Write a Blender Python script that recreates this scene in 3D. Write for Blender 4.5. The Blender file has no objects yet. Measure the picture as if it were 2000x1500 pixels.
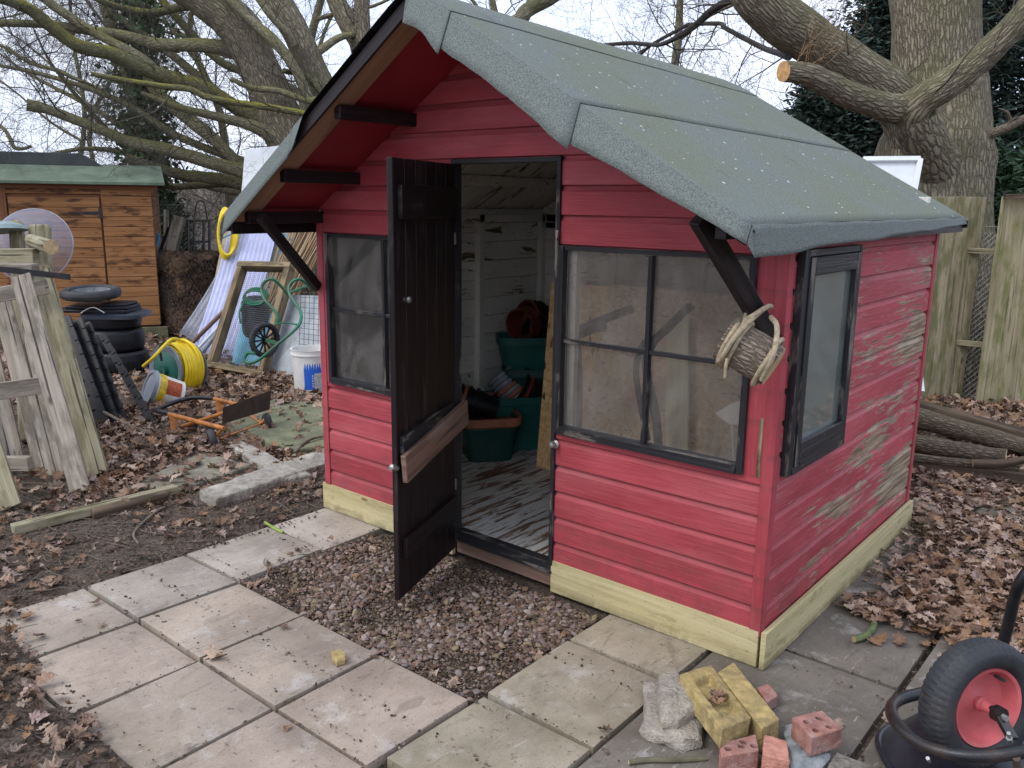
import bpy, bmesh, math, random
import numpy as np
from mathutils import Vector, Matrix, noise as mnoise
random.seed(7); RNG = np.random.default_rng(7)
SC = bpy.context.scene
COL = SC.collection
rad = math.radians
# ---------------------------------------------------------------- camera
FPX = 1654.7                                     # focal length in pixels of the 2000 px wide photograph
CAM = Vector((1.0576, -2.6554, 1.6085))
YAW, PIT, ROL = 0.6923, 0.2127, 0.0119
FW = Vector((-math.sin(YAW)*math.cos(PIT), math.cos(YAW)*math.cos(PIT), -math.sin(PIT)))
_r = Vector((math.cos(YAW), math.sin(YAW), 0)); _u = _r.cross(FW)
RT = _r*math.cos(ROL)+_u*math.sin(ROL); UP = _u*math.cos(ROL)-_r*math.sin(ROL)
cd = bpy.data.cameras.new('camera'); co = bpy.data.objects.new('camera', cd); COL.objects.link(co)
cd.sensor_width = 36; cd.lens = 36*FPX/2000; cd.clip_start = 0.05; cd.clip_end = 2000
co.matrix_world = Matrix(((RT.x, UP.x, -FW.x, CAM.x), (RT.y, UP.y, -FW.y, CAM.y), (RT.z, UP.z, -FW.z, CAM.z), (0, 0, 0, 1)))
SC.camera = co
# ---------------------------------------------------------------- world, sun, exposure
SUN_EL, SUN_AZ = rad(48), rad(200)               # azimuth clockwise from +Y
W = bpy.data.worlds.new('World'); SC.world = W; W.use_nodes = True
nt = W.node_tree; nt.nodes.clear()
sky = nt.nodes.new('ShaderNodeTexSky'); sky.sky_type = 'NISHITA'; sky.sun_disc = False
sky.sun_elevation = SUN_EL; sky.sun_rotation = SUN_AZ; sky.dust_density = 3.0; sky.air_density = 1.0
tc = nt.nodes.new('ShaderNodeTexCoord'); cn = nt.nodes.new('ShaderNodeTexNoise'); cn.inputs['Scale'].default_value = 2.2; cn.inputs['Detail'].default_value = 4
cr = nt.nodes.new('ShaderNodeValToRGB'); cr.color_ramp.elements[0].color = (5.9, 6.9, 9.3, 1); cr.color_ramp.elements[1].color = (8.5, 9.1, 10.6, 1)
cr.color_ramp.elements[0].position = .35; cr.color_ramp.elements[1].position = .62
mx = nt.nodes.new('ShaderNodeMixRGB'); mx.inputs[0].default_value = 0.86
bg = nt.nodes.new('ShaderNodeBackground'); bg.inputs[1].default_value = 0.10
wo = nt.nodes.new('ShaderNodeOutputWorld')
L = nt.links.new
L(tc.outputs['Generated'], cn.inputs['Vector']); L(cn.outputs['Fac'], cr.inputs[0])
L(sky.outputs[0], mx.inputs[1]); L(cr.outputs[0], mx.inputs[2]); L(mx.outputs[0], bg.inputs[0]); L(bg.outputs[0], wo.inputs[0])
sl = bpy.data.lights.new('sun', 'SUN'); sl.energy = 0.9; sl.angle = rad(25); sl.color = (1, .97, .93)
so = bpy.data.objects.new('sun', sl); COL.objects.link(so)
sd = Vector((math.sin(SUN_AZ)*math.cos(SUN_EL), math.cos(SUN_AZ)*math.cos(SUN_EL), math.sin(SUN_EL)))
so.rotation_euler = sd.to_track_quat('Z', 'Y').to_euler()
SC.view_settings.view_transform = 'Standard'; SC.view_settings.look = 'None'; SC.view_settings.exposure = 0.84; SC.view_settings.gamma = 1
SC.cycles.max_bounces = 6; SC.cycles.transparent_max_bounces = 12; SC.cycles.diffuse_bounces = 5; SC.cycles.glossy_bounces = 2
# ---------------------------------------------------------------- measuring helpers (pixel of the survey photo -> point in the yard)
def ray(u, v): return FW + RT*((u-1000)/FPX) + UP*(-(v-750)/FPX)
def at(u, v, d): return CAM + ray(u, v)*d
def gnd(u, v, z=0.0):
    r = ray(u, v); return CAM + r*((z-CAM.z)/r.z)
def gdep(u, v, z=0.0): return (z-CAM.z)/ray(u, v).z
def onY(u, v, y=0.0):
    r = ray(u, v); return CAM + r*((y-CAM.y)/r.y)
def onX(u, v, x=0.0):
    r = ray(u, v); return CAM + r*((x-CAM.x)/r.x)
def ppx(P):
    q = Vector(P)-CAM; z = q.dot(FW); return (1000+FPX*q.dot(RT)/z, 750-FPX*q.dot(UP)/z)
def rpx(r, d): return r*d/FPX
V = Vector
# ---------------------------------------------------------------- scene bookkeeping
def tag(o, label=None, cat=None, group=None, kind=None):
    if label: o['label'] = label
    if cat: o['category'] = cat
    if group: o['group'] = group
    if kind: o['kind'] = kind
    return o
def thing(name, label, cat, loc=(0, 0, 0), group=None):
    o = bpy.data.objects.new(name, None); COL.objects.link(o); o.location = loc; o.empty_display_size = .1
    return tag(o, label, cat, group)
def copy_tree(o, parent=None):
    c = o.copy(); COL.objects.link(c)
    if parent: c.parent = parent
    for ch in [k for k in bpy.data.objects if k.parent == o]: copy_tree(ch, c)
    return c
# ---------------------------------------------------------------- mesh builder
def frame(a, hint=(0, 0, 1)):
    a = V(a).normalized(); h = V(hint)
    if abs(a.dot(h.normalized())) > .98: h = V((1, 0, 0)) if abs(a.x) < .9 else V((0, 1, 0))
    b = (h - a*a.dot(h)).normalized(); c = a.cross(b)
    return a, b, c
def catmull(pts, k=4):
    """pts: list of tuples (x,y,z,r); returns a smooth polyline"""
    P = [np.array(p, float) for p in pts]
    if len(P) < 3: return pts
    P = [2*P[0]-P[1]]+P+[2*P[-1]-P[-2]]; out = []
    for i in range(1, len(P)-2):
        for j in range(k):
            t = j/k; a, b, c, d = P[i-1:i+3]
            out.append(.5*((2*b)+(-a+c)*t+(2*a-5*b+4*c-d)*t*t+(-a+3*b-3*c+d)*t**3))
    out.append(P[-2]); return [tuple(o) for o in out]
class MB:
    def __init__(s): s.v = []; s.f = []; s.uv = []; s.mi = []; s.sm = []; s.c = []
    def add(s, vs, fs, uvs, mi=0, sm=False, col=(1, 1, 1)):
        n = len(s.v); s.v += [tuple(v) for v in vs]
        for f, u in zip(fs, uvs):
            s.f.append([i+n for i in f]); s.uv.append(u); s.mi.append(mi); s.sm.append(sm); s.c.append(col)
        return s
    def box(s, c, size, ax=None, mi=0, col=(1, 1, 1), uvoff=None, jit=0, taper=1.0):
        """box, ax = three orthonormal axes for size[0..2]"""
        A = ax or (V((1, 0, 0)), V((0, 1, 0)), V((0, 0, 1))); c = V(c); h = [x/2 for x in size]
        loc = [(i, j, k) for i in (-1, 1) for j in (-1, 1) for k in (-1, 1)]; vs = []
        for i, j, k in loc:
            tp = taper if i > 0 else 1
            p = c + A[0]*(i*h[0]) + A[1]*(j*h[1]*tp) + A[2]*(k*h[2]*tp)
            if jit: p += V([random.uniform(-jit, jit) for _ in range(3)])
            vs.append(p)
        fs = [(0, 1, 3, 2), (4, 6, 7, 5), (0, 4, 5, 1), (2, 3, 7, 6), (0, 2, 6, 4), (1, 5, 7, 3)]; na = [0, 0, 1, 1, 2, 2]
        if A[0].cross(A[1]).dot(A[2]) < 0: fs = [f[::-1] for f in fs]
        L0 = max(range(3), key=lambda i: size[i]); o = uvoff or (random.uniform(0, 50), random.uniform(0, 50)); uvs = []
        for f, n in zip(fs, na):
            ot = [i for i in range(3) if i != n]
            if L0 in ot: a = L0; b = [i for i in ot if i != L0][0]
            else: a, b = ot
            uvs.append([(loc[i][a]*h[a]+o[0], loc[i][b]*h[b]+o[1]+n*.37) for i in f])
        return s.add(vs, fs, uvs, mi, False, col)
    def board(s, p0, p1, w, t, normal, mi=0, col=(1, 1, 1), jit=0):
        """plank from p0 to p1, width w, thickness t along normal"""
        p0, p1 = V(p0), V(p1); a = (p1-p0); l = a.length; a, n, b = frame(a, normal)
        return s.box((p0+p1)/2, (l, t, w), (a, n, b), mi, col, jit=jit)
    def tube(s, pts, rads=None, n=8, mi=0, cap=True, sm=True, k=1, closed=False, col=(1, 1, 1), lump=0, seed=0, capmi=None):
        if rads is None: P = [tuple(p) for p in pts]
        else:
            if not hasattr(rads, '__len__'): rads = [rads]*len(pts)
            P = [(p[0], p[1], p[2], r) for p, r in zip(pts, rads)]
        if k > 1 and not closed: P = catmull(P, k)
        C = [V(p[:3]) for p in P]; Rr = [p[3] for p in P]; m = len(C); vs = []; L = 0; ls = []; u0 = random.uniform(0, 9)
        prev = None
        for i in range(m):
            if closed: t = C[(i+1) % m]-C[i-1]
            else: t = C[min(i+1, m-1)]-C[max(i-1, 0)]
            t = t.normalized() if t.length > 1e-9 else V((0, 0, 1))
            if prev is None: _, b, c = frame(t)
            else:
                b = (prev - t*prev.dot(t)).normalized(); c = t.cross(b)
            prev = b
            if i: L += (C[i]-C[i-1]).length
            ls.append(L)
            for j in range(n):
                a = 2*math.pi*j/n; rr = Rr[i]
                if lump:
                    d = b*math.cos(a)+c*math.sin(a)
                    rr *= 1+lump*mnoise.noise((C[i]+d*Rr[i])*(1.2/max(Rr[i], .02))*.7+V((seed, 0, 0)))
                vs.append(C[i]+(b*math.cos(a)+c*math.sin(a))*rr)
        fs = []; uvs = []; rm = sum(Rr)/m
        for i in range(m if closed else m-1):
            i2 = (i+1) % m; la = ls[i]; lb = ls[i2] if i2 else L+(C[0]-C[-1]).length
            for j in range(n):
                j2 = (j+1) % n; fs.append((i*n+j, i*n+j2, i2*n+j2, i2*n+j))
                ua = u0+2*math.pi*rm*j/n; ub = u0+2*math.pi*rm*(j+1)/n
                uvs.append([(la, ua), (la, ub), (lb, ub), (lb, ua)])
        s.add(vs, fs, uvs, mi, sm, col)
        if cap and not closed:
            for i, fl in ((0, True), (m-1, False)):
                idx = [i*n+j for j in range(n)]
                if fl: idx = idx[::-1]
                s.add([vs[q] for q in idx], [tuple(range(n))], [[(math.cos(6.283*q/n)*Rr[i]*(1 if fl else 1), math.sin(6.283*q/n)*Rr[i]) for q in range(n)]], mi if capmi is None else capmi, False, col)
        return s
    def lathe(s, prof, M=None, n=32, mi=0, sm=True, col=(1, 1, 1)):
        """prof: (r,z[,mi]) from inside-bottom to ...; M 4x4"""
        M = M or Matrix(); vs = []; fs = []; uvs = []; mis = []; L = 0; ls = []
        for i, p in enumerate(prof):
            if i: L += math.hypot(p[0]-prof[i-1][0], p[1]-prof[i-1][1])
            ls.append(L)
            for j in range(n):
                a = 2*math.pi*j/n; vs.append(M @ V((p[0]*math.cos(a), p[0]*math.sin(a), p[1])))
        for i in range(len(prof)-1):
            q = prof[i][2] if len(prof[i]) > 2 else mi
            F = []; U = []
            for j in range(n):
                j2 = (j+1) % n; F.append((i*n+j, i*n+j2, (i+1)*n+j2, (i+1)*n+j)); a = .15*6.283*j/n; b = .15*6.283*(j+1)/n
                U.append([(a, ls[i]), (b, ls[i]), (b, ls[i+1]), (a, ls[i+1])])
            fs += F; uvs += U; mis += [q]*n
        k = len(s.f); s.add(vs, fs, uvs, mi, sm, col)
        for i, q in enumerate(mis): s.mi[k+i] = q
        return s
    def quad(s, a, b, c, d, mi=0, col=(1, 1, 1)):
        a, b, c, d = map(V, (a, b, c, d)); u = (b-a).length; v = (d-a).length; o = random.uniform(0, 20)
        return s.add([a, b, c, d], [(0, 1, 2, 3)], [[(o, o), (o+u, o), (o+u, o+v), (o, o+v)]], mi, False, col)
    def prism(s, poly, ext, mi=0, col=(1, 1, 1)):
        """poly: 3D points in order, ext: extrusion vector"""
        poly = [V(p) for p in poly]; ext = V(ext); n = len(poly); vs = poly+[p+ext for p in poly]
        nrm = sum(((poly[i]-poly[0]).cross(poly[(i+1) % n]-poly[0]) for i in range(1, n-1)), V((0, 0, 0)))
        flip = nrm.dot(ext) > 0; a = (poly[1]-poly[0]).normalized(); nn = nrm.normalized(); b = nn.cross(a); o = random.uniform(0, 20)
        uv = [((p-poly[0]).dot(a)+o, (p-poly[0]).dot(b)+o) for p in poly]
        f0 = list(range(n)); f1 = list(range(n, 2*n))
        fs = [f0[::-1] if flip else f0, f1 if flip else f1[::-1]]; uvs = [[uv[i] for i in fs[0]], [uv[i-n] for i in fs[1]]]
        L = 0
        for i in range(n):
            j = (i+1) % n; l = (poly[j]-poly[i]).length; f = (i, j, j+n, i+n); u = [(L, 0), (L+l, 0), (L+l, ext.length), (L, ext.length)]
            if not flip: f = f[::-1]; u = u[::-1]
            fs.append(f); uvs.append(u); L += l
        return s.add(vs, fs, uvs, mi, False, col)
    def gridf(s, fn, nu, nv, mi=0, sm=True, col=(1, 1, 1), uvs=1.0, flip=False):
        vs = [fn(i/nu, j/nv) for j in range(nv+1) for i in range(nu+1)]
        vs = [V(v) for v in vs]; lu = (vs[nu]-vs[0]).length; lv = (vs[-nu-1]-vs[0]).length; fs = []; uv = []; o = random.uniform(0, 9)
        for j in range(nv):
            for i in range(nu):
                a = j*(nu+1)+i; f = (a, a+1, a+nu+2, a+nu+1)
                u = [(o+i/nu*lu, o+j/nv*lv), (o+(i+1)/nu*lu, o+j/nv*lv), (o+(i+1)/nu*lu, o+(j+1)/nv*lv), (o+i/nu*lu, o+(j+1)/nv*lv)]
                if flip: f = f[::-1]; u = u[::-1]
                fs.append(f); uv.append(u)
        return s.add(vs, fs, uv, mi, sm, col)
    def build(s, name, mats, parent=None, bevel=0, solid=0, weld=False, origin=None):
        me = bpy.data.meshes.new(name)
        off = V(parent.location) if parent is not None and parent.parent is None else V((0, 0, 0))
        if parent is not None and parent.parent is not None: off = V(parent['_w'][:])
        if origin is None:
            if parent is None:
                a = np.array(s.v); origin = V(((a[:, 0].min()+a[:, 0].max())/2, (a[:, 1].min()+a[:, 1].max())/2, a[:, 2].min()))
            else: origin = off
        origin = V(origin)
        me.from_pydata([(v[0]-origin.x, v[1]-origin.y, v[2]-origin.z) for v in s.v], [], s.f)
        uvl = me.uv_layers.new(name='UVMap'); uvl.data.foreach_set('uv', np.array([c for f in s.uv for c in f], dtype=np.float32).ravel())
        me.polygons.foreach_set('material_index', s.mi); me.polygons.foreach_set('use_smooth', s.sm)
        if any(c != (1, 1, 1) for c in s.c):
            ca = me.color_attributes.new('Col', 'FLOAT_COLOR', 'CORNER')
            ca.data.foreach_set('color', np.array([(*c, 1) for f, c in zip(s.f, s.c) for _ in f], dtype=np.float32).ravel())
        if not isinstance(mats, (list, tuple)): mats = [mats]
        for m in mats: me.materials.append(m)
        me.update(); me.set_sharp_from_angle(angle=rad(38))
        o = bpy.data.objects.new(name, me); COL.objects.link(o); o.location = origin-off if parent else origin
        if parent: o.parent = parent
        o['_w'] = list(origin)
        if weld: m = o.modifiers.new('w', 'WELD'); m.merge_threshold = 1e-4
        if solid: m = o.modifiers.new('s', 'SOLIDIFY'); m.thickness = abs(solid); m.offset = -1 if solid > 0 else 1
        if bevel: m = o.modifiers.new('b', 'BEVEL'); m.width = bevel; m.segments = 2; m.limit_method = 'ANGLE'; m.angle_limit = rad(50); m.harden_normals = False
        return o
def npmesh(name, verts, faces, mat, cols=None, parent=None, smooth=False):
    """fast mesh from numpy: verts (N,3), faces (M,k)"""
    me = bpy.data.meshes.new(name); N = len(verts); Mf, k = faces.shape
    me.vertices.add(N); me.vertices.foreach_set('co', verts.astype(np.float32).ravel())
    me.loops.add(Mf*k); me.loops.foreach_set('vertex_index', faces.astype(np.int32).ravel())
    me.polygons.add(Mf); me.polygons.foreach_set('loop_start', np.arange(0, Mf*k, k, dtype=np.int32))
    me.polygons.foreach_set('use_smooth', np.full(Mf, smooth))
    if cols is not None:
        ca = me.color_attributes.new('Col', 'FLOAT_COLOR', 'POINT'); ca.data.foreach_set('color', np.hstack([cols, np.ones((N, 1))]).astype(np.float32).ravel())
    me.materials.append(mat); me.update(calc_edges=True); me.validate()
    o = bpy.data.objects.new(name, me); COL.objects.link(o)
    if parent: o.parent = parent; o.location = -V(parent.location)
    return o
# ---------------------------------------------------------------- material builder
class Mt:
    def __init__(s, name, coord='Object'):
        s.m = bpy.data.materials.new(name); s.m.use_nodes = True; s.t = s.m.node_tree; s.t.nodes.clear()
        s.out = s.t.nodes.new('ShaderNodeOutputMaterial'); s.b = s.t.nodes.new('ShaderNodeBsdfPrincipled'); s.t.links.new(s.b.outputs[0], s.out.inputs[0])
        s.tc = s.t.nodes.new('ShaderNodeTexCoord'); s.coord = coord
    def N(s, ty, **kw):
        n = s.t.nodes.new(ty)
        for k, v in kw.items(): setattr(n, k, v)
        return n
    def L(s, a, b): s.t.links.new(a, b)
    def co(s, scale=(1, 1, 1), coord=None, rot=(0, 0, 0), loc=(0, 0, 0)):
        mp = s.N('ShaderNodeMapping'); mp.inputs['Scale'].default_value = scale; mp.inputs['Rotation'].default_value = rot; mp.inputs['Location'].default_value = loc
        s.L(s.tc.outputs[coord or s.coord], mp.inputs[0]); return mp.outputs[0]
    def noise(s, scale=5, detail=4, rough=.55, co=None, dist=0, k=1.45):
        n = s.N('ShaderNodeTexNoise'); n.inputs['Scale'].default_value = scale; n.inputs['Detail'].default_value = detail; n.inputs['Roughness'].default_value = rough; n.inputs['Distortion'].default_value = dist
        s.L(co or s.co(), n.inputs['Vector'])
        return n.outputs['Fac'] if k == 1 else s.math('ADD', s.math('MULTIPLY', n.outputs['Fac'], k), .5-.5*k)
    def vor(s, scale=5, feat='F1', co=None, out='Distance'):
        n = s.N('ShaderNodeTexVoronoi', feature=feat); n.inputs['Scale'].default_value = scale; s.L(co or s.co(), n.inputs['Vector']); return n.outputs[out]
    def wave(s, scale, dist, co=None, detail=2, ds=1):
        n = s.N('ShaderNodeTexWave', bands_direction='Y'); n.inputs['Scale'].default_value = scale; n.inputs['Distortion'].default_value = dist; n.inputs['Detail'].default_value = detail; n.inputs['Detail Scale'].default_value = ds
        s.L(co or s.co(), n.inputs['Vector']); return n.outputs['Fac']
    def ramp(s, f, lo, hi, inv=False):
        n = s.N('ShaderNodeMapRange'); n.inputs['From Min'].default_value = lo; n.inputs['From Max'].default_value = hi
        n.inputs['To Min'].default_value = 1 if inv else 0; n.inputs['To Max'].default_value = 0 if inv else 1; s.L(f, n.inputs[0]); return n.outputs[0]
    def math(s, op, a, b=None):
        n = s.N('ShaderNodeMath', operation=op)
        for i, x in enumerate((a, b)):
            if x is None: continue
            if isinstance(x, (int, float)): n.inputs[i].default_value = x
            else: s.L(x, n.inputs[i])
        return n.outputs[0]
    def mix(s, f, a, b, mode='MIX'):
        n = s.N('ShaderNodeMixRGB', blend_type=mode)
        for i, x in enumerate((f, a, b)):
            if isinstance(x, (int, float)): n.inputs[i].default_value = x
            elif isinstance(x, tuple): n.inputs[i].default_value = (*x, 1)
            else: s.L(x, n.inputs[i])
        return n.outputs[0]
    def attr(s, nm='Col'):
        n = s.N('ShaderNodeAttribute', attribute_name=nm); return n.outputs['Color']
    def sep(s, co=None):
        n = s.N('ShaderNodeSeparateXYZ'); s.L(co or s.tc.outputs['Object'], n.inputs[0]); return n.outputs
    def fin(s, col, rough=.7, bump=None, bs=.3, bd=.01, spec=.4, metal=0):
        if isinstance(col, tuple): s.b.inputs['Base Color'].default_value = (*col, 1)
        else: s.L(col, s.b.inputs['Base Color'])
        if isinstance(rough, (int, float)): s.b.inputs['Roughness'].default_value = rough
        else: s.L(rough, s.b.inputs['Roughness'])
        s.b.inputs['Specular IOR Level'].default_value = spec; s.b.inputs['Metallic'].default_value = metal
        if bump is not None:
            n = s.N('ShaderNodeBump'); n.inputs['Strength'].default_value = bs; n.inputs['Distance'].default_value = bd; s.L(bump, n.inputs['Height']); s.L(n.outputs[0], s.b.inputs['Normal'])
        return s.m
def wood(name, c1, c2, knot=None, rough=.75, bs=.4, gs=1.0, dirt=None, dirtc=(.03, .025, .02), dlo=.5, dhi=.7, crack=0):
    """board timber: grain runs along UV.x (metres)"""
    m = Mt(name, 'UV'); g = m.noise(1, 5, .62, m.co((1.6*gs, 75*gs, 1)), .5); w = m.noise(1, 3, .6, m.co((.9*gs, 19*gs, 1), loc=(3, 7, 0)), 1.1)
    f = m.math('ADD', m.math('MULTIPLY', g, .5), m.math('MULTIPLY', w, .5)); col = m.mix(m.ramp(f, .3, .68), c1, c2)
    if knot:
        k = m.vor(1, 'F1', m.co((3.2, 9, 1))); col = m.mix(m.ramp(k, .05, .14, True), col, knot)
    if dirt: col = m.mix(m.math('MULTIPLY', m.ramp(m.noise(1, 6, .65, m.co((3, 10, 1))), dlo, dhi), dirt), col, dirtc)
    h = f
    if crack:
        cr_ = m.noise(1, 3, .5, m.co((1.2, 45, 1))); cm = m.ramp(cr_, .66, .72); col = m.mix(m.math('MULTIPLY', cm, crack), col, (.02, .018, .015)); h = m.math('SUBTRACT', f, m.math('MULTIPLY', cm, .8))
    return m.fin(col, rough, h, bs, .004, .25)
def plain(name, c, rough=.5, var=.25, scale=8, bs=.15, bd=.003, metal=0, spec=.4, dirt=0, dirtc=(.08, .06, .045), coord='Object'):
    m = Mt(name, coord); n = m.noise(scale, 6, .6); n2 = m.noise(scale*7, 4, .6)
    dk = tuple(x*(1-var) for x in c); lt = tuple(min(1, x*(1+var*.7)) for x in c)
    col = m.mix(m.ramp(n, .3, .7), dk, lt)
    if dirt: col = m.mix(m.math('MULTIPLY', m.ramp(m.noise(scale*.6, 8, .7), .45, .68), dirt), col, dirtc)
    r = m.math('ADD', m.math('MULTIPLY', n, .25), rough-.12)
    return m.fin(col, r, m.math('ADD', n, n2), bs, bd, spec, metal)
# ================================================================ materials
ZL0, ZSP = .448, .111
def red_mat(name, peel=False):
    m = Mt(name, 'UV'); g = m.noise(1, 5, .6, m.co((5, 90, 1)), .4); big = m.noise(1, 4, .6, m.co((1.5, 3, 1)))
    col = m.mix(m.ramp(big, .3, .7), (.30, .040, .050), (.405, .064, .077)); col = m.mix(m.math('MULTIPLY', m.ramp(g, .52, .75), .35), col, (.52, .09, .11))
    o = m.sep(); zz = o['Z']
    dirt = m.math('MULTIPLY', m.ramp(zz, .5, .1), m.ramp(m.noise(9, 6, .65, m.co((1, 1, 1), 'Object')), .42, .68)); col = m.mix(m.math('MULTIPLY', dirt, .45), col, (.11, .05, .04))
    sc = m.noise(1, 4, .7, m.co((30, 220, 1))); col = m.mix(m.math('MULTIPLY', m.ramp(sc, .76, .82), .5), col, (.60, .30, .30))
    spk = m.vor(1, 'F1', m.co((34, 34, 1))); col = m.mix(m.math('MULTIPLY', m.ramp(spk, .09, .05), .55), col, (.05, .025, .02))
    bz = m.math('FRACT', m.math('DIVIDE', m.math('SUBTRACT', zz, ZL0-ZSP*8+.004), ZSP)); gr_ = m.math('MULTIPLY', m.ramp(bz, .70, .92), m.ramp(m.noise(1, 5, .65, m.co((6, 9, 1), loc=(2, 8, 0))), .35, .6)); col = m.mix(m.math('MULTIPLY', gr_, .38), col, (.10, .045, .035))
    grime = m.ramp(m.noise(1, 6, .7, m.co((2.2, 14, 1), loc=(9, 2, 0))), .52, .72); col = m.mix(m.math('MULTIPLY', grime, .28), col, (.16, .05, .045)); fade = m.ramp(m.noise(1, 5, .6, m.co((1.1, 5, 1), loc=(5, 5, 0))), .5, .75); col = m.mix(m.math('MULTIPLY', fade, .28), col, (.52, .17, .18))
    h = m.math('ADD', g, m.math('MULTIPLY', big, .3))
    if peel:
        n1 = m.noise(1, 7, .70, m.co((6, 55, 1)), .4, k=1.15); n2 = m.noise(1, 3, .5, m.co((1.6, 4.5, 1), loc=(3, 1.3, 0)), k=1)
        yg = m.ramp(o['Y'], -.6, .9)
        def blob(cy, cz, ry, rz, w):
            a = m.math('POWER', m.math('DIVIDE', m.math('SUBTRACT', o['Y'], cy), ry), 2.0); b = m.math('POWER', m.math('DIVIDE', m.math('SUBTRACT', zz, cz), rz), 2.0)
            return m.math('MULTIPLY', m.ramp(m.math('ADD', a, b), 1.0, .0), w)
        t = m.math('ADD', m.math('MULTIPLY', n1, .62), m.math('MULTIPLY', n2, .42)); t = m.math('ADD', t, m.math('MULTIPLY', yg, .075))
        for a in ((.66, .33, .34, .17, .21), (.70, 1.0, .26, .14, .11), (.1, .56, .45, .06, .09), (-.25, .40, .5, .06, .07), (-.1, .24, .9, .03, .10), (.8, .75, .3, .09, .06)): t = m.math('ADD', t, blob(*a))
        mk = m.ramp(t, .620, .632); bare = m.mix(m.ramp(m.noise(1, 5, .6, m.co((4, 70, 1))), .35, .65), (.13, .09, .055), (.36, .275, .18))
        col = m.mix(mk, col, bare); ed_ = m.math('MULTIPLY', m.ramp(t, .600, .617), m.ramp(t, .632, .620)); col = m.mix(m.math('MULTIPLY', ed_, .6), col, (.60, .22, .22)); h = m.math('SUBTRACT', h, m.math('MULTIPLY', mk, 1.1))
    return m.fin(col, m.math('ADD', m.math('MULTIPLY', big, .25), .45), h, .5, .004, .28)
M_RED = red_mat('red_paint'); M_REDP = red_mat('red_paint_peeling', True)
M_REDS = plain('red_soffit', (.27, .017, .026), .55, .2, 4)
M_SKIRT = wood('pale_treated_board', (.44, .39, .19), (.56, .50, .28), (.25, .15, .05), .7, .25, .7, .35, (.30, .27, .14))
def skirt_mat():
    m = Mt('pale_treated_board', 'UV'); g = m.noise(1, 5, .62, m.co((1.2, 60, 1)), .8); w = m.noise(1, 3, .6, m.co((.8, 16, 1), loc=(3, 7, 0)), 1.6); f = m.math('ADD', m.math('MULTIPLY', g, .4), m.math('MULTIPLY', w, .6)); col = m.mix(m.ramp(f, .35, .65), (.41, .345, .17), (.54, .465, .26))
    ln = m.math('ABSOLUTE', m.math('SUBTRACT', m.math('FRACT', m.math('MULTIPLY', w, 9)), .5)); col = m.mix(m.math('MULTIPLY', m.ramp(ln, .10, .0), .5), col, (.30, .23, .10)); k = m.vor(1, 'F1', m.co((2.6, 8, 1))); col = m.mix(m.ramp(k, .10, .04), col, (.20, .10, .04))
    o = m.sep(); mud = m.math('MULTIPLY', m.ramp(o['Z'], .045, .0), m.ramp(m.noise(14, 5, .7, m.co((1, 1, 1), 'Object')), .35, .6)); col = m.mix(m.math('MULTIPLY', mud, .7), col, (.13, .10, .06)); d = m.noise(1, 6, .7, m.co((4, 12, 1), loc=(6, 1, 0))); col = m.mix(m.math('MULTIPLY', m.ramp(d, .58, .70), .5), col, (.20, .17, .08)); s2 = m.noise(1, 3, .8, m.co((70, 70, 1))); col = m.mix(m.math('MULTIPLY', m.ramp(s2, .70, .74), .7), col, (.07, .06, .04))
    return m.fin(col, .75, f, .4, .004, .2)
M_SKIRT = skirt_mat()
M_TAN = wood('brown_strip', (.25, .135, .08), (.36, .21, .13), None, .7, .25, 1)
M_BLK = wood('black_stained_wood', (.010, .008, .009), (.026, .018, .018), None, .42, .5, 1, .5, (.05, .04, .038), .58, .75)
M_BLK2 = wood('worn_black_wood', (.012, .012, .014), (.030, .029, .031), None, .45, .9, 1.5, .8, (.20, .17, .14), .565, .68)
M_DOORW = wood('door_inside_wood', (.007, .006, .007), (.021, .012, .012), None, .42, .7, 1, .6, (.055, .048, .046), .60, .74)
M_WORNB = wood('weathered_brown_board', (.12, .07, .05), (.25, .155, .115), None, .7, .9, .8, .5, (.30, .24, .20), .55, .7, .6)
def white_peel(name, lo=.6, dirtc=(.12, .085, .05), sc=(3, 14, 1), base=(.74, .71, .64)):
    m = Mt(name, 'UV'); n = m.noise(1, 7, .68, m.co(sc), .8); b = m.noise(1, 4, .6, m.co((1.3, 2, 1)))
    col = m.mix(m.ramp(b, .3, .7), tuple(x*.8 for x in base), base); mk = m.ramp(n, lo, lo+.04)
    e = m.ramp(m.math('ABSOLUTE', m.math('SUBTRACT', m.noise(1, 2, .5, m.co((4, 7, 1)), 1.2), .5)), .012, .004)
    col = m.mix(m.math('MULTIPLY', e, .35), col, dirtc); col = m.mix(mk, col, m.mix(m.ramp(m.noise(1, 3, .5, m.co((3, 60, 1))), .4, .6), dirtc, tuple(x*2 for x in dirtc)))
    return m.fin(col, .7, m.math('SUBTRACT', b, mk), .4, .003, .2)
M_WHITE = white_peel('peeling_white_paint', .63); M_WTRIM = white_peel('white_trim', .72)
M_FLOOR = white_peel('peeling_floor_paint', .515, (.10, .06, .038), (3.2, 26, 1), (.55, .54, .50))
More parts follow.
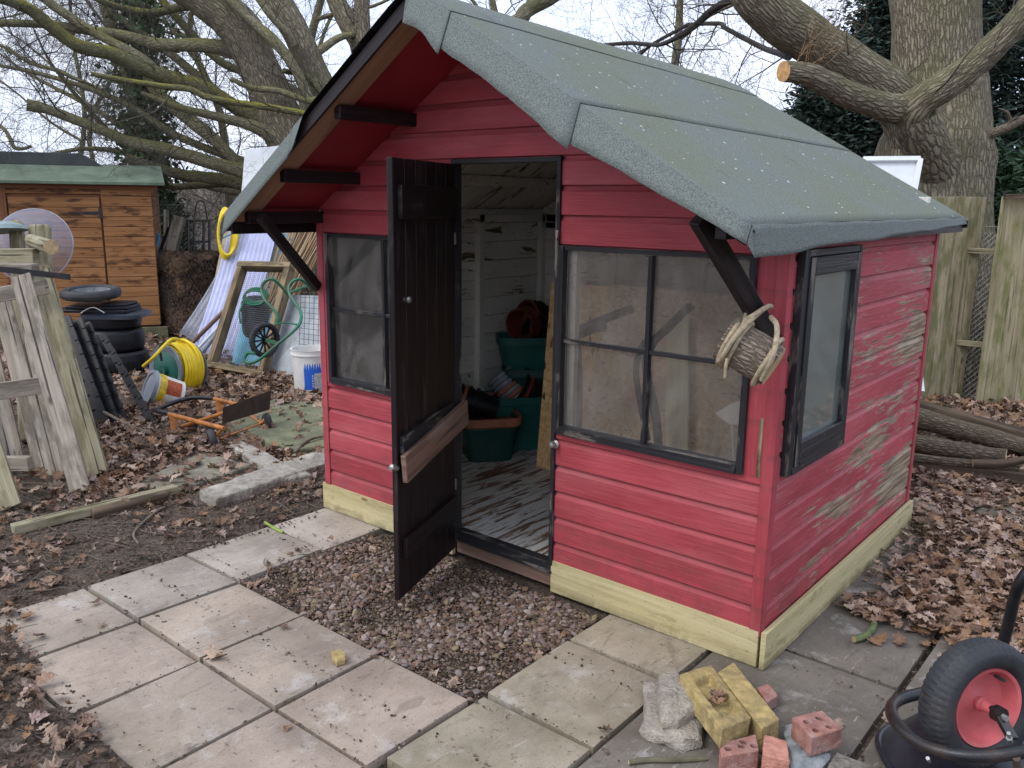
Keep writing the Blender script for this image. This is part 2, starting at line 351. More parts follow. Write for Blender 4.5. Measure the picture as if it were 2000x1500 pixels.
def felt(name, moss):
    m = Mt(name, 'Object'); f = m.noise(260, 2, .7); g = m.noise(2.2, 5, .6); col = m.mix(m.ramp(f, .35, .65), (.098, .113, .102), (.195, .218, .200))
    if moss:
        col = m.mix(m.math('MULTIPLY', m.ramp(g, .28, .62), .85), col, m.mix(m.ramp(f, .3, .7), (.098, .110, .076), (.190, .207, .150)))
        st = m.noise(1, 4, .6, m.co((5, 26, 5))); col = m.mix(m.math('MULTIPLY', m.ramp(st, .70, .80), .4), col, (.05, .05, .045))
        vo = m.N('ShaderNodeTexVoronoi'); vo.inputs['Scale'].default_value = 34; vo.inputs['Randomness'].default_value = 1; m.L(m.co(), vo.inputs['Vector'])
        r = m.N('ShaderNodeSeparateColor'); m.L(vo.outputs['Color'], r.inputs[0]); th = m.math('MULTIPLY', m.math('MULTIPLY', r.outputs[0], r.outputs[1]), .30)
        col = m.mix(m.math('LESS_THAN', vo.outputs['Distance'], m.math('SUBTRACT', th, .06)), col, (.68, .68, .64))
    return m.fin(col, .92, m.math('ADD', f, m.math('MULTIPLY', g, .6)), .5, .003, .2)
M_FELT = felt('green_mineral_felt', True); M_FELTF = felt('grey_mineral_felt', False); M_FELTB = plain('felt_underside', (.013, .013, .016), .6, .3, 20)
def glass_mat(name, dust=.25, tint=(.9, .94, .94), dustc=(.32, .34, .33), refl=.9, fog=0.12):
    m = Mt(name, 'UV'); m.t.nodes.remove(m.b); n1 = m.noise(1, 8, .7, m.co((5, 3, 1)), .8, k=1); n2 = m.noise(1, 3, .8, m.co((90, 90, 1)), k=1); n3 = m.noise(1, 2, .6, m.co((50, 3, 1), rot=(0, 0, .6)), 1.5, k=1)
    d = m.math('MULTIPLY', m.ramp(n1, .42, .75), dust); d = m.math('ADD', d, m.math('MULTIPLY', m.ramp(n2, .67, .71), .5)); d = m.math('ADD', d, m.math('MULTIPLY', m.ramp(n3, .74, .78), .18)); d = m.math('ADD', d, fog)
    tr = m.N('ShaderNodeBsdfTransparent'); tr.inputs[0].default_value = (*tint, 1); gl = m.N('ShaderNodeBsdfGlossy'); gl.inputs['Roughness'].default_value = .06; gl.inputs[0].default_value = (1, 1, 1, 1)
    bu = m.N('ShaderNodeBump'); bu.inputs['Strength'].default_value = .12; bu.inputs['Distance'].default_value = .02; m.L(m.noise(1, 3, .5, m.co((2.5, 2, 1))), bu.inputs['Height']); m.L(bu.outputs[0], gl.inputs['Normal'])
    fr = m.N('ShaderNodeFresnel'); fr.inputs['IOR'].default_value = 1.5; df = m.N('ShaderNodeBsdfDiffuse'); df.inputs[0].default_value = (*dustc, 1)
    a = m.N('ShaderNodeMixShader'); m.L(m.math('MULTIPLY', fr.outputs[0], refl*1.6), a.inputs[0]); m.L(tr.outputs[0], a.inputs[1]); m.L(gl.outputs[0], a.inputs[2])
    b = m.N('ShaderNodeMixShader'); m.L(d, b.inputs[0]); m.L(a.outputs[0], b.inputs[1]); m.L(df.outputs[0], b.inputs[2]); m.L(b.outputs[0], m.out.inputs[0]); return m.m
M_GLASS = glass_mat('dusty_perspex', .24, (.98, .96, .93), dustc=(.36, .34, .31), fog=.045, refl=1.15); M_GLASS2 = glass_mat('clear_glass', .2, (.82, .9, .87), dustc=(.36, .41, .37), fog=.15, refl=1.3)
M_METAL = plain('dull_steel', (.35, .34, .32), .4, .3, 20, metal=.7, dirt=.4)
def osb_mat():
    m = Mt('chipboard', 'UV'); v = m.N('ShaderNodeTexVoronoi'); v.inputs['Scale'].default_value = 1; m.L(m.co((28, 60, 1), rot=(0, 0, .5)), v.inputs['Vector']); s1 = m.N('ShaderNodeSeparateColor'); m.L(v.outputs['Color'], s1.inputs[0])
    v2 = m.N('ShaderNodeTexVoronoi'); v2.inputs['Scale'].default_value = 1; m.L(m.co((60, 22, 1), rot=(0, 0, -.4)), v2.inputs['Vector']); s2 = m.N('ShaderNodeSeparateColor'); m.L(v2.outputs['Color'], s2.inputs[0])
    f = m.math('ADD', m.math('MULTIPLY', s1.outputs[0], .55), m.math('MULTIPLY', s2.outputs[1], .45)); col = m.mix(f, (.55, .30, .11), (.90, .62, .30)); col = m.mix(m.ramp(s2.outputs[2], .93, .97), col, (.09, .045, .02))
    return m.fin(col, .6, f, .3, .002, .3)
M_OSB = osb_mat()
def brd_mat():
    m = Mt('brown_strand_board', 'UV'); n = m.noise(1, 5, .7, m.co((40, 40, 1))); b = m.noise(1, 3, .6, m.co((2, 2, 1))); c = m.noise(1, 2, .6, m.co((22, 60, 1), rot=(0, 0, .2)))
    col = m.mix(m.ramp(n, .3, .7), (.42, .29, .19), (.68, .52, .37)); col = m.mix(m.math('MULTIPLY', m.ramp(b, .4, .7), .4), col, (.25, .2, .16)); col = m.mix(m.math('MULTIPLY', m.ramp(c, .68, .73), .6), col, (.07, .05, .04))
    return m.fin(col, .75, n, .3, .002, .2)
M_BRD = brd_mat()
def bark(name, c1, c2, moss=.4, mossc=(.10, .11, .03), s=1.0, red=0):
    m = Mt(name, 'UV'); w = m.noise(1, 3, .6, m.co((4*s, 9*s, 1))); cc = m.N('ShaderNodeMapping'); cc.inputs['Scale'].default_value = (6*s, 26*s, 1); m.L(m.tc.outputs['UV'], cc.inputs[0])
    add = m.N('ShaderNodeMixRGB', blend_type='ADD'); add.inputs[0].default_value = .9; m.L(cc.outputs[0], add.inputs[1]); nn = m.N('ShaderNodeTexNoise'); nn.inputs['Scale'].default_value = 1; nn.inputs['Detail'].default_value = 4; m.L(m.co((14*s, 30*s, 1)), nn.inputs['Vector']); m.L(nn.outputs['Color'], add.inputs[2]); add.inputs[0].default_value = 1.9
    e = m.N('ShaderNodeTexVoronoi', feature='DISTANCE_TO_EDGE'); e.inputs['Scale'].default_value = 1; m.L(add.outputs[0], e.inputs['Vector']); ed = e.outputs['Distance']
    f = m.ramp(ed, .0, .28); col = m.mix(m.math('POWER', f, .7), c1, c2); col = m.mix(m.math('MULTIPLY', m.ramp(m.noise(1, 4, .65, m.co((2.2*s, 40*s, 1))), .5, .62), .45), col, c1); col = m.mix(m.math('MULTIPLY', m.ramp(m.noise(1, 6, .65, m.co((70*s, 70*s, 1))), .35, .7), .35), col, tuple(x*1.35 for x in c2))
    nz = m.N('ShaderNodeNewGeometry'); up = m.sep(nz.outputs['Normal'])['Z']; mo = m.math('MULTIPLY', m.ramp(m.math('ADD', m.math('MULTIPLY', up, .25), m.noise(1.7, 5, .6, m.co((1, 1, 1), 'Object'))), .5, .78), moss); col = m.mix(mo, col, mossc)
    return m.fin(col, .9, m.math('ADD', m.math('MULTIPLY', f, 1.0), m.math('MULTIPLY', w, .5)), .9, .02/s, .15)
M_BARK = bark('oak_bark', (.06, .048, .034), (.27, .235, .165), .45, s=1.2); M_BARK2 = bark('limb_bark', (.08, .07, .042), (.30, .275, .175), .7, (.20, .19, .06), 2.2)
M_BARKY = bark('mossy_bark', (.06, .055, .03), (.20, .19, .10), .95, (.26, .24, .05), 2.2); M_TWIG = plain('twig_bark', (.075, .065, .05), .85, .35, 3); M_TWIG2 = plain('grey_green_twig', (.13, .12, .07), .8, .4, 12)
M_LOGB = bark('log_bark', (.05, .036, .026), (.30, .24, .185), .0, s=3.2); M_CUT = plain('cut_wood', (.50, .36, .19), .7, .25, 30)
M_ROPE = plain('hemp_rope', (.36, .29, .19), .85, .3, 60)
def attrmat(name, rough=.7, var=.35, sc=40, bs=.2, spec=.25, trans=0):
    m = Mt(name); a = m.attr(); n = m.noise(sc, 4, .6); col = m.mix(m.math('MULTIPLY', m.ramp(n, .35, .7), var), a, m.mix(1.0, a, (.45, .42, .4), 'MULTIPLY')); return m.fin(col, rough, n, bs, .002, spec)
M_LEAF = attrmat('dead_oak_leaf', .62, .5, 60); M_STONE = attrmat('pebble', .75, .4, 90, .3)
def soil_mat():
    m = Mt('dark_soil'); n = m.noise(3, 8, .7); f = m.noise(60, 6, .75); col = m.mix(m.ramp(n, .35, .65), (.036, .026, .019), (.095, .070, .051)); col = m.mix(m.ramp(f, .4, .72), col, (.17, .13, .10))
    o = m.sep(); col = m.mix(m.math('MULTIPLY', m.ramp(m.noise(1.3, 5, .6), .58, .8), .35), col, (.09, .085, .05))
    return m.fin(col, .9, m.math('ADD', f, n), .7, .012, .15)
M_SOIL = soil_mat()
def slab_mat():
    m = Mt('paving_stone'); a = m.attr(); n = m.noise(2.6, 7, .65); f = m.noise(160, 3, .7); r = m.noise(1, 6, .7, m.co((14, 5, 5), rot=(0, 0, .5)), 1.2)
    col = m.mix(m.math('MULTIPLY', m.ramp(n, .38, .7), .75), a, m.mix(1.0, a, (.58, .57, .56), 'MULTIPLY')); col = m.mix(m.math('MULTIPLY', m.ramp(r, .60, .74), .5), col, m.mix(1.0, a, (.40, .39, .38), 'MULTIPLY'))
    w = m.noise(5, 5, .7, m.co((1, 1, 1), loc=(4, 2, 0))); col = m.mix(m.math('MULTIPLY', m.ramp(w, .60, .74), .4), col, (.52, .50, .47)); col = m.mix(m.math('MULTIPLY', m.ramp(f, .58, .72), .4), col, m.mix(1.0, a, (.3, .3, .3), 'MULTIPLY'))
    sp = m.noise(34, 4, .75); col = m.mix(m.math('MULTIPLY', m.ramp(sp, .66, .71), .6), col, (.07, .055, .045))
    gt = m.noise(1.1, 6, .7, m.co((1, 1, 1), loc=(7, 1, 2))); col = m.mix(m.math('MULTIPLY', m.ramp(gt, .50, .66), .55), col, m.mix(1.0, a, (.50, .49, .42), 'MULTIPLY')); sc_ = m.noise(1, 4, .75, m.co((60, 9, 9), rot=(0, 0, 1.1)), 1); col = m.mix(m.math('MULTIPLY', m.ramp(sc_, .68, .74), .35), col, (.55, .52, .48))
    return m.fin(col, m.math('ADD', m.math('MULTIPLY', n, .25), .58), m.math('ADD', m.math('MULTIPLY', r, 1.2), m.math('MULTIPLY', f, .35)), .45, .006, .3)
M_SLAB = slab_mat()
# ================================================================ ground
def sstep(a, b, x): t = min(1, max(0, (x-a)/(b-a))); return t*t*(3-2*t)
def inpoly(u, v, P):
    c = False; n = len(P); j = n-1
    for i in range(n):
        if (P[i][1] > v) != (P[j][1] > v) and u < (P[j][0]-P[i][0])*(v-P[i][1])/(P[j][1]-P[i][1])+P[i][0]: c = not c
        j = i
    return c
GX, GY, GS = -1.989, -1.25, .45
# paving: (x0,y0,x1,y1,colour)
PK = (.40, .325, .255); PK2 = (.42, .335, .265); YG = (.375, .32, .235); GRY = (.215, .183, .148); GRY2 = (.19, .165, .135); WH = (.40, .345, .285)
SL = []
for i, j, c in [(-1, -1, PK), (0, -1, PK2), (1, -1, PK), (2, -1, PK2), (3, -1, PK), (-1, 0, WH), (0, 0, PK), (1, 0, PK), (2, 0, PK2), (-1, 1, WH), (-1, 2, WH), (2, -2, PK), (1, -2, PK), (0, -2, PK), (3, -2, PK)]:
    SL.append((GX+GS*i, GY+GS*j, GX+GS*(i+1), GY+GS*(j+1), c))
SL += [(-.635, -1.19, -.19, -.745, YG), (-.635, -.74, -.19, -.275, YG), (-.635, -.27, -.19, .19, YG)]
for ax in (-.185, .43, 1.045):
    for ay in (-1.63, -1.015, -.40, .20, .81, 1.42):
        SL.append((ax, ay, ax+.605, ay+.6, GRY if (ax+ay) % .3 > .15 else GRY2))
MOUND = [(-300, 1180), (20, 1235), (75, 1300), (100, 1385), (185, 1402), (215, 1465), (270, 1520), (300, 1700), (-300, 1700)]
def hz(x, y):
    n = mnoise.noise(V((x*1.3, y*1.3, 0)))*.012+mnoise.noise(V((x*6, y*6, 3)))*.006
    z = -.006+n
    inp = sstep(-2.55, -2.45, x)*sstep(1.65, 1.55, x)*sstep(-2.3, -2.2, y)*sstep(2.2, 2.0, y)
    if x < -2.0 and y > .12 or (x < -1.5 and y < -1.72): inp *= .4
    z = z*(1-inp)+((-.022 if x < -.62 and y > -.8 and x > -2.0 else -.04)+n*.6)*inp
    if x < .2 and y < -1.0:
        u, v = ppx((x, y, 0))
        u += 22*mnoise.noise(V((x*7, y*7, 9))); v += 22*mnoise.noise(V((x*7, y*7, 19)))
        if inpoly(u, v, MOUND): z = .012+n*1.1+abs(mnoise.noise(V((x*20, y*20, 1))))*.012
    d = math.hypot(x+3, y-1)
    if d > 14: z += (d-14)*.015
    if x < -9 and y > 2: z += .22*min(6, max(0, (-9-x)))*0.35
    return z
def axis(lo, hi, f0, f1, st, far):
    a = list(np.arange(f0, f1, st)); s = st; x = f0
    while x > lo: s = min(s*1.25, far); x -= s; a.insert(0, x)
    s = st; x = a[-1]
    while x < hi: s = min(s*1.25, far); x += s; a.append(x)
    return a
xs = axis(-400, 400, -4.6, 2.0, .035, 60); ys = axis(-60, 500, -2.4, 3.6, .035, 60)
gv = np.array([(x, y, hz(x, y)) for y in ys for x in xs]); nx = len(xs)
ii, jj = np.meshgrid(np.arange(nx-1), np.arange(len(ys)-1)); a = (jj*nx+ii).ravel()
ground = npmesh('ground', gv, np.stack([a, a+1, a+nx+1, a+nx], 1), M_SOIL, smooth=True); tag(ground, kind='structure')
pv = MB()
for (x0, y0, x1, y1, c) in SL:
    g = .0085; q_ = random.uniform(.9, 1.08); c = tuple(v*q_ for v in c); n = 10; dz = random.uniform(-.003, .003); t1 = random.uniform(-.004, .004); t2 = random.uniform(-.004, .004)
    rr = random.uniform(-.006, .006); cx, cy = (x0+x1)/2, (y0+y1)/2; hw, hh = (x1-x0)/2-g, (y1-y0)/2-g; pts = []
    for e in range(4):
        for k in range(n):
            t = -1+2*k/n; p = [(t, -1), (1, t), (-t, 1), (-1, -t)][e]
            q = (p[0]*hw, p[1]*hh); q = (q[0]-rr*q[1], q[1]+rr*q[0]); w = .004*mnoise.noise(V((cx+q[0], cy+q[1], 0))*14)
            pts.append((cx+q[0]*(1+w), cy+q[1]*(1+w), q))
    def zt(q): return dz+t1*q[0]/hw+t2*q[1]/hh-.002
    m = len(pts); top = [(p[0], p[1], zt(p[2])) for p in pts]; bot = [(p[0]*1, p[1], -.05) for p in pts]
    ins = [(cx+(p[0]-cx)*.975, cy+(p[1]-cy)*.975, zt(p[2])+.002) for p in pts]
    low = [(p[0], p[1], zt(p[2])-.006) for p in pts]
    vs = ins+top+low+bot; fs = [tuple(range(m))]+[(k+m*r, (k+1) % m+m*r, (k+1) % m+m*(r+1), k+m*(r+1))[::-1] for r in range(3) for k in range(m)]
    pv.add(vs, fs, [[(vs[i][0], vs[i][1]) for i in f] for f in fs], 0, False, c)
paving = pv.build('paving', M_SLAB, origin=(0, 0, 0)); tag(paving, kind='structure')
def onslab(x, y): return any(a[0] < x < a[2] and a[1] < y < a[3] for a in SL)
def surf(x, y):
    z = hz(x, y)
    return max(z, .002) if onslab(x, y) else z
# ================================================================ the red shed
WX, DY, HS = 2.42, 1.81, .143
shed = thing('garden_shed', 'red painted timber garden shed with green felt roof and its black door standing open', 'shed', (-1.21, .9, 0))
RZ, RX, KR, KL, FO, BO, XE, XW = 2.335, -1.24, .60, .64, .455, .16, .063, -2.475
def zf(x):
    a = (x-RX); z = RZ-(KR*a if a > 0 else -KL*a); return z-.012*math.exp(-(a/.06)**2)
def shiplap(mb, P, a0, a1, z0, z1, ends=True):
    """P(a,d,z) maps along-wall a, outward d, height z to 3D; a0/a1 functions of z"""
    prof = []; k = math.floor((z0-ZL0)/ZSP)-1
    while ZL0+k*ZSP < z1:
        b = ZL0+k*ZSP
        for dz, d in ((.0, .012), (.0025, .0155), (.087, .0155), (.092, .011), (.101, .004), (.111, .0025)): prof.append((b+dz, d))
        k += 1
    o = []
    for i, (z, d) in enumerate(prof):
        if z0 <= z <= z1: o.append((z, d))
        if i < len(prof)-1:
            zn, dn = prof[i+1]
            for zc in (z0, z1):
                if z < zc < zn: o.append((zc, d+(dn-d)*(zc-z)/(zn-z)))
    o = sorted(o, key=lambda t: t[0]) if False else o
    vs = []; L = 0; nn = 6; uvr = []
    for i, (z, d) in enumerate(o):
        A, B = a0(z), a1(z)
        for j in range(nn+1): vs.append(P(A+(B-A)*j/nn, d, z)); uvr.append((A+(B-A)*j/nn, z*1.0+d+math.floor((z-ZL0+1e-4)/ZSP)*1.37))
    fs = []; uvs = []
    for i in range(len(o)-1):
        zm = (o[i][0]+o[i+1][0])/2; offs = math.floor((zm-ZL0)/ZSP)*1.37
        for j in range(nn):
            p = i*(nn+1)+j; f = (p, p+1, p+nn+2, p+nn+1); fs.append(f); uvs.append([(uvr[q][0]+offs*3.1, vs[q][2]+offs) for q in f])
    mb.add(vs, fs, uvs)
c_ = lambda v: (lambda z: v)
PF = lambda a, d, z: (a, .022-d, z)
XD0, XD1, ZD = -1.49, -.915, 1.775
fw = MB(); sof = .033
gl = lambda z: max(-WX+.02, RX-(RZ-sof-z)/KL) if z > 1.5 else -WX+.045
gr = lambda z: min(-.02, RX+(RZ-sof-z)/KR) if z > 1.5 else -.045
shiplap(fw, PF, c_(XD1), c_(-.045), HS-.03, .697)
shiplap(fw, PF, c_(-WX+.045), c_(XD0), HS-.03, .697)
shiplap(fw, PF, gl, c_(XD0), 1.443, ZD); shiplap(fw, PF, c_(XD1), gr, 1.443, ZD); shiplap(fw, PF, gl, gr, ZD, RZ-sof-.005)
fw.box((-.078, .014, 1.07), (.068, .018, .75)); fw.box((-WX+.06, .014, 1.07), (.03, .018, .75))
fw.build('wall', M_RED, shed)
PS = lambda a, d, z: (-.022+d, a, z)
sw = MB(); YW0, YW1, ZW0, ZW1 = .075, .635, .695, 1.465
shiplap(sw, PS, c_(.045), c_(DY-.02), HS-.03, ZW0); shiplap(sw, PS, c_(YW1), c_(DY-.02), ZW0, ZW1); shiplap(sw, PS, c_(.045), c_(YW0), ZW0, ZW1); shiplap(sw, PS, c_(.045), c_(DY-.02), ZW1, 1.53)
sw.build('wall', M_REDP, shed)
PW = lambda a, d, z: (-WX+.022-d, a, z); lw = MB(); shiplap(lw, PW, c_(.045), c_(DY-.02), HS-.03, 1.51); lw.build('wall', M_RED, shed)
PB = lambda a, d, z: (a, DY-.022+d, z); bw = MB(); shiplap(bw, PB, lambda z: gl(z), lambda z: gr(z), HS-.03, RZ-.11); bw.build('wall', M_RED, shed)
for x, y in ((-.0225, .0225), (-WX+.0225, .0225), (-.0225, DY-.0225), (-WX+.0225, DY-.0225)):
    b = MB(); b.box((x, y, .82), (.044, .044, 1.4)); b.build('corner_post', M_RED, shed, bevel=.003)
# rotten gap beside the front corner
b = MB(); b.box((-.056, .0085, .80), (.013, .008, .21)); b.build('rotten_patch', wood('rotten_wood', (.05, .035, .022), (.36, .28, .18), None, .9, 1, 3, .8, (.03, .02, .015), .45, .6), shed)
# skirting boards
sk = MB(); sk.box(((XD1-.045)/2-.005+.02, .01, HS/2), (abs(XD1)+.0, .02, HS-.004)); sk.build('skirting_board', M_SKIRT, shed, bevel=.002)
sk = MB(); sk.box(((-WX+XD0)/2-.01, .01, HS/2), (WX+XD0+.02, .02, HS-.004)); sk.build('skirting_board', M_SKIRT, shed, bevel=.002)
sk = MB(); sk.box((.012, DY/2, HS/2), (.02, DY+.0, HS-.002)); sk.build('skirting_board', M_SKIRT, shed, bevel=.002)
# lining, studs, floor, sill
li = MB()
k = 0
for q in range(14):
    z0 = .13+q*.1125; z1 = min(z0+.110, 1.53)
    if z0 > 1.5: break
    li.box((-WX+.034, DY/2, (z0+z1)/2), (.012, DY-.09, z1-z0)); li.box((-WX/2, DY-.036, (z0+z1)/2), (WX-.1, .012, z1-z0)); li.box((-.036, DY/2+.33, (z0+z1)/2), (.012, DY-.72, z1-z0))
    if z1 < .69: li.box((XD1/2-.03, .036, (z0+z1)/2), (-XD1-.08, .012, z1-z0)); li.box(((-WX+XD0)/2, .036, (z0+z1)/2), (WX+XD0-.09, .012, z1-z0)); li.box((-.036, .35, (z0+z1)/2), (.012, .6, z1-z0))
for yy in (DY-.042, .03): li.prism([(-WX+.05, yy, 1.44 if yy > 1 else 1.79), (-.05, yy, 1.44 if yy > 1 else 1.79), (-.05, yy, zf(-.05)-.05)] + ([] if yy > 1 else []) + [(RX, yy, RZ-.12), (-WX+.05, yy, zf(-WX+.05)-.05)] if yy > 1 else [(-2.0, yy, 1.79), (-.36, yy, 1.79), (RX, yy, RZ-.06)], (0, .012, 0))
li.build('lining', M_WHITE, shed, bevel=.0015)
st = MB()
for y in (.06, .62, 1.15, DY-.06): st.box((-WX+.06, y, .83), (.04, .045, 1.4))
for x in (-1.8, -1.2, -.6, -.07): st.box((x, DY-.062, .9), (.045, .04, 1.5))
st.box((-WX+.06, DY/2, 1.505), (.04, DY-.1, .045)); st.box((-.06, DY/2, 1.505), (.04, DY-.1, .045)); st.board((-WX+.06, 1.02, .16), (-WX+.06, .66, .98), .04, .03, (1, 0, 0))
for x in (XD0-.03, XD1+.03): st.box((x, .058, .95), (.045, .03, 1.62))
st.build('stud', M_WTRIM, shed, bevel=.002)
fl = MB()
for q in range(22):
    x0 = -WX+.06+q*.105
    fl.box((x0+.052, DY/2+.01, .118), (.102, DY-.08, .022))
fl.build('floor', M_FLOOR, shed, bevel=.0015)
b = MB(); b.box(((XD0+XD1)/2, .028, .112), (XD1-XD0, .05, .034)); b.box(((XD0+XD1)/2, .010, .088), (XD1-XD0, .02, .018)); b.build('door_sill', M_BLK2, shed, bevel=.002)
b = MB(); b.box(((XD0+XD1)/2, .045, .047), (XD1-XD0-.004, .04, .072)); b.build('bearer', M_WORNB, shed, bevel=.004)
b = MB()
for x in (XD0+.009, XD1-.009): b.box((x, .02, .95), (.018, .05, 1.655))
b.box(((XD0+XD1)/2, .02, ZD-.009), (XD1-XD0-.036, .05, .018)); b.build('door_frame', M_BLK2, shed, bevel=.0015)
# ------------------------------------------------ windows of the front
def front_window(x0, x1, z0, z1, bx=None):
    f = MB(); w = .024; cx = (x0+x1)/2
    f.box((x0+w/2, .012, (z0+z1)/2), (w, .044, z1-z0)); f.box((x1-w/2, .012, (z0+z1)/2), (w, .044, z1-z0)); f.box((cx, .008, z0+.016), (x1-x0-2*w, .052, .032)); f.box((cx, .014, z1-.008), (x1-x0-2*w, .03, .016))
    fr = f.build('window', M_BLK2, shed, bevel=.0015)
    cm_ = cx; cx = bx or cx; b = MB(); b.box((cx, .014, (z0+z1)/2), (.017, .026, z1-z0-.04)); b.build('glazing_bar', M_BLK2, fr, bevel=.001)
    zb = z0+(z1-z0)*.505; b = MB(); b.box((cm_, .0165, zb), (x1-x0-2*w, .022, .016)); b.build('glazing_bar', M_BLK2, fr, bevel=.001)
    for a, c in ((x0+w, cx), (cx, x1-w)):
        for d, e in ((z0+.03, zb), (zb, z1-.015)):
            b = MB(); o = (random.uniform(0, 30), random.uniform(0, 30)); b.box(((a+c)/2, .0235, (d+e)/2), (c-a-.001, .002, e-d-.001), uvoff=o); b.build('pane', M_GLASS, fr)
front_window(XD1, -.108, .697, 1.443); front_window(-WX+.075, XD0-.006, .697, 1.443, onY(749, 500, .01).x)
f = MB(); w = .05; px_ = -.004
f.box((px_, YW0+.02, (ZW0+ZW1)/2), (.05, .04, ZW1-ZW0)); f.box((px_, YW1-.012, (ZW0+ZW1)/2), (.05, .024, ZW1-ZW0)); f.box((px_, (YW0+YW1)/2, ZW1-.012), (.05, YW1-YW0-.064, .024)); f.box((px_, (YW0+YW1)/2, ZW0+.012), (.056, YW1-YW0-.064, .024))
wf = f.build('window', M_BLK2, shed, bevel=.002)
f = MB(); ya, yb, za, zb = YW0+.042, YW1-.026, ZW0+.026, ZW1-.026; xx = .012
for y in (ya+.022, yb-.022): f.box((xx, y, (za+zb)/2), (.03, .044, zb-za))
f.box((xx, (ya+yb)/2, zb-.03), (.03, yb-ya-.088, .06)); f.box((xx, (ya+yb)/2, za+.04), (.034, yb-ya-.088, .08)); sh_ = f.build('sash', M_BLK2, wf, bevel=.002)
f = MB(); f.box((.006, (ya+yb)/2, (za+zb)/2), (.003, yb-ya-.08, zb-za-.13)); f.build('pane', M_GLASS2, wf)
# ------------------------------------------------ door
H0 = V((XD0+.012, -.006, 0)); dv = V((-1.283, -.532, 0))-H0; DL = dv.length; dx = dv.normalized(); dn = V((-dx.y, dx.x, 0))
if dn.x < 0: dn = -dn
d = MB(); nb = 6; DZ0, DZ1 = .045, 1.757
for q in range(nb):
    a = DL*q/nb; b = DL*(q+1)/nb-.004; p = H0+dx*(a+b)/2
    d.box(V((p.x, p.y, (DZ0+DZ1)/2)), (DZ1-DZ0, .018, b-a), (V((0, 0, 1)), dn, dx.copy()))
d.box(H0+dx*DL/2-dn*.004+V((0, 0, (DZ0+DZ1)/2)), (DZ1-DZ0-.01, .008, DL-.01), (V((0, 0, 1)), dn, dx.copy()))
d.box(H0+dx*(DL+.003)+V((0, 0, (DZ0+DZ1)/2)), (DZ1-DZ0, .022, .006), (V((0, 0, 1)), dn, dx.copy()))
door = d.build('door', M_DOORW, shed, bevel=.002)
def ledge(zc0, zc1, w, a0, a1, mat, t=.02, nm='ledge'):
    b = MB(); b.board(H0+dx*a1+dn*(.009+t/2)+V((0, 0, zc1)), H0+dx*a0+dn*(.009+t/2)+V((0, 0, zc0)), w, t, dn); return b.build(nm, mat, door, bevel=.003)
ledge(1.60, 1.60, .125, .02, DL-.035, M_DOORW); ledge(.265, .25, .09, .02, DL-.03, M_DOORW)
ledge(.69, .66, .115, .05, DL-.02, M_BLK2, .018)
o = ledge(.70, .615, .115, -.055, DL+.005, M_WORNB, .022, 'repair_board'); o.location += V((dn.x*.02, dn.y*.02, -.02)); tag(o, 'rough weathered brown board screwed across the door')
b = MB(); P = H0+dx*(DL-.075)+dn*.02+V((0, 0, 1.24)); R_ = Matrix.Translation(P) @ dn.to_track_quat('Z', 'Y').to_matrix().to_4x4(); b.lathe([(0, .02), (.011, .018), (.014, .01), (.008, .002), (.008, -.01)], R_, 16); b.build('knob', M_METAL, door)
b = MB(); P = H0+dx*(DL+.012)+V((0, 0, .60)); b.lathe([(0, .02), (.012, .016), (.014, .0), (.009, -.02), (0, -.022)], Matrix.Translation(P) @ Matrix.Rotation(1.2, 4, 'X'), 14); b.build('catch', M_METAL, door)
for zz in (.35, 1.45): b = MB(); b.box(H0-dx*.006+dn*.004+V((0, 0, zz)), (.05, .018, .012), (V((0, 0, 1)), dn, dx.copy())); b.build('hinge', M_METAL, door, bevel=.001)
b = MB(); b.lathe([(0, .018), (.010, .016), (.014, .006), (.011, -.006), (.018, -.012), (0, -.013)], Matrix.Translation((XD1+.004, -.016, .65)) @ Matrix.Rotation(rad(85), 4, 'X'), 16); b.tube([(XD1-.01, -.01, .655), (XD1+.012, -.02, .645)], .007); b.build('latch', M_METAL, shed)
b = MB(); b.box((XD1-.006, -.008, 1.49), (.014, .012, .022)); b.box((XD1-.004, -.01, 1.475), (.009, .014, .012)); b.build('latch', M_METAL, shed, bevel=.002)
# ------------------------------------------------ roof timbers
def sag(x, y): return .045*min(1, max(0, (y+.455)/2.4))*max(0, 1-abs(x-RX)/1.25)
def slope_boards(name, mat, ya, yb, xa, xb, z_off, t, step, gap=.002, parent=shed):
    b = MB(); y = ya
    while y < yb-.01:
        y2 = min(y+step, yb); ym = (y+y2)/2; p0 = V((xa, ym, zf(xa)-sag(xa, ym)-z_off-t/2)); p1 = V((xb, (y+y2)/2, zf(xb)-z_off-t/2)); a_ = (p1-p0).normalized(); n_ = V((0, 1, 0)).cross(a_).normalized()
        b.box((p0+p1)/2, ((p1-p0).length, t, y2-y-gap), (a_, n_, V((0, 1, 0)))); y = y2
    return b.build(name, mat, parent, bevel=.001)
for xa, xb in ((RX, XE), (RX, XW)):
    s_ = .004 if xb > RX else -.004
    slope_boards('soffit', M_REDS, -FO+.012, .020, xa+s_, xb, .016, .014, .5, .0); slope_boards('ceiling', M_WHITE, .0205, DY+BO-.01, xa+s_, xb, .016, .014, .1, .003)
    b = MB(); y_ = -FO+.068; p0 = V((xa+s_, y_, zf(xa)-.041)); p1 = V((xb, y_, zf(xb)-.041)); b.board(p0, p1, .112, .018, (0, 0, 1)); b.build('verge_strip', M_TAN, shed, bevel=.002)
    b = MB(); y_ = -FO+.004; p0 = V((xa+s_, y_, zf(xa)-.040)); p1 = V((xb, y_, zf(xb)-.040)); b.board(p0-V((0, .0, -.004)), p1-V((0, 0, -.004)), .048, .012, (0, 1, 0)); b.build('bargeboard', M_BLK, shed, bevel=.002)
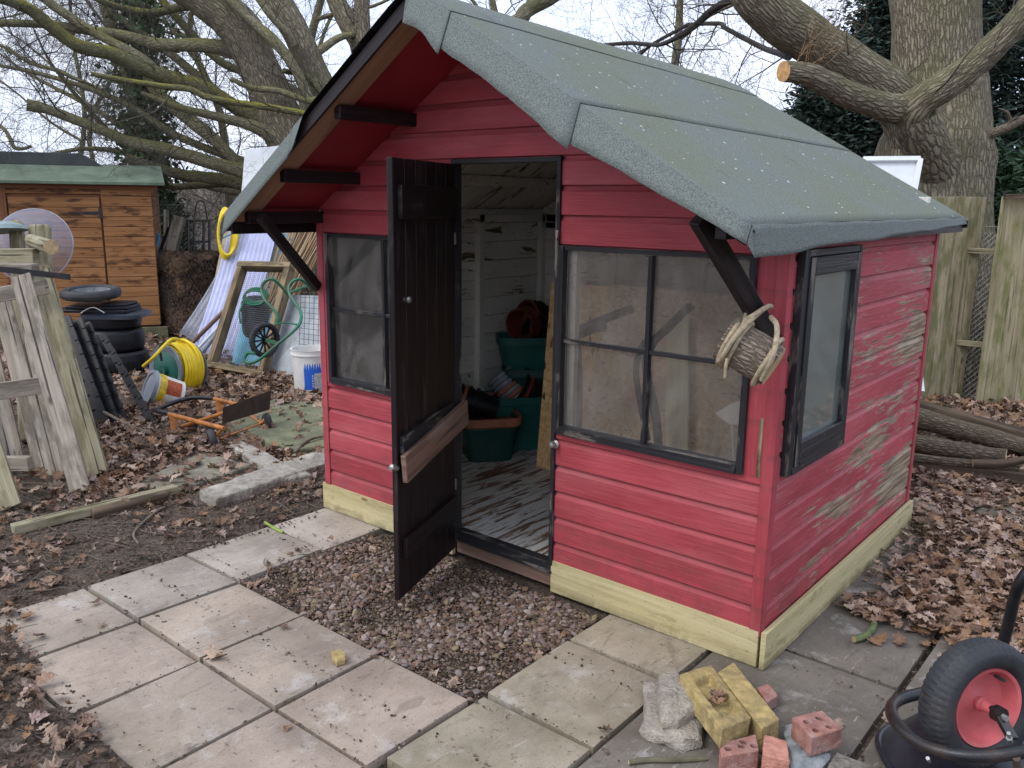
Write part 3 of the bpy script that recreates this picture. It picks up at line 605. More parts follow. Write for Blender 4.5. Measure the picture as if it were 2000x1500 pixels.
for x in (-1.72, -2.10, -2.385, -.76, -.36, -.045):
    z = zf(x)-.062-.02
    b = MB(); b.board((x, -FO+.045, z), (x, .014, z), .055, .038, (1, 0, 0)); b.build('purlin', M_BLK, shed, bevel=.003)
    b = MB(); b.board((x, .05, z+.012), (x, DY-.04, z+.012), .055, .038, (1, 0, 0)); b.build('purlin', M_WTRIM, shed, bevel=.003)
b = MB(); b.board((XW+.004, -FO+.02, zf(XW)-.06), (XW+.004, DY+BO-.02, zf(XW)-.06), .08, .014, (1, 0, 0)); b.build('eaves_board', M_BLK, shed); b = MB(); b.board((XE-.004, -FO+.02, zf(XE)-.04), (XE-.004, DY+BO-.02, zf(XE)-.04), .05, .014, (1, 0, 0)); b.build('eaves_board', M_BLK, shed)
b = MB(); b.board((-2.29, -.40, 1.53), (-2.405, -.012, 1.175), .045, .035, (1, .2, 0)); b.build('brace', M_BLK, shed, bevel=.003)
b = MB(); b.board((-.115, -.41, 1.57), (-.028, -.012, 1.165), .058, .04, (.9, -.45, 0)); b.build('brace', M_BLK, shed, bevel=.003)
# ------------------------------------------------ felt
def flapvec(x, t, lf):
    """offset (dy,dz) of the hanging felt at fraction t of the flap"""
    if x > RX:
        Lr = .120-.070*min(1, max(0, (x+.55)/.61)); Lr *= 1+.02*math.sin(x*23)+.012*math.sin(x*61); return (-.055*t*Lr/.125, -Lr*t)
    k = sstep(-1.93, -1.84, x)                       # 1 = trimmed short, 0 = hangs
    ho = (-.026*t, -.108*t); ou = (-.014*t, -.008*t*t)
    return (ho[0]*(1-k)+ou[0]*k, ho[1]*(1-k)+ou[1]*k)
def felt_strip(xa, xb, off, ext=0.0):
    ysn = list(np.linspace(DY+BO, -FO+.006, 22)); st_ = [('b', .05), ('b', .02)]+[('y', y) for y in ysn]+[('f', t) for t in (.0, .35, .7, 1.0)]
    nu = 14; fm = MB(); vs = []; row = []
    for kind, q in st_:
        for i in range(nu+1):
            x = xa+(xb-xa)*i/nu; z = zf(x)+off+.0016*mnoise.noise(V((x*4, (q if kind == 'y' else -FO)*4, off*100)))
            if kind == 'y': vs.append(V((x, q, z-sag(x, q))))
            elif kind == 'b': vs.append(V((x, DY+BO+.006, z-q-sag(x, 2))))
            else:
                dy, dz = flapvec(x, q, 0); e = 1+ext*sstep(.55, 1, i/nu); vs.append(V((x+(.004 if ext else 0)*q, -FO+dy*e-off*1.1, z+dz*e-.001*(q > 0))))
    fs = []; uvs = []; mis = []
    for r in range(len(st_)-1):
        for i in range(nu):
            a_ = r*(nu+1)+i; f_ = (a_, a_+1, a_+nu+2, a_+nu+1)
            if xb > xa: f_ = f_[::-1]
            fs.append(f_); uvs.append([(vs[j].x, vs[j].y) for j in f_]); mis.append(0 if st_[r+1][0] != 'f' else 1)
    k0 = len(fm.f); fm.add(vs, fs, uvs, 0, True)
    for i, q in enumerate(mis): fm.mi[k0+i] = q
    return fm
SEAM1 = onY(884, 28, -FO).x; SEAM2 = onY(1135, 205, -FO).x
def fbuild(fm, nm='felt_strip'):
    o = fm.build(nm, [M_FELT, M_FELTF, M_FELTB, M_FELTB], shed); m = o.modifiers.new('s', 'SOLIDIFY'); m.thickness = .002; m.offset = 0; m.material_offset = 2; m.material_offset_rim = 1
    return o
fbuild(felt_strip(SEAM2-.03, XE+.004, .003)); fbuild(felt_strip(SEAM1-.03, SEAM2, .0060, .18)); fbuild(felt_strip(RX, SEAM1, .009, .2))
fbuild(felt_strip(-1.9, XW-.004, .003)); fbuild(felt_strip(-1.5, -1.95, .006)); fbuild(felt_strip(RX, -1.55, .009))
# lips over the eaves
for xe, sg in ((XE+.004, 1), (XW-.004, -1)):
    def lip(u, v):
        y = -FO+u*(DY+BO+FO); dr = (.088*(1-u)+.03*u)*(1+.06*math.sin(u*19)); t = v
        return (xe+sg*(.014*t), y, zf(xe)+.003-dr*t+.0015*math.sin(u*40))
    fm = MB(); fm.gridf(lip, 30, 6, 1, True, flip=(sg > 0)); o = fbuild(fm)
c_0 = V((XE+.004, -FO, zf(XE)+.002)); b = MB(); b.prism([c_0, c_0+V((0, -.022, -.052)), c_0+V((.014, .0, -.089))], V((.0015, -.0015, 0))); b.build('felt_corner', M_FELTF, shed)
b = MB(); b.box((XE+.005, DY+BO-.005, zf(XE)-.028), (.03, .02, .035)); b.build('eaves_end', M_BLK, shed, bevel=.002)
# ================================================================ more materials
M_CONC = plain('pale_concrete', (.36, .33, .28), .85, .35, 9, .7, .008, dirt=.6, dirtc=(.13, .11, .08)); M_MCONC = plain('mossy_concrete', (.22, .20, .145), .85, .35, 5, .6, .006, dirt=.6, dirtc=(.09, .08, .055))
M_RUBBLE = plain('white_rubble', (.44, .39, .32), .9, .35, 14, 1.0, .012, dirt=.5, dirtc=(.24, .20, .14)); M_YBRICK = plain('yellow_brick', (.43, .32, .13), .9, .3, 22, .8, .005, dirt=.75, dirtc=(.21, .165, .085)); M_RBRICK = plain('red_brick', (.36, .165, .13), .9, .3, 22, .8, .004, dirt=.6, dirtc=(.34, .27, .24))
M_GSTONE = plain('grey_stone', (.27, .29, .29), .85, .35, 25, .8, .005); M_CONC2 = plain('grey_concrete', (.22, .20, .165), .9, .4, 40, .8, .005)
M_RUBBER = plain('worn_rubber', (.024, .026, .030), .62, .35, 9, .4, .003, dirt=.45, dirtc=(.075, .065, .055)); M_BPLAST = plain('black_plastic', (.007, .007, .010), .45, .3, 6, .15, .003, dirt=.15, dirtc=(.04, .04, .045), spec=.3)
M_FRM = wood('damp_brown_frame', (.15, .105, .055), (.32, .245, .145), (.06, .04, .02), .8, .8, .9, .8, (.09, .07, .04), .46, .64, .6); M_BMET = plain('black_paint', (.010, .011, .013), .34, .3, 12, .3, .002, dirt=.35, dirtc=(.09, .05, .03)); M_RRIM = plain('red_wheel_paint', (.55, .115, .12), .5, .15, 10, .2, .002, dirt=.2, dirtc=(.2, .05, .04))
M_ORG = plain('orange_paint', (.44, .16, .035), .5, .25, 25, .3, .002, dirt=.55, dirtc=(.13, .045, .02)); M_RUST = plain('rusty_plate', (.055, .033, .022), .75, .4, 12, .5, .003, dirt=.5, dirtc=(.02, .018, .016)); M_GRN = plain('green_tube_paint', (.015, .14, .07), .4, .2, 12, .2, .002, dirt=.55, dirtc=(.10, .08, .06))
M_TEAL = plain('dark_green_plastic', (.008, .055, .047), .42, .25, 7, .1, .002, dirt=.2); M_FOAM = plain('black_foam_grip', (.012, .013, .015), .85, .3, 20, spec=.1)
M_TEAL2 = plain('teal_plastic', (.012, .105, .083), .45, .2, 7, .1, .002); M_TERRA = plain('terracotta_plastic', (.33, .12, .07), .6, .2, 12, .2, .002, dirt=.3); M_TERRA2 = plain('red_brown_plastic', (.16, .035, .022), .5, .25, 12, .2, .002)
M_BLUE = plain('blue_plastic', (.01, .07, .42), .4, .1, 10); M_YEL = plain('yellow_hose', (.72, .52, .015), .38, .12, 10, .1, .002, dirt=.12, dirtc=(.3, .2, .03)); M_GREY = plain('grey_plastic', (.22, .24, .27), .45, .2, 8); M_LGREY = plain('galvanised_metal', (.30, .33, .35), .5, .22, 4, .3, .004, metal=.35, dirt=.5, dirtc=(.14, .13, .11))
M_PALE = wood('grey_pallet_wood', (.215, .18, .135), (.38, .335, .27), (.10, .08, .06), .85, 1, .9, .8, (.12, .10, .075), .46, .66, .9); M_GRW = wood('green_weathered_wood', (.21, .185, .115), (.38, .34, .225), (.10, .075, .045), .85, .9, .8, .8, (.13, .115, .06), .46, .66, .8)
M_FEN = wood('green_fence_wood', (.19, .16, .095), (.38, .325, .215), (.10, .075, .05), .85, .7, .7, .8, (.13, .13, .05), .44, .62, .5); M_FEN2 = wood('mossy_fence_wood', (.20, .17, .095), (.37, .32, .205), (.10, .08, .05), .85, .7, .7, .9, (.15, .16, .055), .44, .66, .5)
M_ORW = wood('orange_shed_boards', (.20, .085, .030), (.38, .18, .07), (.045, .016, .008), .7, .4, .8, .85, (.055, .022, .011), .53, .68); M_ORT = wood('brown_shed_trim', (.14, .055, .025), (.22, .09, .04), None, .7, .4, 1)
M_ROOFG = plain('green_roof_felt', (.115, .15, .105), .9, .25, 5, .4, .003); M_ROOFD = plain('dark_ridge_felt', (.055, .062, .060), .9, .25, 5); M_WHT = plain('white_panel', (.66, .69, .70), .6, .08, 3, .1, dirt=.2, dirtc=(.33, .31, .26)); M_WBUCK = plain('white_plastic', (.68, .67, .63), .45, .08, 6, .1, dirt=.3, dirtc=(.3, .26, .2)); M_LBLUE = plain('pale_blue_board', (.14, .38, .50), .6, .15, 6); M_LABB = plain('blue_label', (.02, .12, .55), .5, .1, 20, dirt=.1); M_LABW = plain('newsprint_label', (.42, .42, .40), .7, .5, 90)
M_LOGW = bark('weathered_log', (.035, .027, .02), (.20, .155, .11), .35, (.12, .11, .06), 2.5); M_LOGD = wood('split_dark_timber', (.045, .03, .02), (.16, .115, .075), None, .9, .9, .5, .6, (.02, .016, .012), .5, .65, .7); M_CANE = wood('bamboo', (.20, .12, .06), (.42, .30, .17), None, .6, .3, 1); M_WIRE = plain('wire', (.10, .105, .10), .5, .3, 20, metal=.5)
M_BRIG = plain('bright_metal', (.30, .30, .29), .5, .2, 20, metal=.6)
def clear_mat(name, c, a, rough=.25, alt=None):
    m = Mt(name); m.t.nodes.remove(m.b); tr = m.N('ShaderNodeBsdfTransparent'); tr.inputs[0].default_value = (.93, .94, .97, 1); b = m.N('ShaderNodeBsdfPrincipled'); b.inputs['Base Color'].default_value = (*c, 1); b.inputs['Roughness'].default_value = rough
    n = m.noise(5, 5, .6); f = m.math('ADD', m.math('MULTIPLY', m.ramp(n, .3, .7), a*.4), a*.8); s = m.N('ShaderNodeMixShader'); m.L(f, s.inputs[0]); m.L(tr.outputs[0], s.inputs[1]); m.L(b.outputs[0], s.inputs[2]); m.L(s.outputs[0], m.out.inputs[0]); return m.m
M_CORR = clear_mat('corrugated_plastic', (.52, .54, .74), .72); M_CORR2 = clear_mat('clear_corrugated_plastic', (.36, .37, .42), .42); M_DOME = clear_mat('clear_plastic_sheet', (.30, .31, .38), .42)
M_SHEET = clear_mat('crumpled_clear_plastic', (.75, .78, .82), .62)
# ================================================================ hanging log with rope
A0, A1 = at(1418, 660, 2.60), at(1512, 716, 2.545); t = thing('hanging_log', 'short bark covered log tied with rope to the black roof brace at the shed corner', 'log', (A0+A1)/2-V((0, 0, .09)))
ax = (A1-A0).normalized(); L0 = (A1-A0).length; b = MB(); R0 = .071
b.tube([A0+ax*(L0*i/9) for i in range(10)], [R0*(1.03-.012*i) for i in range(10)], 40, lump=.10, seed=3, capmi=1); b.build('log', [M_LOGB, M_CUT], t)
b = MB(); a_, p_, q_ = frame(ax)
def ring(mb, s0, s1, turns, r=.0075, R=R0+.008, n=46):
    pts = [A0+ax*(s0+(s1-s0)*i/n)+(p_*math.cos(6.283*turns*i/n+.6)+q_*math.sin(6.283*turns*i/n+.6))*(R+.002*math.sin(i)) for i in range(n+1)]
    mb.tube(pts, r, 8); return pts
ring(b, .018, .05, 2.4); ring(b, L0-.02, L0-.025, 1.0)
BR = V((-.04, -.065, 1.235)); top = at(1476, 610, 2.62)
b.tube([at(1440, 655, 2.60), at(1455, 628, 2.55), at(1478, 612, 2.55), at(1500, 598, 2.60), at(1506, 600, 2.68)], .0078, 8, k=5); b.tube([at(1506, 598, 2.68), at(1490, 605, 2.62), at(1462, 630, 2.52), at(1432, 662, 2.50), at(1415, 690, 2.52), at(1404, 706, 2.55)], .0078, 8, k=5)
b.tube([at(1506, 620, 2.55), at(1517, 635, 2.46), at(1516, 665, 2.42), at(1506, 705, 2.42), at(1488, 742, 2.48)], .0078, 8, k=5); b.tube([at(1450, 640, 2.62), at(1458, 612, 2.66), at(1462, 600, 2.68)], .0072, 8, k=4)
b.tube([at(1420, 700, 2.50), at(1417, 718, 2.50), at(1416, 738, 2.51)], .005, 8, k=4, lump=.2)
b.build('rope', M_ROPE, t)
# ================================================================ pots and boards inside the shed
def pot_prof(r0, r1, h, t=.004, rim=.012, mi=0, mr=None):
    mr = mi if mr is None else mr
    return [(0, .004, mi), (r0-t, .004, mi), (r1-t, h-.002, mr), (r1+rim*.4, h, mr), (r1+rim*.5, h-rim*1.6, mr), (r1-.002, h-rim*1.8, mi), (r0, 0, mi), (0, 0, mi)]
def pot(name, label, cat, P, r0, r1, h, mats, direction=(0, 0, 1), group=None, n=28, mr=None, extra=()):
    M = Matrix.Translation(P) @ V(direction).to_track_quat('Z', 'Y').to_matrix().to_4x4(); b = MB(); b.lathe(pot_prof(r0, r1, h, mr=mr), M, n)
    for z, k in extra: b.lathe(pot_prof(r0*.98, r1*.98, h, mi=k, mr=k), M @ Matrix.Translation((0, 0, z)), n)
    return tag(b.build(name, mats), label, cat, group)
def trough(b, c, lx, ly, h, ax, tp=.78, mi=0, rim=.018):
    """tapered open box planter; c = base centre"""
    X_, Y_ = V(ax).normalized(), V((0, 0, 1)).cross(V(ax)).normalized(); Z_ = V((0, 0, 1)); c = V(c)
    def loop(f, z, r=.22):
        o = []
        for k in range(32):
            a = 6.283*k/32; x = math.copysign(abs(math.cos(a))**.35, math.cos(a)); y = math.copysign(abs(math.sin(a))**.35, math.sin(a)); o.append(c+X_*(x*lx/2*f)+Y_*(y*ly/2*f)+Z_*z)
        return o
    Ls = [loop(tp*.95, .0), loop(tp, 0.0), loop(.955, h-.05), loop(1.0, h-.045), loop(1.0, h), loop(.93, h), loop(tp*.94, .015), loop(.01, .015)]; vs = [p for l in Ls for p in l]; fs = []
    for r in range(len(Ls)-1):
        for k in range(32): fs.append((r*32+k, r*32+(k+1) % 32, (r+1)*32+(k+1) % 32, (r+1)*32+k))
    fs.append(tuple(range(32))[::-1]); b.add(vs, fs, [[(vs[i].x, vs[i].y+vs[i].z) for i in f] for f in fs], mi, True)
SX = RT.copy(); SX.z = 0; SX.normalize(); SF = FW.copy(); SF.z = 0; SF.normalize()
ZI = .13
t = thing('square_planter', 'dark green square plastic planter with a terracotta rim, just inside the open door', 'planter', gnd(950, 905, ZI)+SF*.15)
c0 = V(t.location); b = MB(); trough(b, c0, .345, .33, .245, SX+SF*.25, .74); b.build('body', M_TEAL, t, weld=True); b = MB(); trough(b, c0+V((0, 0, .205)), .365, .35, .06, SX+SF*.25, .93); b.build('rim', M_TERRA, t, weld=True)
P = c0+V((0, 0, .27)); D5 = (P-CAM).dot(FW)
pot('flower_pot', 'black plastic pot lying on the green planter with a bright blue pot pushed inside it', 'plant pot', at(972, 800, D5), .05, .085, .15, [M_BPLAST, M_BLUE, M_TERRA], (at(925, 785, D5)-at(975, 800, D5)), mr=0, extra=((.045, 0), (.065, 2), (.10, 0), (.14, 1)))
pot('flower_pot', 'black pot with a terracotta coloured rim standing behind the lying black pots', 'plant pot', at(950, 810, D5+.35), .085, .115, .17, [M_BPLAST, M_TERRA], mr=1)
t2 = MB(); trough(t2, gnd(1030, 898, ZI)+SF*.30, .62, .24, .33, SX*.9+SF*.2, .82); o = t2.build('trough_planter', M_TEAL2, weld=True); tag(o, 'teal plastic trough planter on the floor against the left of the chipboard sheet', 'planter')
P2 = gnd(1030, 898, ZI)+SF*.32; D6 = (P2-CAM).dot(FW); t3 = MB(); trough(t3, at(1035, 735, D6), .42, .26, .26, SX*.9+SF*.1, .72); o = t3.build('trough_planter', M_TEAL2, weld=True); tag(o, 'upper teal planter balanced on top of other pots below the red brown pots', 'planter')
pot('flower_pot_stack', 'tilted stack of grey and orange plastic pots leaning on the teal trough', 'plant pots', at(1032, 803, D6-.1), .06, .09, .12, [M_GREY, M_TERRA], (at(993, 755, D6-.1)-at(1032, 803, D6-.1)), mr=0, extra=((.03, 1), (.055, 0), (.08, 1), (.11, 0), (.14, 0), (.165, 0)))
pot('flower_pot_stack', 'dark stack of black pots squeezed between the two teal planters', 'plant pots', at(1068, 775, D6-.05), .07, .11, .12, [M_BPLAST, M_TERRA2], (at(1030, 758, D6-.05)-at(1068, 775, D6)), mr=0, extra=((.03, 0), (.06, 1), (.09, 0)))
pot('flower_pot_stack', 'row of red brown plastic pots lying on the upper teal planter', 'plant pots', at(1050, 625, D6+.05), .075, .098, .13, [M_TERRA2, M_BPLAST], (at(1003, 638, D6-.05)-at(1050, 625, D6+.15)), mr=0, extra=((.035, 0), (.07, 0)))
pot('flower_pot_stack', 'black pots lying behind the red brown pots on the upper teal planter', 'plant pots', at(1075, 630, D6+.15), .09, .12, .12, [M_BPLAST, M_TERRA2], (at(1030, 625, D6+.1)-at(1075, 632, D6+.2)), mr=0, extra=((.04, 0), (.08, 1)))
pot('flower_pot', 'single open black pot on its side on the right of the upper teal planter', 'plant pot', at(1062, 652, D6), .07, .10, .10, [M_BPLAST], (at(1040, 645, D6)-at(1062, 652, D6+.1)))
# filler that carries the upper planter
o = MB(); trough(o, P2+V((0, 0, .33))+SX*.02, .36, .2, .16, SX, .8); tag(o.build('trough_planter', M_TEAL, weld=True), 'small dark planter under the upper teal planter, mostly hidden by black pots', 'planter')
# chipboard sheet leaning on the back wall
q0 = gnd(1047, 912, ZI); q1 = V((q0.x+.19, 1.55, 1.23)); t = MB(); w = 1.60; n_ = V((0, -1, .35)).normalized(); up_ = (V((0, 1.62, 1.22))-V((0, q0.y, ZI))); up_.x = 0
lft = V((q0.x, q0.y, ZI)); tl = onY(1077, 550, 1.14); rt_ = lft+V((1.62, -.01, 0)); tr_ = tl+V((1.62, -.01, 0))
nn = (rt_-lft).cross(tl-lft).normalized(); t.prism([lft, rt_, tr_, tl], nn*-.014); o = t.build('chipboard_sheet', M_OSB); tag(o, 'large sheet of orange chipboard leaning on the back wall inside the shed', 'board')
# faded brown board nearer the window
a0, a1 = onY(1105, 850, .95), onY(1460, 925, .55)
b = MB(); pts = [V((-1.28, .62, ZI)), V((-.10, .60, ZI)), V((-.10, .98, 1.20)), V((-1.30, .98, 1.20))]; b.prism(pts, V((0, .010, -.003))); tag(b.build('brown_board', M_BRD), 'brown strand board standing behind the large front window with black tubes before it', 'board')
t = thing('pushchair_frame', 'bent black metal tube handles standing behind the large front window', 'frame', (-1.2, .5, ZI))
def winp(u, v, y): return onY(u, v, y)
b = MB(); b.tube([V((-1.14, .45, ZI)), winp(1130, 800, .42), winp(1128, 700, .42), winp(1126, 655, .42), winp(1150, 635, .42), winp(1235, 603, .46)], .019, 12, k=4); b.build('handle', M_FOAM, t)
b = MB(); b.tube([winp(1135, 650, .40), winp(1160, 640, .38), winp(1180, 638, .38)], .024, 12, k=3); b.build('grip', M_FOAM, t)
b = MB(); b.tube([V((-.70, .47, ZI)), winp(1285, 850, .45), winp(1262, 720, .45), winp(1275, 670, .45), winp(1300, 645, .47), winp(1335, 610, .50), winp(1350, 598, .5)], .019, 12, k=4); b.build('handle', M_FOAM, t)
b = MB(); b.tube([winp(1265, 860, .5), winp(1243, 740, .5), winp(1248, 690, .5), winp(1262, 665, .5)], .014, 10, k=4); b.build('side_tube', M_FOAM, t); b = MB(); b.tube([V((-1.14, .45, .3)), V((-.70, .47, .3))], .012, 8); b.build('cross_tube', M_FOAM, t)
b = MB(); b.board(V((-.64, .56, ZI)), winp(1325, 625, .88), .11, .02, (0, -1, .3)); tag(b.build('pale_plank', wood('pale_green_plank', (.42, .40, .27), (.55, .52, .37), None, .7, .2, 1)), 'pale plank leaning behind the right panes of the large front window', 'plank')
b = MB(); b.prism([winp(1397, 808, .12), winp(1425, 790, .12), winp(1458, 778, .12), winp(1458, 830, .10), winp(1425, 829, .10)], V((0, .003, 0))); b.tube([winp(1430, 826, .12), V((-.16, .14, .30)), V((-.17, .16, ZI))], .006, 6); tag(b.build('white_scraper', M_WBUCK), 'pointed white plastic piece behind the bottom right pane of the front window', 'plastic piece')
b = MB(); b.prism([V((-2.27, .07, .745)), V((-1.66, .06, .78)), V((-1.66, .065, 1.33)), V((-2.27, .085, 1.36))], V((0, .002, 0))); tag(b.build('clear_sheet', M_SHEET), 'crumpled clear plastic sheet standing behind the left window', 'plastic sheet')
b = MB(); b.prism([V((-2.20, .055, .80)), V((-2.12, .055, .83)), V((-1.95, .055, 1.06)), V((-1.93, .055, 1.12)), V((-2.05, .055, 1.0))], V((0, .003, 0))); tag(b.build('white_strip', M_WBUCK), 'slanting white plastic strip behind the left window', 'strip')
# ================================================================ bricks and rubble by the shed corner
def roughen(o, vox, lv, bev=0):
    m = o.modifiers.new('r', 'REMESH'); m.mode = 'VOXEL'; m.voxel_size = vox
    for sz, st in lv: tx = bpy.data.textures.new('chips', 'CLOUDS'); tx.noise_scale = sz; m = o.modifiers.new('d', 'DISPLACE'); m.texture = tx; m.strength = st; m.mid_level = .5; m.texture_coords = 'GLOBAL'
    return o
def rock(name, outline, zt, zb, mat, label, cat, jit=.006, tilt=None):
    top = [gnd(u, v, zt) for u, v in outline]; b = MB(); c = sum(top, V((0, 0, 0)))/len(top); n = 24; P = []
    m = len(top)
    for i in range(m):
        for k in range(4): P.append(top[i].lerp(top[(i+1) % m], k/4))
    m = len(P); rings = []
    for f, z, w in ((.0, zt, 0), (.45, zt+.003, .3), (.85, zt, .6), (.97, zt-.008, 1), (1.0, (zt+zb)/2, 1), (.97, zb, 1)):
        rings.append([V((c.x+(p.x-c.x)*f, c.y+(p.y-c.y)*f, z))+V([(mnoise.noise(p*14+V((z*25, d*9, f*1)))*1.5+mnoise.noise(p*45+V((z*60, d*9, 0)))*.5)*jit*(w+.35) for d in range(3)]) for p in P])
    vs = [p for r in rings for p in r]; fs = []
    for r in range(5):
        for k in range(m): fs.append((r*m+k, (r+1)*m+k, (r+1)*m+(k+1) % m, r*m+(k+1) % m))
    fs = [f[::-1] for f in fs] if False else fs
    b.add(vs, fs, [[(vs[i].x, vs[i].y) for i in f] for f in fs], 0, False); return tag(b.build(name, mat, weld=True, bevel=0), label, cat)
rock('rubble_slab', [(1256, 1326), (1280, 1325), (1350, 1345), (1376, 1400), (1373, 1440), (1335, 1442), (1290, 1428), (1253, 1415)], .045, 0, M_RUBBLE, 'broken white concrete slab, lowest and leftmost piece of the rubble by the shed corner', 'rubble', .006)
rock('rubble_slab', [(1287, 1310), (1320, 1302), (1345, 1330), (1385, 1372), (1352, 1385), (1322, 1402), (1290, 1400), (1286, 1350)], .085, .047, M_RUBBLE, 'smaller broken concrete piece on top of the white slab beside the hollow yellow brick', 'rubble', .006)
def brick(name, P4, zt, h, mat, label, holes=(), frog=False, ups=None, groove=0, cat='brick', zt4=None):
    """P4: four pixel corners of the top face (near-left, far..., order round), zt height; built as a real brick"""
    z4 = zt4 or [zt]*4; T = [gnd(u, v, z) for (u, v), z in zip(P4, z4)]; X_ = (T[1]-T[0]); Y_ = (T[3]-T[0]); n = X_.cross(Y_).normalized()
    if n.z < 0: n = -n
    t = thing(name, label, cat, (T[0]+T[2])/2-n*h); b = MB()
    if frog:
        m = .20; I = [T[0]+X_*a+Y_*c for a, c in ((.15, m), (.85, m), (.85, 1-m), (.15, 1-m))]; J = [p-n*.03+((T[0]+T[2])/2-p)*.12 for p in I]
        vs = T+I+J+[p-n*h for p in T]; fs = [(0, 1, 5, 4), (1, 2, 6, 5), (2, 3, 7, 6), (3, 0, 4, 7), (4, 5, 9, 8), (5, 6, 10, 9), (6, 7, 11, 10), (7, 4, 8, 11), (8, 9, 10, 11), (0, 12, 13, 1), (1, 13, 14, 2), (2, 14, 15, 3), (3, 15, 12, 0), (15, 14, 13, 12)]
        b.add(vs, fs, [[(vs[i].x, vs[i].y+vs[i].z) for i in f] for f in fs])
    else: b.prism(T, -n*h)
    bo = b.build('body', mat, t); o = bo
    if holes:
        hb = MB()
        for a, c in holes:
            cc = T[0]+X_*a+Y_*c; M = Matrix.Translation(cc+n*.004) @ n.to_track_quat('Z', 'Y').to_matrix().to_4x4(); hb.lathe([(0, .0), (.010, 0), (.010, -.045), (0, -.045)], M, 14)
        ho = hb.build('hole', mat, t); hm = ho.data; bm = bmesh.new(); bm.from_mesh(hm); bmesh.ops.remove_doubles(bm, verts=bm.verts, dist=1e-5); bmesh.ops.recalc_face_normals(bm, faces=bm.faces); bm.to_mesh(hm); bm.free()
        bm = bmesh.new(); bm.from_mesh(o.data); bmesh.ops.recalc_face_normals(bm, faces=bm.faces); bm.to_mesh(o.data); bm.free()
        md = o.modifiers.new('h', 'BOOLEAN'); md.operation = 'DIFFERENCE'; md.object = ho; md.solver = 'EXACT'
        bpy.context.view_layer.update(); dg = bpy.context.evaluated_depsgraph_get(); me = bpy.data.meshes.new_from_object(o.evaluated_get(dg)); o.modifiers.clear(); o.data = me; bpy.data.objects.remove(ho)
    if groove:
        g = MB()
    m = o.modifiers.new('b', 'BEVEL'); m.width = .004; m.segments = 2; m.limit_method = 'ANGLE'; m.angle_limit = rad(40)
    m = o.modifiers.new('r', 'REMESH'); m.mode = 'VOXEL'; m.voxel_size = .0022
    for sz, st in ((.022, .0035), (.006, .0022)):
        tx = bpy.data.textures.new('chips', 'CLOUDS'); tx.noise_scale = sz; m = o.modifiers.new('d', 'DISPLACE'); m.texture = tx; m.strength = st; m.mid_level = .5; m.texture_coords = 'GLOBAL'
    # one mesh thing: drop the empty
    for k in ('label', 'category'): o[k] = t[k]
    loc = V(t.location); o.parent = None; o.location = loc; bpy.data.objects.remove(t); o.name = name
    return o
brick('brick', [(1328, 1316), (1411, 1424), (1467, 1402), (1388, 1297)], .115, .062, M_YBRICK, 'yellow brick lying hollow side up with dead leaves in its recess', frog=True, zt4=[.11, .135, .10, .085])
brick('brick', [(1401, 1313), (1487, 1422), (1523, 1404), (1433, 1292)], .09, .085, M_YBRICK, 'yellow brick with dark spots on its edge, right of the hollow one', zt4=[.085, .095, .095, .085])
brick('brick', [(1547, 1402), (1586, 1442), (1646, 1423), (1605, 1387)], .115, .062, M_RBRICK, 'half red brick with four holes on top of the blue grey stone', holes=((.3, .28), (.3, .70), (.74, .3), (.74, .72)))
brick('brick', [(1406, 1450), (1409, 1478), (1482, 1466), (1476, 1434)], .075, .072, M_RBRICK, 'red brick end with dark holes and grooves below the hollow yellow brick', holes=((.3, .62), (.55, .2), (.6, .55), (.75, .9)))
brick('brick', [(1492, 1434), (1489, 1474), (1543, 1486), (1537, 1446)], .082, .08, plain('pink_red_brick', (.48, .22, .16), .9, .25, 30, .7, .003), 'plain pinkish red half brick between the holed red brick and the blue grey stone')
brick('brick', [(1478, 1342), (1497, 1372), (1520, 1357), (1500, 1333)], .045, .043, M_RBRICK, 'dark red brick fragment poking out behind the spotted yellow brick')
rock('grey_stone', [(1530, 1412), (1560, 1404), (1625, 1440), (1622, 1480), (1600, 1498), (1545, 1500), (1536, 1450)], .048, 0, M_GSTONE, 'blue grey stone block under the half red brick with four holes', 'stone', .006)
brick('concrete_block', [(1634, 1468), (1606, 1512), (1680, 1540), (1702, 1494)], .05, .048, M_CONC2, 'grey speckled concrete block at the bottom edge, right of the bricks', cat='block')
rock('yellow_stone', [(646, 1270), (664, 1267), (679, 1275), (676, 1285), (658, 1290), (648, 1282)], .028, 0, M_YBRICK, 'small lone yellow stone chip on the pink paving left of the gravel', 'stone', .004)
def stick(label, pts, mat, name='stick', cat='stick', n=8, k=4, group=None, lump=.15, seed=1, capmi=None):
    b = MB(); b.tube([(*p[:3], p[3]) for p in pts], None, n, k=k, lump=lump, seed=seed, capmi=capmi); return tag(b.build(name, mat), label, cat, group)
def gp(u, v, r, z=None):
    P = gnd(u, v, r if z is None else z); return (P.x, P.y, P.z, r)
stick('straight mossy stick lying on the slab below the white rubble', [gp(1228, 1489, .007), gp(1270, 1484, .008), gp(1330, 1484, .008), gp(1380, 1482, .006)], [M_TWIG2, M_CUT], capmi=1, seed=5)
stick('short curved green twig on the grey slab beside the leaf pile', [gp(1667, 1249, .013), gp(1688, 1243, .013), gp(1704, 1228, .012), (*gnd(1708, 1217, .02), .012)], [plain('green_mossy_twig', (.12, .15, .06), .8, .4, 40), M_CUT], capmi=1, seed=6)
stick('bright green twig lying across the top corner of the paving', [gp(517, 1020, .006), gp(535, 1031, .008), gp(553, 1040, .007)], [plain('lime_twig', (.22, .30, .06), .7, .3, 40)])
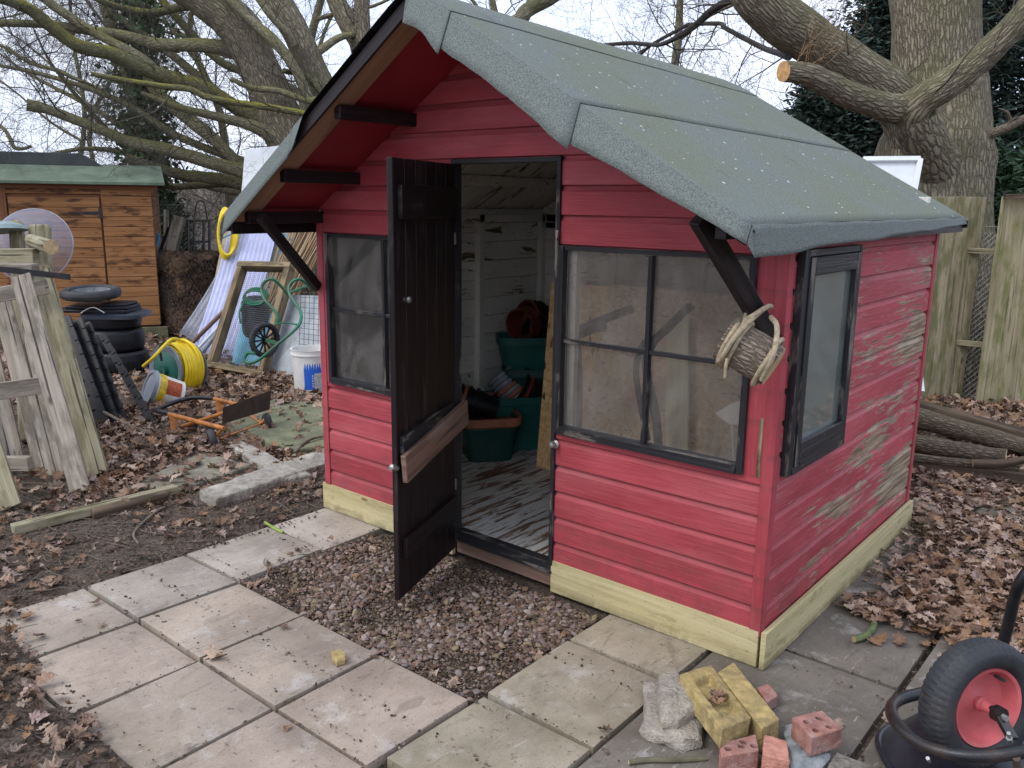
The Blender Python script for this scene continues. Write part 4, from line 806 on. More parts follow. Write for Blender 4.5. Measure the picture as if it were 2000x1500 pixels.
# ================================================================ upturned wheelbarrow
WD = 2.23; WC = at(1912, 1372, WD); vd = -ray(1912, 1372).normalized(); sx = RT; sy = UP
aw = (vd*.80 + (sx*.85-sy*.50).normalized()*.66).normalized()
t = thing('wheelbarrow', 'upturned black wheelbarrow with a red wheel rim in the bottom right corner', 'wheelbarrow', (WC.x+.1, WC.y, 0))
def wheel_M(c, a): return Matrix.Translation(c) @ a.to_track_quat('Z', 'Y').to_matrix().to_4x4()
def tyre_mesh(b, M, R, w, r_in, n=64, tread=.0035, nt=56, lugs=True, mi=0):
    """tyre: lathe with raised tread blocks"""
    prof = []
    for k in range(25):
        a = -math.pi*.80+2*math.pi*.80*k/24; hh = (R-r_in)/2; prof.append((r_in+hh+hh*math.copysign(abs(math.cos(a))**.75, math.cos(a)), w/2*math.copysign(abs(math.sin(a))**.8, math.sin(a))))
    N = nt*4; vs = []; fs = []; uvs = []
    for j in range(N):
        th = 6.283185*j/N
        for k, (r, z) in enumerate(prof):
            tz = abs(z)/(w/2); cen = sstep(.62, .70, (r-r_in)/(R-r_in))
            g = 1 if ((j+(2 if z > 0 else 0)) % 4 < 3) else 0
            groove = 1 if (abs(k-12) in (2, 5)) else 0
            rr = r + (tread*(g*(1-groove)-1) if lugs else -tread*.5*groove)*cen
            vs.append(M @ V((rr*math.cos(th), rr*math.sin(th), z)))
    m = len(prof)
    for j in range(N):
        for k in range(m-1):
            fs.append((j*m+k, ((j+1) % N)*m+k, ((j+1) % N)*m+k+1, j*m+k+1)); uvs.append([(j*.01, k*.01), ((j+1)*.01, k*.01), ((j+1)*.01, k*.01+.01), (j*.01, k*.01+.01)])
    b.add(vs, fs, uvs, mi, True)
M = wheel_M(WC, aw); R1, W1 = .172, .092
b = MB(); tyre_mesh(b, M, R1, W1, .103, tread=.0035, nt=56); wh = b.build('wheel', M_RUBBER, t)
b = MB(); b.lathe([(.0, .02), (.016, .02), (.018, -.002), (.045, -.012), (.080, -.006), (.090, .012), (.098, .030), (.106, .034), (.108, .028), (.100, .020), (.094, .0), (.100, -.02), (.106, -.034), (.09, -.03), (.05, -.016), (0, -.016)], M, 48); b.lathe([(0, .055), (.012, .055), (.014, .02), (.02, .01)], M, 20); b.build('rim', M_RRIM, wh)
b = MB(); p = M @ V((.035, .075, .012)); b.tube([p, p+aw*.03], .005, 8); b.build('valve', M_RUBBER, wh)
hub = M @ V((0, 0, .062)); b = MB(); b.tube([M @ V((0, 0, -.09)), M @ V((0, 0, .075))], .008, 10)
bp = at(1978, 1443, 2.12); b.board(hub+(hub-bp).normalized()*.02, bp, .034, .012, aw); b.tube([hub-aw*.01, hub+aw*.012], .021, 16); b.build('axle_bracket', M_BMET, t, bevel=.002)
b = MB(); b.tube([hub+aw*.008, hub+aw*.026], .008, 6); b.build('bolt', M_BRIG, t); b = MB(); b.tube([at(1972, 1446, 2.08), at(1970, 1432, 2.06)], .005, 6); b.tube([at(1972, 1448, 2.08), at(1971, 1441, 2.07)], .008, 6); b.build('bolt', M_BRIG, t)
b = MB(); b.tube([at(2050, 1466, 2.02), at(2000, 1468, 2.03), at(1935, 1476, 2.05), at(1870, 1474, 2.08), at(1810, 1458, 2.13), at(1762, 1425, 2.2), at(1741, 1392, 2.28), at(1750, 1370, 2.36), at(1790, 1356, 2.42), at(1860, 1345, 2.5), at(1950, 1350, 2.6)], .0165, 14, k=5); b.build('bumper_tube', M_BMET, t)
b = MB(); b.tube([at(1900, 1350, 2.6), at(1945, 1290, 2.56), at(1968, 1225, 2.5), at(1982, 1165, 2.46), at(1998, 1130, 2.42), at(2040, 1080, 2.4), at(2100, 1020, 2.4)], .0165, 14, k=5); b.build('handle_tube', M_BMET, t)
tc0 = at(1860, 1540, 2.22)
def tray(u, v):
    a = (u-.5)*2; q = math.pi*2*u; r = 1.0 if v > .25 else .3+v*2.8; r = .34*(1-.42*v); z = .02+.27*sstep(0, 1, v)
    return (tc0.x+.16+r*math.copysign(abs(math.cos(q))**.6, math.cos(q))*1.25, tc0.y+.05+r*.62*math.copysign(abs(math.sin(q))**.6, math.sin(q)), .018+.24*v)
b = MB()
TRD = thing
trp = [(1722, 1500, .02), (1722, 1475, .03), (1738, 1455, .05), (1775, 1446, .08)]
X_ = SX; Y_ = SF; tb = gnd(1728, 1492, 0)+X_*.42-Y_*.10
def trayf(u, v):
    q = 2*math.pi*u; ca, sa = math.cos(q), math.sin(q); s = 1-.30*v; p = tb+X_*(.42*s*math.copysign(abs(ca)**.5, ca))+Y_*(.30*s*math.copysign(abs(sa)**.5, sa)); return V((p.x, p.y, .012+.14*v))
b.gridf(trayf, 48, 10, flip=False); b.prism([trayf(k/32, 1.0) for k in range(32)], V((0, 0, .004)))
ed = [trayf(k/48, 0) for k in range(48)]; b.tube(ed, .011, 8, closed=True); b.build('tray', plain('blue_black_tray', (.014, .017, .024), .3, .3, 6, .15, .003, dirt=.3, dirtc=(.05, .055, .06)), t)
b = MB(); b.tube([at(1815, 1487, 2.13), at(1812, 1481, 2.10)], .005, 6); b.build('bolt', M_BRIG, t)
b = MB()
for s_ in (0, 1): b.tube([at(1985+s_*40, 1480, 2.02), at(1990+s_*30, 1530, 2.1)], .009, 8)
b.build('brace', plain('brown_stick', (.10, .07, .045), .8), t)
# ================================================================ background shed
C0 = gnd(316, 657); wd = (RT*math.cos(rad(20))+FW*math.sin(rad(20))); wd.z = 0; wd.normalize(); wb = V((-wd.y, wd.x, 0)); wb = wb if wb.dot(SF) > 0 else -wb; Zv = V((0, 0, 1))
bs = thing('wooden_shed', 'small orange brown boarded shed with a pale green felt roof at the back left', 'shed', C0-wd*1.2+wb*.8)
BL, BH, BDp = 3.0, 1.745, 1.7; b = MB(); nb = 14; bh = (BH-.16)/nb
for k in range(nb):
    z = .14+bh*k; b.box(C0-wd*(.52/2)+Zv*(z+bh/2), (.52, .018, bh-.004), (wd, wb, Zv)); b.box(C0-wd*(1.46+(BL-1.46)/2)+Zv*(z+bh/2), (BL-1.46, .018, bh-.004), (wd, wb, Zv))
b.box(C0-wd*.99+Zv*(BH-.06), (.94, .018, .11), (wd, wb, Zv))
b.build('wall', M_ORW, bs, bevel=.003); b = MB()
for k in range(nb): b.box(C0+wb*(BDp/2+.01)+Zv*(.14+bh*k+bh/2)-wd*.009, (BDp-.04, .018, bh-.004), (wb, -wd, Zv))
b.box(C0-wd*BL/2+wb*BDp+Zv*.95, (BL, .02, BH-.1), (wd, wb, Zv)); b.box(C0-wd*BL+wb*(BDp/2)+Zv*.95, (BDp-.04, .02, BH-.1), (wb, -wd, Zv)); b.build('wall', M_ORW, bs, bevel=.003)
b = MB(); b.box(C0-wd*(BL/2)+wb*.03+Zv*.95, (BL-.05, .01, BH-.1), (wd, wb, Zv)); b.build('lining', M_ORT, bs)
b = MB(); nd = 13; dh = (BH-.30)/nd
for k in range(nd): b.box(C0-wd*.99-wb*.004+Zv*(.15+dh*(k+.5)), (.90, .016, dh-.004), (wd, wb, Zv))
dr = b.build('door', M_ORW, bs, bevel=.003); b = MB(); b.box(C0-wd*1.485-wb*.012+Zv*.93, (1.56, .02, .06), (Zv, wb, wd)); b.build('door_post', M_ORT, bs)
for zz in (1.42, .42): b = MB(); p = C0-wd*.56-wb*.018+Zv*zz; b.prism([p+Zv*.02, p-Zv*.02, p-wd*.30-Zv*.005, p-wd*.30+Zv*.008], -wb*.004); b.box(C0-wd*.535-wb*.018+Zv*zz, (.035, .006, .12), (wd, wb, Zv)); b.build('hinge', M_BMET, dr)
b = MB(); b.box(C0-wd*(BL/2-.05)-wb*.03+Zv*.06, (BL+.05, .07, .12), (wd, wb, Zv)); b.build('base', plain('green_base', (.13, .12, .06), .85), bs, bevel=.004)
b = MB(); e0, e1 = C0+wd*.16-wb*.16+Zv*(BH-.015), C0-wd*(BL+.1)-wb*.16+Zv*(BH-.015); s1 = wb*.62+Zv*.20; b.prism([e0, e1, e1+s1, e0+s1-wd*.05], Zv*.035); b.prism([e0+s1-wd*.05, e1+s1, e1+wb*(BDp+.2)+Zv*-.02, e0+wb*(BDp+.2)-Zv*.02], Zv*.03); b.build('roof', M_ROOFG, bs, bevel=.006)
b = MB(); g0 = C0-wd*.52+wb*.40+Zv*(BH+.20); b.prism([g0-wd*.0, g0-wd*BL, g0-wd*BL+Zv*.14, g0-wd*.22+Zv*.14], wb*.35); b.build('ridge_vent', M_ROOFD, bs, bevel=.01)
b = MB(); b.box(C0-wd*(BL/2)-wb*.03+Zv*(BH-.035), (BL+.15, .03, .05), (wd, wb, Zv)); b.build('fascia', M_ORT, bs)
# ================================================================ pallets, planks and posts on the left
def pb(b, p0, p1, d0, d1, wpx, t=.018, mi=0, tiltn=None, jit=.002):
    """board between two pixels p0 (bottom) and p1 (top) at depths d0,d1; wpx width in px at the bottom"""
    A, B = at(*p0, d0), at(*p1, d1); dd = (B-A).normalized(); nrm = tiltn or (-SF)
    b.board(A, B, rpx(wpx, (d0+d1)/2), t, nrm, mi, jit=jit)
PN = (-SF*1+SX*.25).normalized()
t = thing('wooden_pallet', 'grey weathered slatted timber pallet leaning upright at the left edge', 'pallet', gnd(100, 960))
for (p0, p1, w, dz) in [((158, 962), (40, 538), 37, 0), ((93, 935), (2, 585), 36, .10), ((36, 925), (-40, 600), 34, .10), ((128, 945), (52, 640), 20, .14), ((-20, 940), (-100, 600), 30, .10)]:
    b = MB(); pb(b, p0, p1, gdep(*p0)+dz-.02, gdep(*p0)+dz+.30, w, tiltn=PN); b.build('slat', M_PALE, t, bevel=.003)
b = MB(); A, B = at(-60, 772, 4.88), at(84, 752, 4.98); b.board(A, B, .10, .03, PN); b.build('crossbar', M_PALE, t, bevel=.004)
b = MB(); b.board(at(-60, 585, 5.12), at(92, 560, 5.16), .09, .05, PN); b.build('crossbar', M_PALE, t, bevel=.004); b = MB(); b.board(at(-60, 905, 4.9), at(60, 905, 4.85), .08, .05, PN); b.build('crossbar', M_PALE, t, bevel=.004)
t = thing('wooden_pallet', 'pale end board of a second pallet at the bottom of the left edge', 'pallet', gnd(10, 990))
b = MB(); pb(b, (22, 992), (-45, 790), gdep(22, 992)-.02, gdep(22, 992)+.12, 40, tiltn=PN); b.build('slat', M_GRW, t, bevel=.003); b = MB(); b.board(at(-70, 960, 4.5), at(0, 960, 4.5), .08, .04, PN); b.build('crossbar', M_GRW, t, bevel=.004)
b = MB(); pb(b, (192, 927), (80, 530), gdep(195, 930), gdep(195, 930)+.32, 37, .035, tiltn=PN); tag(b.build('long_plank', M_GRW, bevel=.004), 'wide greenish plank with a long crack leaning right of the grey pallet', 'plank')
for lab, p0, p1, w, th, dd in [('fat round timber post standing behind the grey pallet', (45, 700), (32, 432), 24, .09, 5.7), ('grooved timber post right of the fat round post behind the pallet', (88, 700), (78, 440), 38, .09, 5.8), ('plank with rounded top directly behind the long greenish plank', (112, 720), (82, 520), 26, .03, 5.45)]:
    b = MB(); A, B = at(*p0, dd), at(*p1, dd+.1); A = B+(A-B)*(B.z/(B.z-A.z)) if A.z < B.z else A; b.board(A, B, rpx(w, dd), th, PN); tag(b.build('timber_post', M_GRW, bevel=.02 if th > .05 else .004), lab, 'post')
b = MB(); b.board(at(-60, 502, 5.35), at(72, 500, 5.35), .095, .09, PN); tag(b.build('timber_beam', M_GRW, bevel=.006), 'thick sawn beam lying across the top of the pallet at the left edge', 'beam')
b = MB(); b.board(at(-60, 522, 5.25), at(70, 523, 5.25), .05, .09, PN); tag(b.build('timber_beam', M_PALE, bevel=.004), 'thinner grey beam directly under the sawn beam on the pallet', 'beam')
b = MB(); b.tube([at(62, 470, 5.5), at(100, 483, 5.2)], [.045, .045], 14, lump=.1, capmi=1); tag(b.build('timber_stake', [M_GRW, M_CUT]), 'cut stake end pointing out between the timber posts above the pallet', 'stake')
b = MB(); b.board(at(-30, 522, 5.15), at(137, 541, 5.1), .034, .006, PN); b.board(at(-30, 527, 5.15), at(137, 546, 5.1), .004, .022, PN); tag(b.build('metal_strip', M_BMET), 'dark punched metal strip lying across the top of the pallet', 'metal strip')
b = MB(); cc = at(-12, 442, 5.6); b.lathe([(0, .03), (.12, .02), (.19, -.01), (.2, -.035), (.18, -.03), (0, -.0)], Matrix.Translation(cc) @ Matrix.Rotation(-.15, 4, 'Y'), 30); tag(b.build('dish', plain('pale_green_lid', (.25, .33, .31), .5)), 'pale green plastic lid on the posts at the left edge', 'lid')
# clear disc
cc = at(62, 478, 6.9); dn_ = (-FW+SX*.15+V((0, 0, .15))).normalized(); b = MB(); Mx = Matrix.Translation(cc) @ dn_.to_track_quat('Z', 'Y').to_matrix().to_4x4(); b.lathe([(.0, .16), (.12, .14), (.22, .09), (.29, .02), (.31, -.02)], Mx, 40)
dm = b.build('cloche', M_DOME); tag(dm, 'large clear plastic dome standing against the orange shed behind the timber posts', 'plastic dome')
b = MB(); b.tube([Mx @ V((.31*math.cos(a*.157), .31*math.sin(a*.157), -.02)) for a in range(40)], .005, 6, closed=True); b2 = b.build('rim', plain('clear_rim', (.30, .31, .36), .4), dm)
# ================================================================ black crates, tyres, bin lid
for k, (p0, p1, w, d0, d1) in enumerate([((218, 838), (136, 615), 46, 6.02, 6.30), ((238, 838), (160, 620), 40, 6.08, 6.36), ((252, 836), (176, 628), 30, 6.14, 6.42), ((306, 826), (204, 650), 24, 6.12, 6.35)]):
    b = MB(); A, B = at(*p0, d0), at(*p1, d1); A.z = max(A.z, .0); a_, n_, c_2 = frame(B-A, (-SF+SX*.25)); l = (B-A).length; wv = .30 if k < 3 else .05; c_2 = c_2 if c_2.dot(SX) < 0 else -c_2
    b.box((A+B)/2+c_2*wv/2, (l, .022, wv), (a_, n_, c_2))
    for q in range(8):
        s = (q+.5)/8; b.box(A.lerp(B, s)+c_2*.012+n_*.003, (l/8*.7, .026, .03), (a_, n_, c_2)); b.box(A.lerp(B, s)+c_2*(wv*.55)+n_*.013, (.014, .010, wv*.7), (a_, n_, c_2))
    tag(b.build('folded_crate', M_BPLAST, bevel=.003), ['flat black plastic crate panel leaning nearest the long plank', 'second flat black crate panel in the leaning stack from the plank', 'third flat black crate panel, at the right of the leaning stack', 'narrow black crate panel leaning apart from the others, beside the tipped paint tub'][k], 'crate')
def tyre(name, c, a, R, w, ri, label, lugs=True, rim=None, n=40):
    b = MB(); tyre_mesh(b, wheel_M(V((0, 0, 0)) + c, V(a).normalized()), R, w, ri, tread=.006, nt=n, lugs=lugs); o = b.build(name, M_BPLAST if name == 'tyre' else M_RUBBER); tag(o, label, 'tyre' if 'tyre' in name else 'wheel'); return o
tb1 = gnd(226, 728); tcx = V((tb1.x, tb1.y, 0))+SF*.10; TD = (tcx-CAM).dot(FW)
tyre('tyre', tcx+V((.03, 0, .11)), (0, 0, 1), .25, .19, .16, 'bottom tyre of the stack in front of the orange shed')
tyre('tyre', tcx+V((-.01, -.02, .31)), (0, 0, 1), .26, .2, .16, 'middle tyre of the stack under the dark bin lid', lugs=False)
tyre('tyre', tcx+V((-.06, 0, .50)), (0.03, 0, 1), .25, .18, .16, 'highest car tyre in the stack, just below the dark bin lid', lugs=False)
LZ = .615; b = MB(); lc = at(228, 612, TD-.1); pts = []
def lidf(u, v):
    q = 6.2832*u; s = [0, .85, 1, 1, .96][int(round(v*4))]; z = [.03, .025, .01, -.025, -.03][int(round(v*4))]; return lc+SX*(.27*s*math.copysign(abs(math.cos(q))**.5, math.cos(q)))+SF*(.25*s*math.copysign(abs(math.sin(q))**.5, math.sin(q)))+V((0, 0, z))
b.gridf(lidf, 40, 4); tag(b.build('bin_lid', plain('blue_grey_plastic', (.035, .042, .055), .35, .2, 5)), 'dark blue grey plastic lid resting on the tyre stack', 'lid')
b = MB(); c1 = at(192, 604, TD-.15); b.box(c1, (.66, .34, .03), (SX, SF, Zv)); b.box(c1+V((0, 0, .03))+SX*.05, (.56, .30, .03), (SX, SF, Zv)); b.box(c1+SX*.20+V((0, 0, .058)), (.22, .28, .025), (SX, SF, Zv)); tag(b.build('plastic_tray', M_BPLAST, bevel=.008), 'black ribbed plastic tray between the bin lid and the flat wheel', 'tray')
b = MB(); b.tube([at(158, 611, TD-.38), at(172, 603, TD-.40), at(185, 601, TD-.4), at(204, 611, TD-.38)], .004, 6, k=5); tag(b.build('bent_wire', M_WBUCK), 'thin pale wire arching in front of the black tray', 'wire')
Mw = at(178, 572, TD-.25); w_ = tyre('spare_wheel', Mw, (.05, -.05, 1), .255, .085, .17, 'small flat tyre with its rim lying on top of the black tray', lugs=False)
b = MB(); b.lathe([(0, .005), (.04, .01), (.05, -.01), (.15, -.015), (.172, .025), (.168, -.02), (0, -.02)], wheel_M(Mw, V((.05, -.05, 1)).normalized()), 30); b.build('rim', plain('grey_rim', (.14, .15, .16), .5, .4, 20, dirt=.6), w_)
# ================================================================ hose reel, tubs, bucket
rc = at(322, 723, 7.05); ra = (SX*.52+SF*.85-V((0, 0, .05))).normalized(); Mr = wheel_M(rc, ra)
t = thing('hose_reel', 'green drum hose reel wound with thick bright yellow hose', 'hose reel', V((rc.x, rc.y, 0)))
b = MB(); b.lathe([(0, -.03), (.04, -.03), (.045, .0), (.15, .008), (.155, .012), (.158, .012)], Mr, 40); b.build('drum_face', plain('reel_green', (.006, .085, .06), .45, .15, 6), t)
b = MB(); b.lathe([(.157, .010), (.205, .0), (.212, .012), (.205, .024), (.15, .022)], Mr, 48); b.lathe([(.157, .25), (.205, .26), (.20, .27), (0, .27)], Mr, 40); b.lathe([(.1, .02), (.1, .26)], Mr, 24); b.build('flange', plain('reel_grey', (.16, .18, .21), .5), t)
b = MB()
hp = []
for lay in range(2):
    R_ = .165+.035*lay+.012; turns = 8; N = turns*26
    for i in range(N+1):
        q = 6.2832*turns*i/N; z = .035+.20*((i/N) if lay == 0 else 1-(i/N)); rr = R_+.012*math.sin(q*1.1+lay); hp.append(Mr @ V((rr*math.cos(q), rr*math.sin(q), z)))
b.tube(hp, .0135, 8)
for j in range(3): b.tube([Mr @ V(((.225+.012*math.sin(a*.4+j*2))*math.cos(a*.2094)+.015, (.225+.01*j)*math.sin(a*.2094)-.01, .09+.06*j+.02*math.sin(a*.2094+j))) for a in range(30)], .0135, 8, closed=True)
b.tube([at(360, 668, 7.1), at(338, 662, 6.95), at(320, 676, 6.85), at(300, 698, 6.8), at(280, 715, 6.9)], .0135, 8, k=5); b.build('hose', M_YEL, t)
b = MB(); b.tube([at(316, 705, 6.9), at(312, 680, 6.9), at(322, 668, 6.95), at(345, 668, 7.2), at(357, 672, 7.3), at(362, 690, 7.35)], .011, 8, k=4); b.build('handle', M_BPLAST, t)
b = MB(); b.tube([Mr @ V((.0, .0, -.02)), V((rc.x, rc.y, 0))-SX*.14], .012, 8); b.tube([Mr @ V((.0, .0, .28)), V((rc.x, rc.y, 0))+SX*.3+SF*.2], .012, 8); b.build('stand', M_BPLAST, t)
def pail(name, label, c, a, r0, r1, h, body, lid=None, patches=()):
    M = wheel_M(c, V(a).normalized()); b = MB()
    if lid: b.lathe([(0, 0), (r0, 0), (r1, h*.98), (r1+.004, h)], M, 40)
    else: b.lathe([(0, 0), (r0, 0), (r1, h*.86), (r1+.008, h*.87), (r1+.008, h*.9), (r1+.002, h*.905), (r1+.004, h*.985), (r1+.010, h), (r1-.004, h), (r0-.006, .01), (0, .01)], M, 48)
    o = b.build(name, body); tag(o, label, 'bucket' if 'bucket' in name else 'tub')
    if lid: b = MB(); b.lathe([(0, h+.002), (r1*.86, h+.002), (r1*.9, h+.012), (r1+.012, h+.012), (r1+.012, h-.02)], M, 40); b.build('lid', lid, o)
    return o, M
bc = gnd(602, 772)+SF*.15; bk, Mb = pail('bucket', 'white plastic bucket with a blue label standing beside the red shed', bc, (0, 0, 1), .145, .16, .375, M_WBUCK)
def wrap(M, r0, r1, h, q0, q1, z0, z1, off):
    def f(u, v):
        q = q0+(q1-q0)*u; z = z0+(z1-z0)*v; r = r0+(r1-r0)*z/h+off; return M @ V((r*math.cos(q), r*math.sin(q), z))
    return f
ql_ = Mb.inverted() @ CAM; qc = math.atan2(ql_.y, ql_.x)
b = MB(); b.gridf(wrap(Mb, .145, .16, .375, qc-.42, qc+1.5, .045, .27, .0015), 24, 4, flip=True); b.build('label', M_LABB, bk)
b = MB(); b.gridf(wrap(Mb, .145, .16, .375, qc+.12, qc+1.6, .0, .185, .003), 20, 4, flip=True); b.build('label', M_LABW, bk)
b = MB()
for k in range(5): b.gridf(wrap(Mb, .145, .16, .375, qc+.02, qc+.075, .07+.022*k, .083+.022*k, .003), 2, 1, flip=True)
lt = b.build('lettering', M_WBUCK, bk)
pc = at(292, 758, 6.62); pa = (-SX*.72-SF*.52+V((0, 0, .36))).normalized(); tub, Mt_ = pail('paint_tub', 'tipped over white paint tub with grey lid, yellow band and rusty red stain', pc-pa*.24, pa, .115, .135, .24, M_WBUCK, M_GREY)
b = MB(); b.gridf(wrap(Mt_, .115, .135, .24, 0, 6.283, .15, .205, .002), 40, 2); b.build('yellow_band', plain('yellow_band', (.62, .42, .02), .5, .3, 30, dirt=.3), tub); qd = -1.2
mi_ = Mt_.inverted() @ CAM; qd = math.atan2(mi_.y, mi_.x); b = MB(); b.gridf(wrap(Mt_, .115, .135, .24, qd-.1, qd+.9, .03, .15, .003), 12, 4); b.build('red_patch', plain('rust_red_patch', (.35, .07, .02), .6, .5, 50), tub)
# ================================================================ orange hand trolley lying down
t = thing('hand_trolley', 'orange tubular hand trolley with a rusty dark toe plate lying on the leaves', 'trolley', gnd(440, 860))
def tb(b, pts, r, k=1, n=10): b.tube([at(*p) for p in pts], r, n, k=k)
dF, dB = 5.55, 6.02
for (u, v, d, lab) in ((415, 858, dF, 0), (522, 826, dB, 1)):
    b = MB(); c = at(u, v, d); ax_ = (SX*.86+SF*.50+V((0, 0, .08))).normalized() if lab else (SX*.80-SF*.05+V((0, 0, .2))+SF*.45).normalized(); tyre_mesh(b, wheel_M(c, ax_), .072, .048, .03, tread=.002, nt=20, lugs=False); w = b.build('wheel', M_RUBBER, t); b = MB(); b.lathe([(0, .02), (.012, .02), (.02, .012), (.032, .012), (.032, -.012), (0, -.012)], wheel_M(c, ax_), 20); b.build('rim', M_ORG, w)
b = MB(); tb(b, [(330, 809, 5.75), (438, 837, 5.50)], .0155, n=14); b.build('side_tube', M_ORG, t); b = MB(); tb(b, [(415, 778, 6.35), (480, 794, 6.15)], .0155, n=14); b.build('side_tube', M_ORG, t)
for P_ in ([(345, 812, 5.73), (332, 808, 5.76), (310, 803, 5.85), (300, 801, 6.0), (306, 800, 6.2), (340, 786, 6.35), (376, 777, 6.4), (418, 778, 6.34)],): b = MB(); tb(b, P_, .017, 4, 12); b.build('handle', M_BMET, t)
pq = [at(436, 796, 5.54), at(530, 762, 6.08), at(527, 800, 6.08), at(434, 829, 5.54)]; b = MB(); b.prism(pq, (pq[1]-pq[0]).cross(pq[2]-pq[1]).normalized()*.004); b.build('toe_plate', M_RUST, t, bevel=.002)
b = MB(); tb(b, [(355, 833, 5.9), (438, 806, 5.62)], .013); b.build('crossbar', M_ORG, t); b = MB(); tb(b, [(430, 857, 5.56), (513, 826, 6.0)], .007); b.build('axle', M_ORG, t)
b = MB(); tb(b, [(486, 810, 6.05), (512, 828, 6.0)], .009); tb(b, [(524, 806, 6.02), (511, 828, 6.0)], .009); tb(b, [(438, 834, 5.5), (420, 852, 5.55)], .009); b.build('strut', M_ORG, t)
for (u, v, d) in ((335, 812, 5.72), (425, 781, 6.3)): b = MB(); b.prism([at(u-5, v, d), at(u+15, v+3, d), at(u+8, v+28, d), at(u-1, v+30, d)], SF*.004); b.build('foot', M_ORG, t)
# ================================================================ green wheeled cart hanging on the frame
t = thing('wheel_cart', 'green tubular cart frame with one black spoked wheel leaning on the timber frame', 'cart', gnd(540, 740)+SF*.1)
wc = at(517, 664, 7.35); wa = (SX*.80-SF*.58).normalized(); b = MB(); Mg = wheel_M(wc, wa); tyre_mesh(b, Mg, .155, .05, .118, tread=.006, nt=30); w = b.build('wheel', M_RUBBER, t)
b = MB(); b.lathe([(0, .02), (.02, .02), (.022, -.02), (0, -.02)], Mg, 16); b.lathe([(.112, .016), (.122, .016), (.122, -.016), (.112, -.016), (.112, .016)], Mg, 40)
for k in range(12): q = k*.5236; b.board(Mg @ V((.018*math.cos(q), .018*math.sin(q), 0)), Mg @ V((.115*math.cos(q), .115*math.sin(q), 0)), .012, .014, wa)
b.build('rim', M_BPLAST, w)
b = MB(); tb(b, [(498, 690, 7.25), (484, 690, 7.3), (477, 702, 7.3), (487, 709, 7.28), (507, 702, 7.25), (540, 674, 7.22), (577, 643, 7.22), (588, 624, 7.3), (585, 604, 7.4), (566, 576, 7.5), (566, 556, 7.55), (582, 545, 7.55), (596, 551, 7.6), (612, 564, 7.7)], .014, 5); b.build('frame_tube', M_GRN, t)
b = MB(); tb(b, [(540, 634, 7.6), (543, 621, 7.6), (535, 605, 7.62), (518, 587, 7.65), (511, 568, 7.7), (516, 551, 7.7), (532, 545, 7.7), (549, 559, 7.75), (561, 573, 7.8), (571, 570, 7.85), (613, 553, 8.0)], .014, 5); b.build('frame_tube', M_GRN, t)
b = MB(); tb(b, [(538, 634, 7.6), (558, 630, 7.4), (580, 634, 7.25)], .008, 3); b.build('brace', M_GRN, t); b = MB(); b.board(at(519, 664, 7.28), at(545, 672, 7.22), .03, .008, -SF); b.build('axle_bracket', M_GRN, t)
# ================================================================ timber frame with wire mesh
t = thing('mesh_screen', 'rectangular timber frame with fine wire mesh leaning on the stacked sheets', 'frame', gnd(460, 725))
c4 = [at(413, 715, 7.93), at(512, 733, 7.80), at(566, 522, 8.15), at(474, 520, 8.28)]; nf = (c4[1]-c4[0]).cross(c4[3]-c4[0]).normalized(); nf = nf if nf.dot(SF) < 0 else -nf
for i in range(4): b = MB(); p, q = c4[i], c4[(i+1) % 4]; e = (q-p).normalized()*(.03 if i % 2 else -.03); b.board(p+e, q-e, .055, .12, nf); b.build('rail', M_FRM, t, bevel=.003)
def meshgrid(b, c4, nu, nv, r):
    for i in range(nu+1): b.tube([c4[0].lerp(c4[1], i/nu), c4[3].lerp(c4[2], i/nu)], r, 3, cap=False)
    for i in range(nv+1): b.tube([c4[0].lerp(c4[3], i/nv), c4[1].lerp(c4[2], i/nv)], r, 3, cap=False)
b = MB(); meshgrid(b, [p-nf*.03 for p in c4], 26, 50, .0012); b.build('wire_mesh', M_WIRE, t)
def sheet(name, P4, dep, mat, label, cat, th=.01, **k):
    b = MB(); q = [at(u, v, d) for (u, v), d in zip(P4, dep)]; n = (q[1]-q[0]).cross(q[3]-q[0]).normalized(); n = n if n.dot(SF) > 0 else -n; b.prism(q, n*th); return tag(b.build(name, mat, **k), label, cat)
sheet('blue_board', [(452, 712), (545, 716), (530, 612), (475, 612)], [8.15, 8.1, 8.35, 8.4], M_LBLUE, 'pale blue board standing low behind the wire mesh of the timber frame', 'board')
gc_ = at(503, 690, 8.42); gc_.z = 0; gh = at(503, 578, 8.3).z; b = MB(); b.lathe([(0, 0), (.13, 0), (.135, .02), (.135, gh*.85), (.125, gh*.92), (.09, gh*.97), (.06, gh), (0, gh)], Matrix.Translation(gc_), 36); tag(b.build('water_butt', plain('dark_grey_plastic', (.05, .055, .065), .5), ), 'dark grey plastic drum behind the wire mesh of the timber frame', 'drum')
b = MB()
for j in range(3): b.tube([at(497+22*math.cos(a*.3)+j*2, 582+14*math.sin(a*.3)-j*3, 8.1) for a in range(21)], .009, 6, closed=True)
b.tube([at(476, 590, 8.1), at(468, 610, 8.05), at(470, 632, 8.05)], .009, 6, k=4); tag(b.build('garden_hose', M_GRN), 'thin green garden hose looped over the grey drum behind the frame', 'hose')
# galvanised sheet + wire cage
sheet('galvanised_sheet', [(524, 728), (640, 752), (650, 578), (566, 576)], [7.9, 7.6, 7.9, 8.2], M_LGREY, 'dull galvanised metal sheet leaning behind the green cart and white bucket', 'metal sheet', .012)
t_ = MB(); cg = [at(584, 682, 7.45), at(640, 690, 7.35), at(640, 563, 7.6), at(588, 561, 7.7)]; meshgrid(t_, cg, 6, 12, .0025); tag(t_.build('wire_cage', plain('rusty_wire', (.07, .05, .035), .7)), 'rusty wire grid panel standing behind the white bucket', 'wire panel')
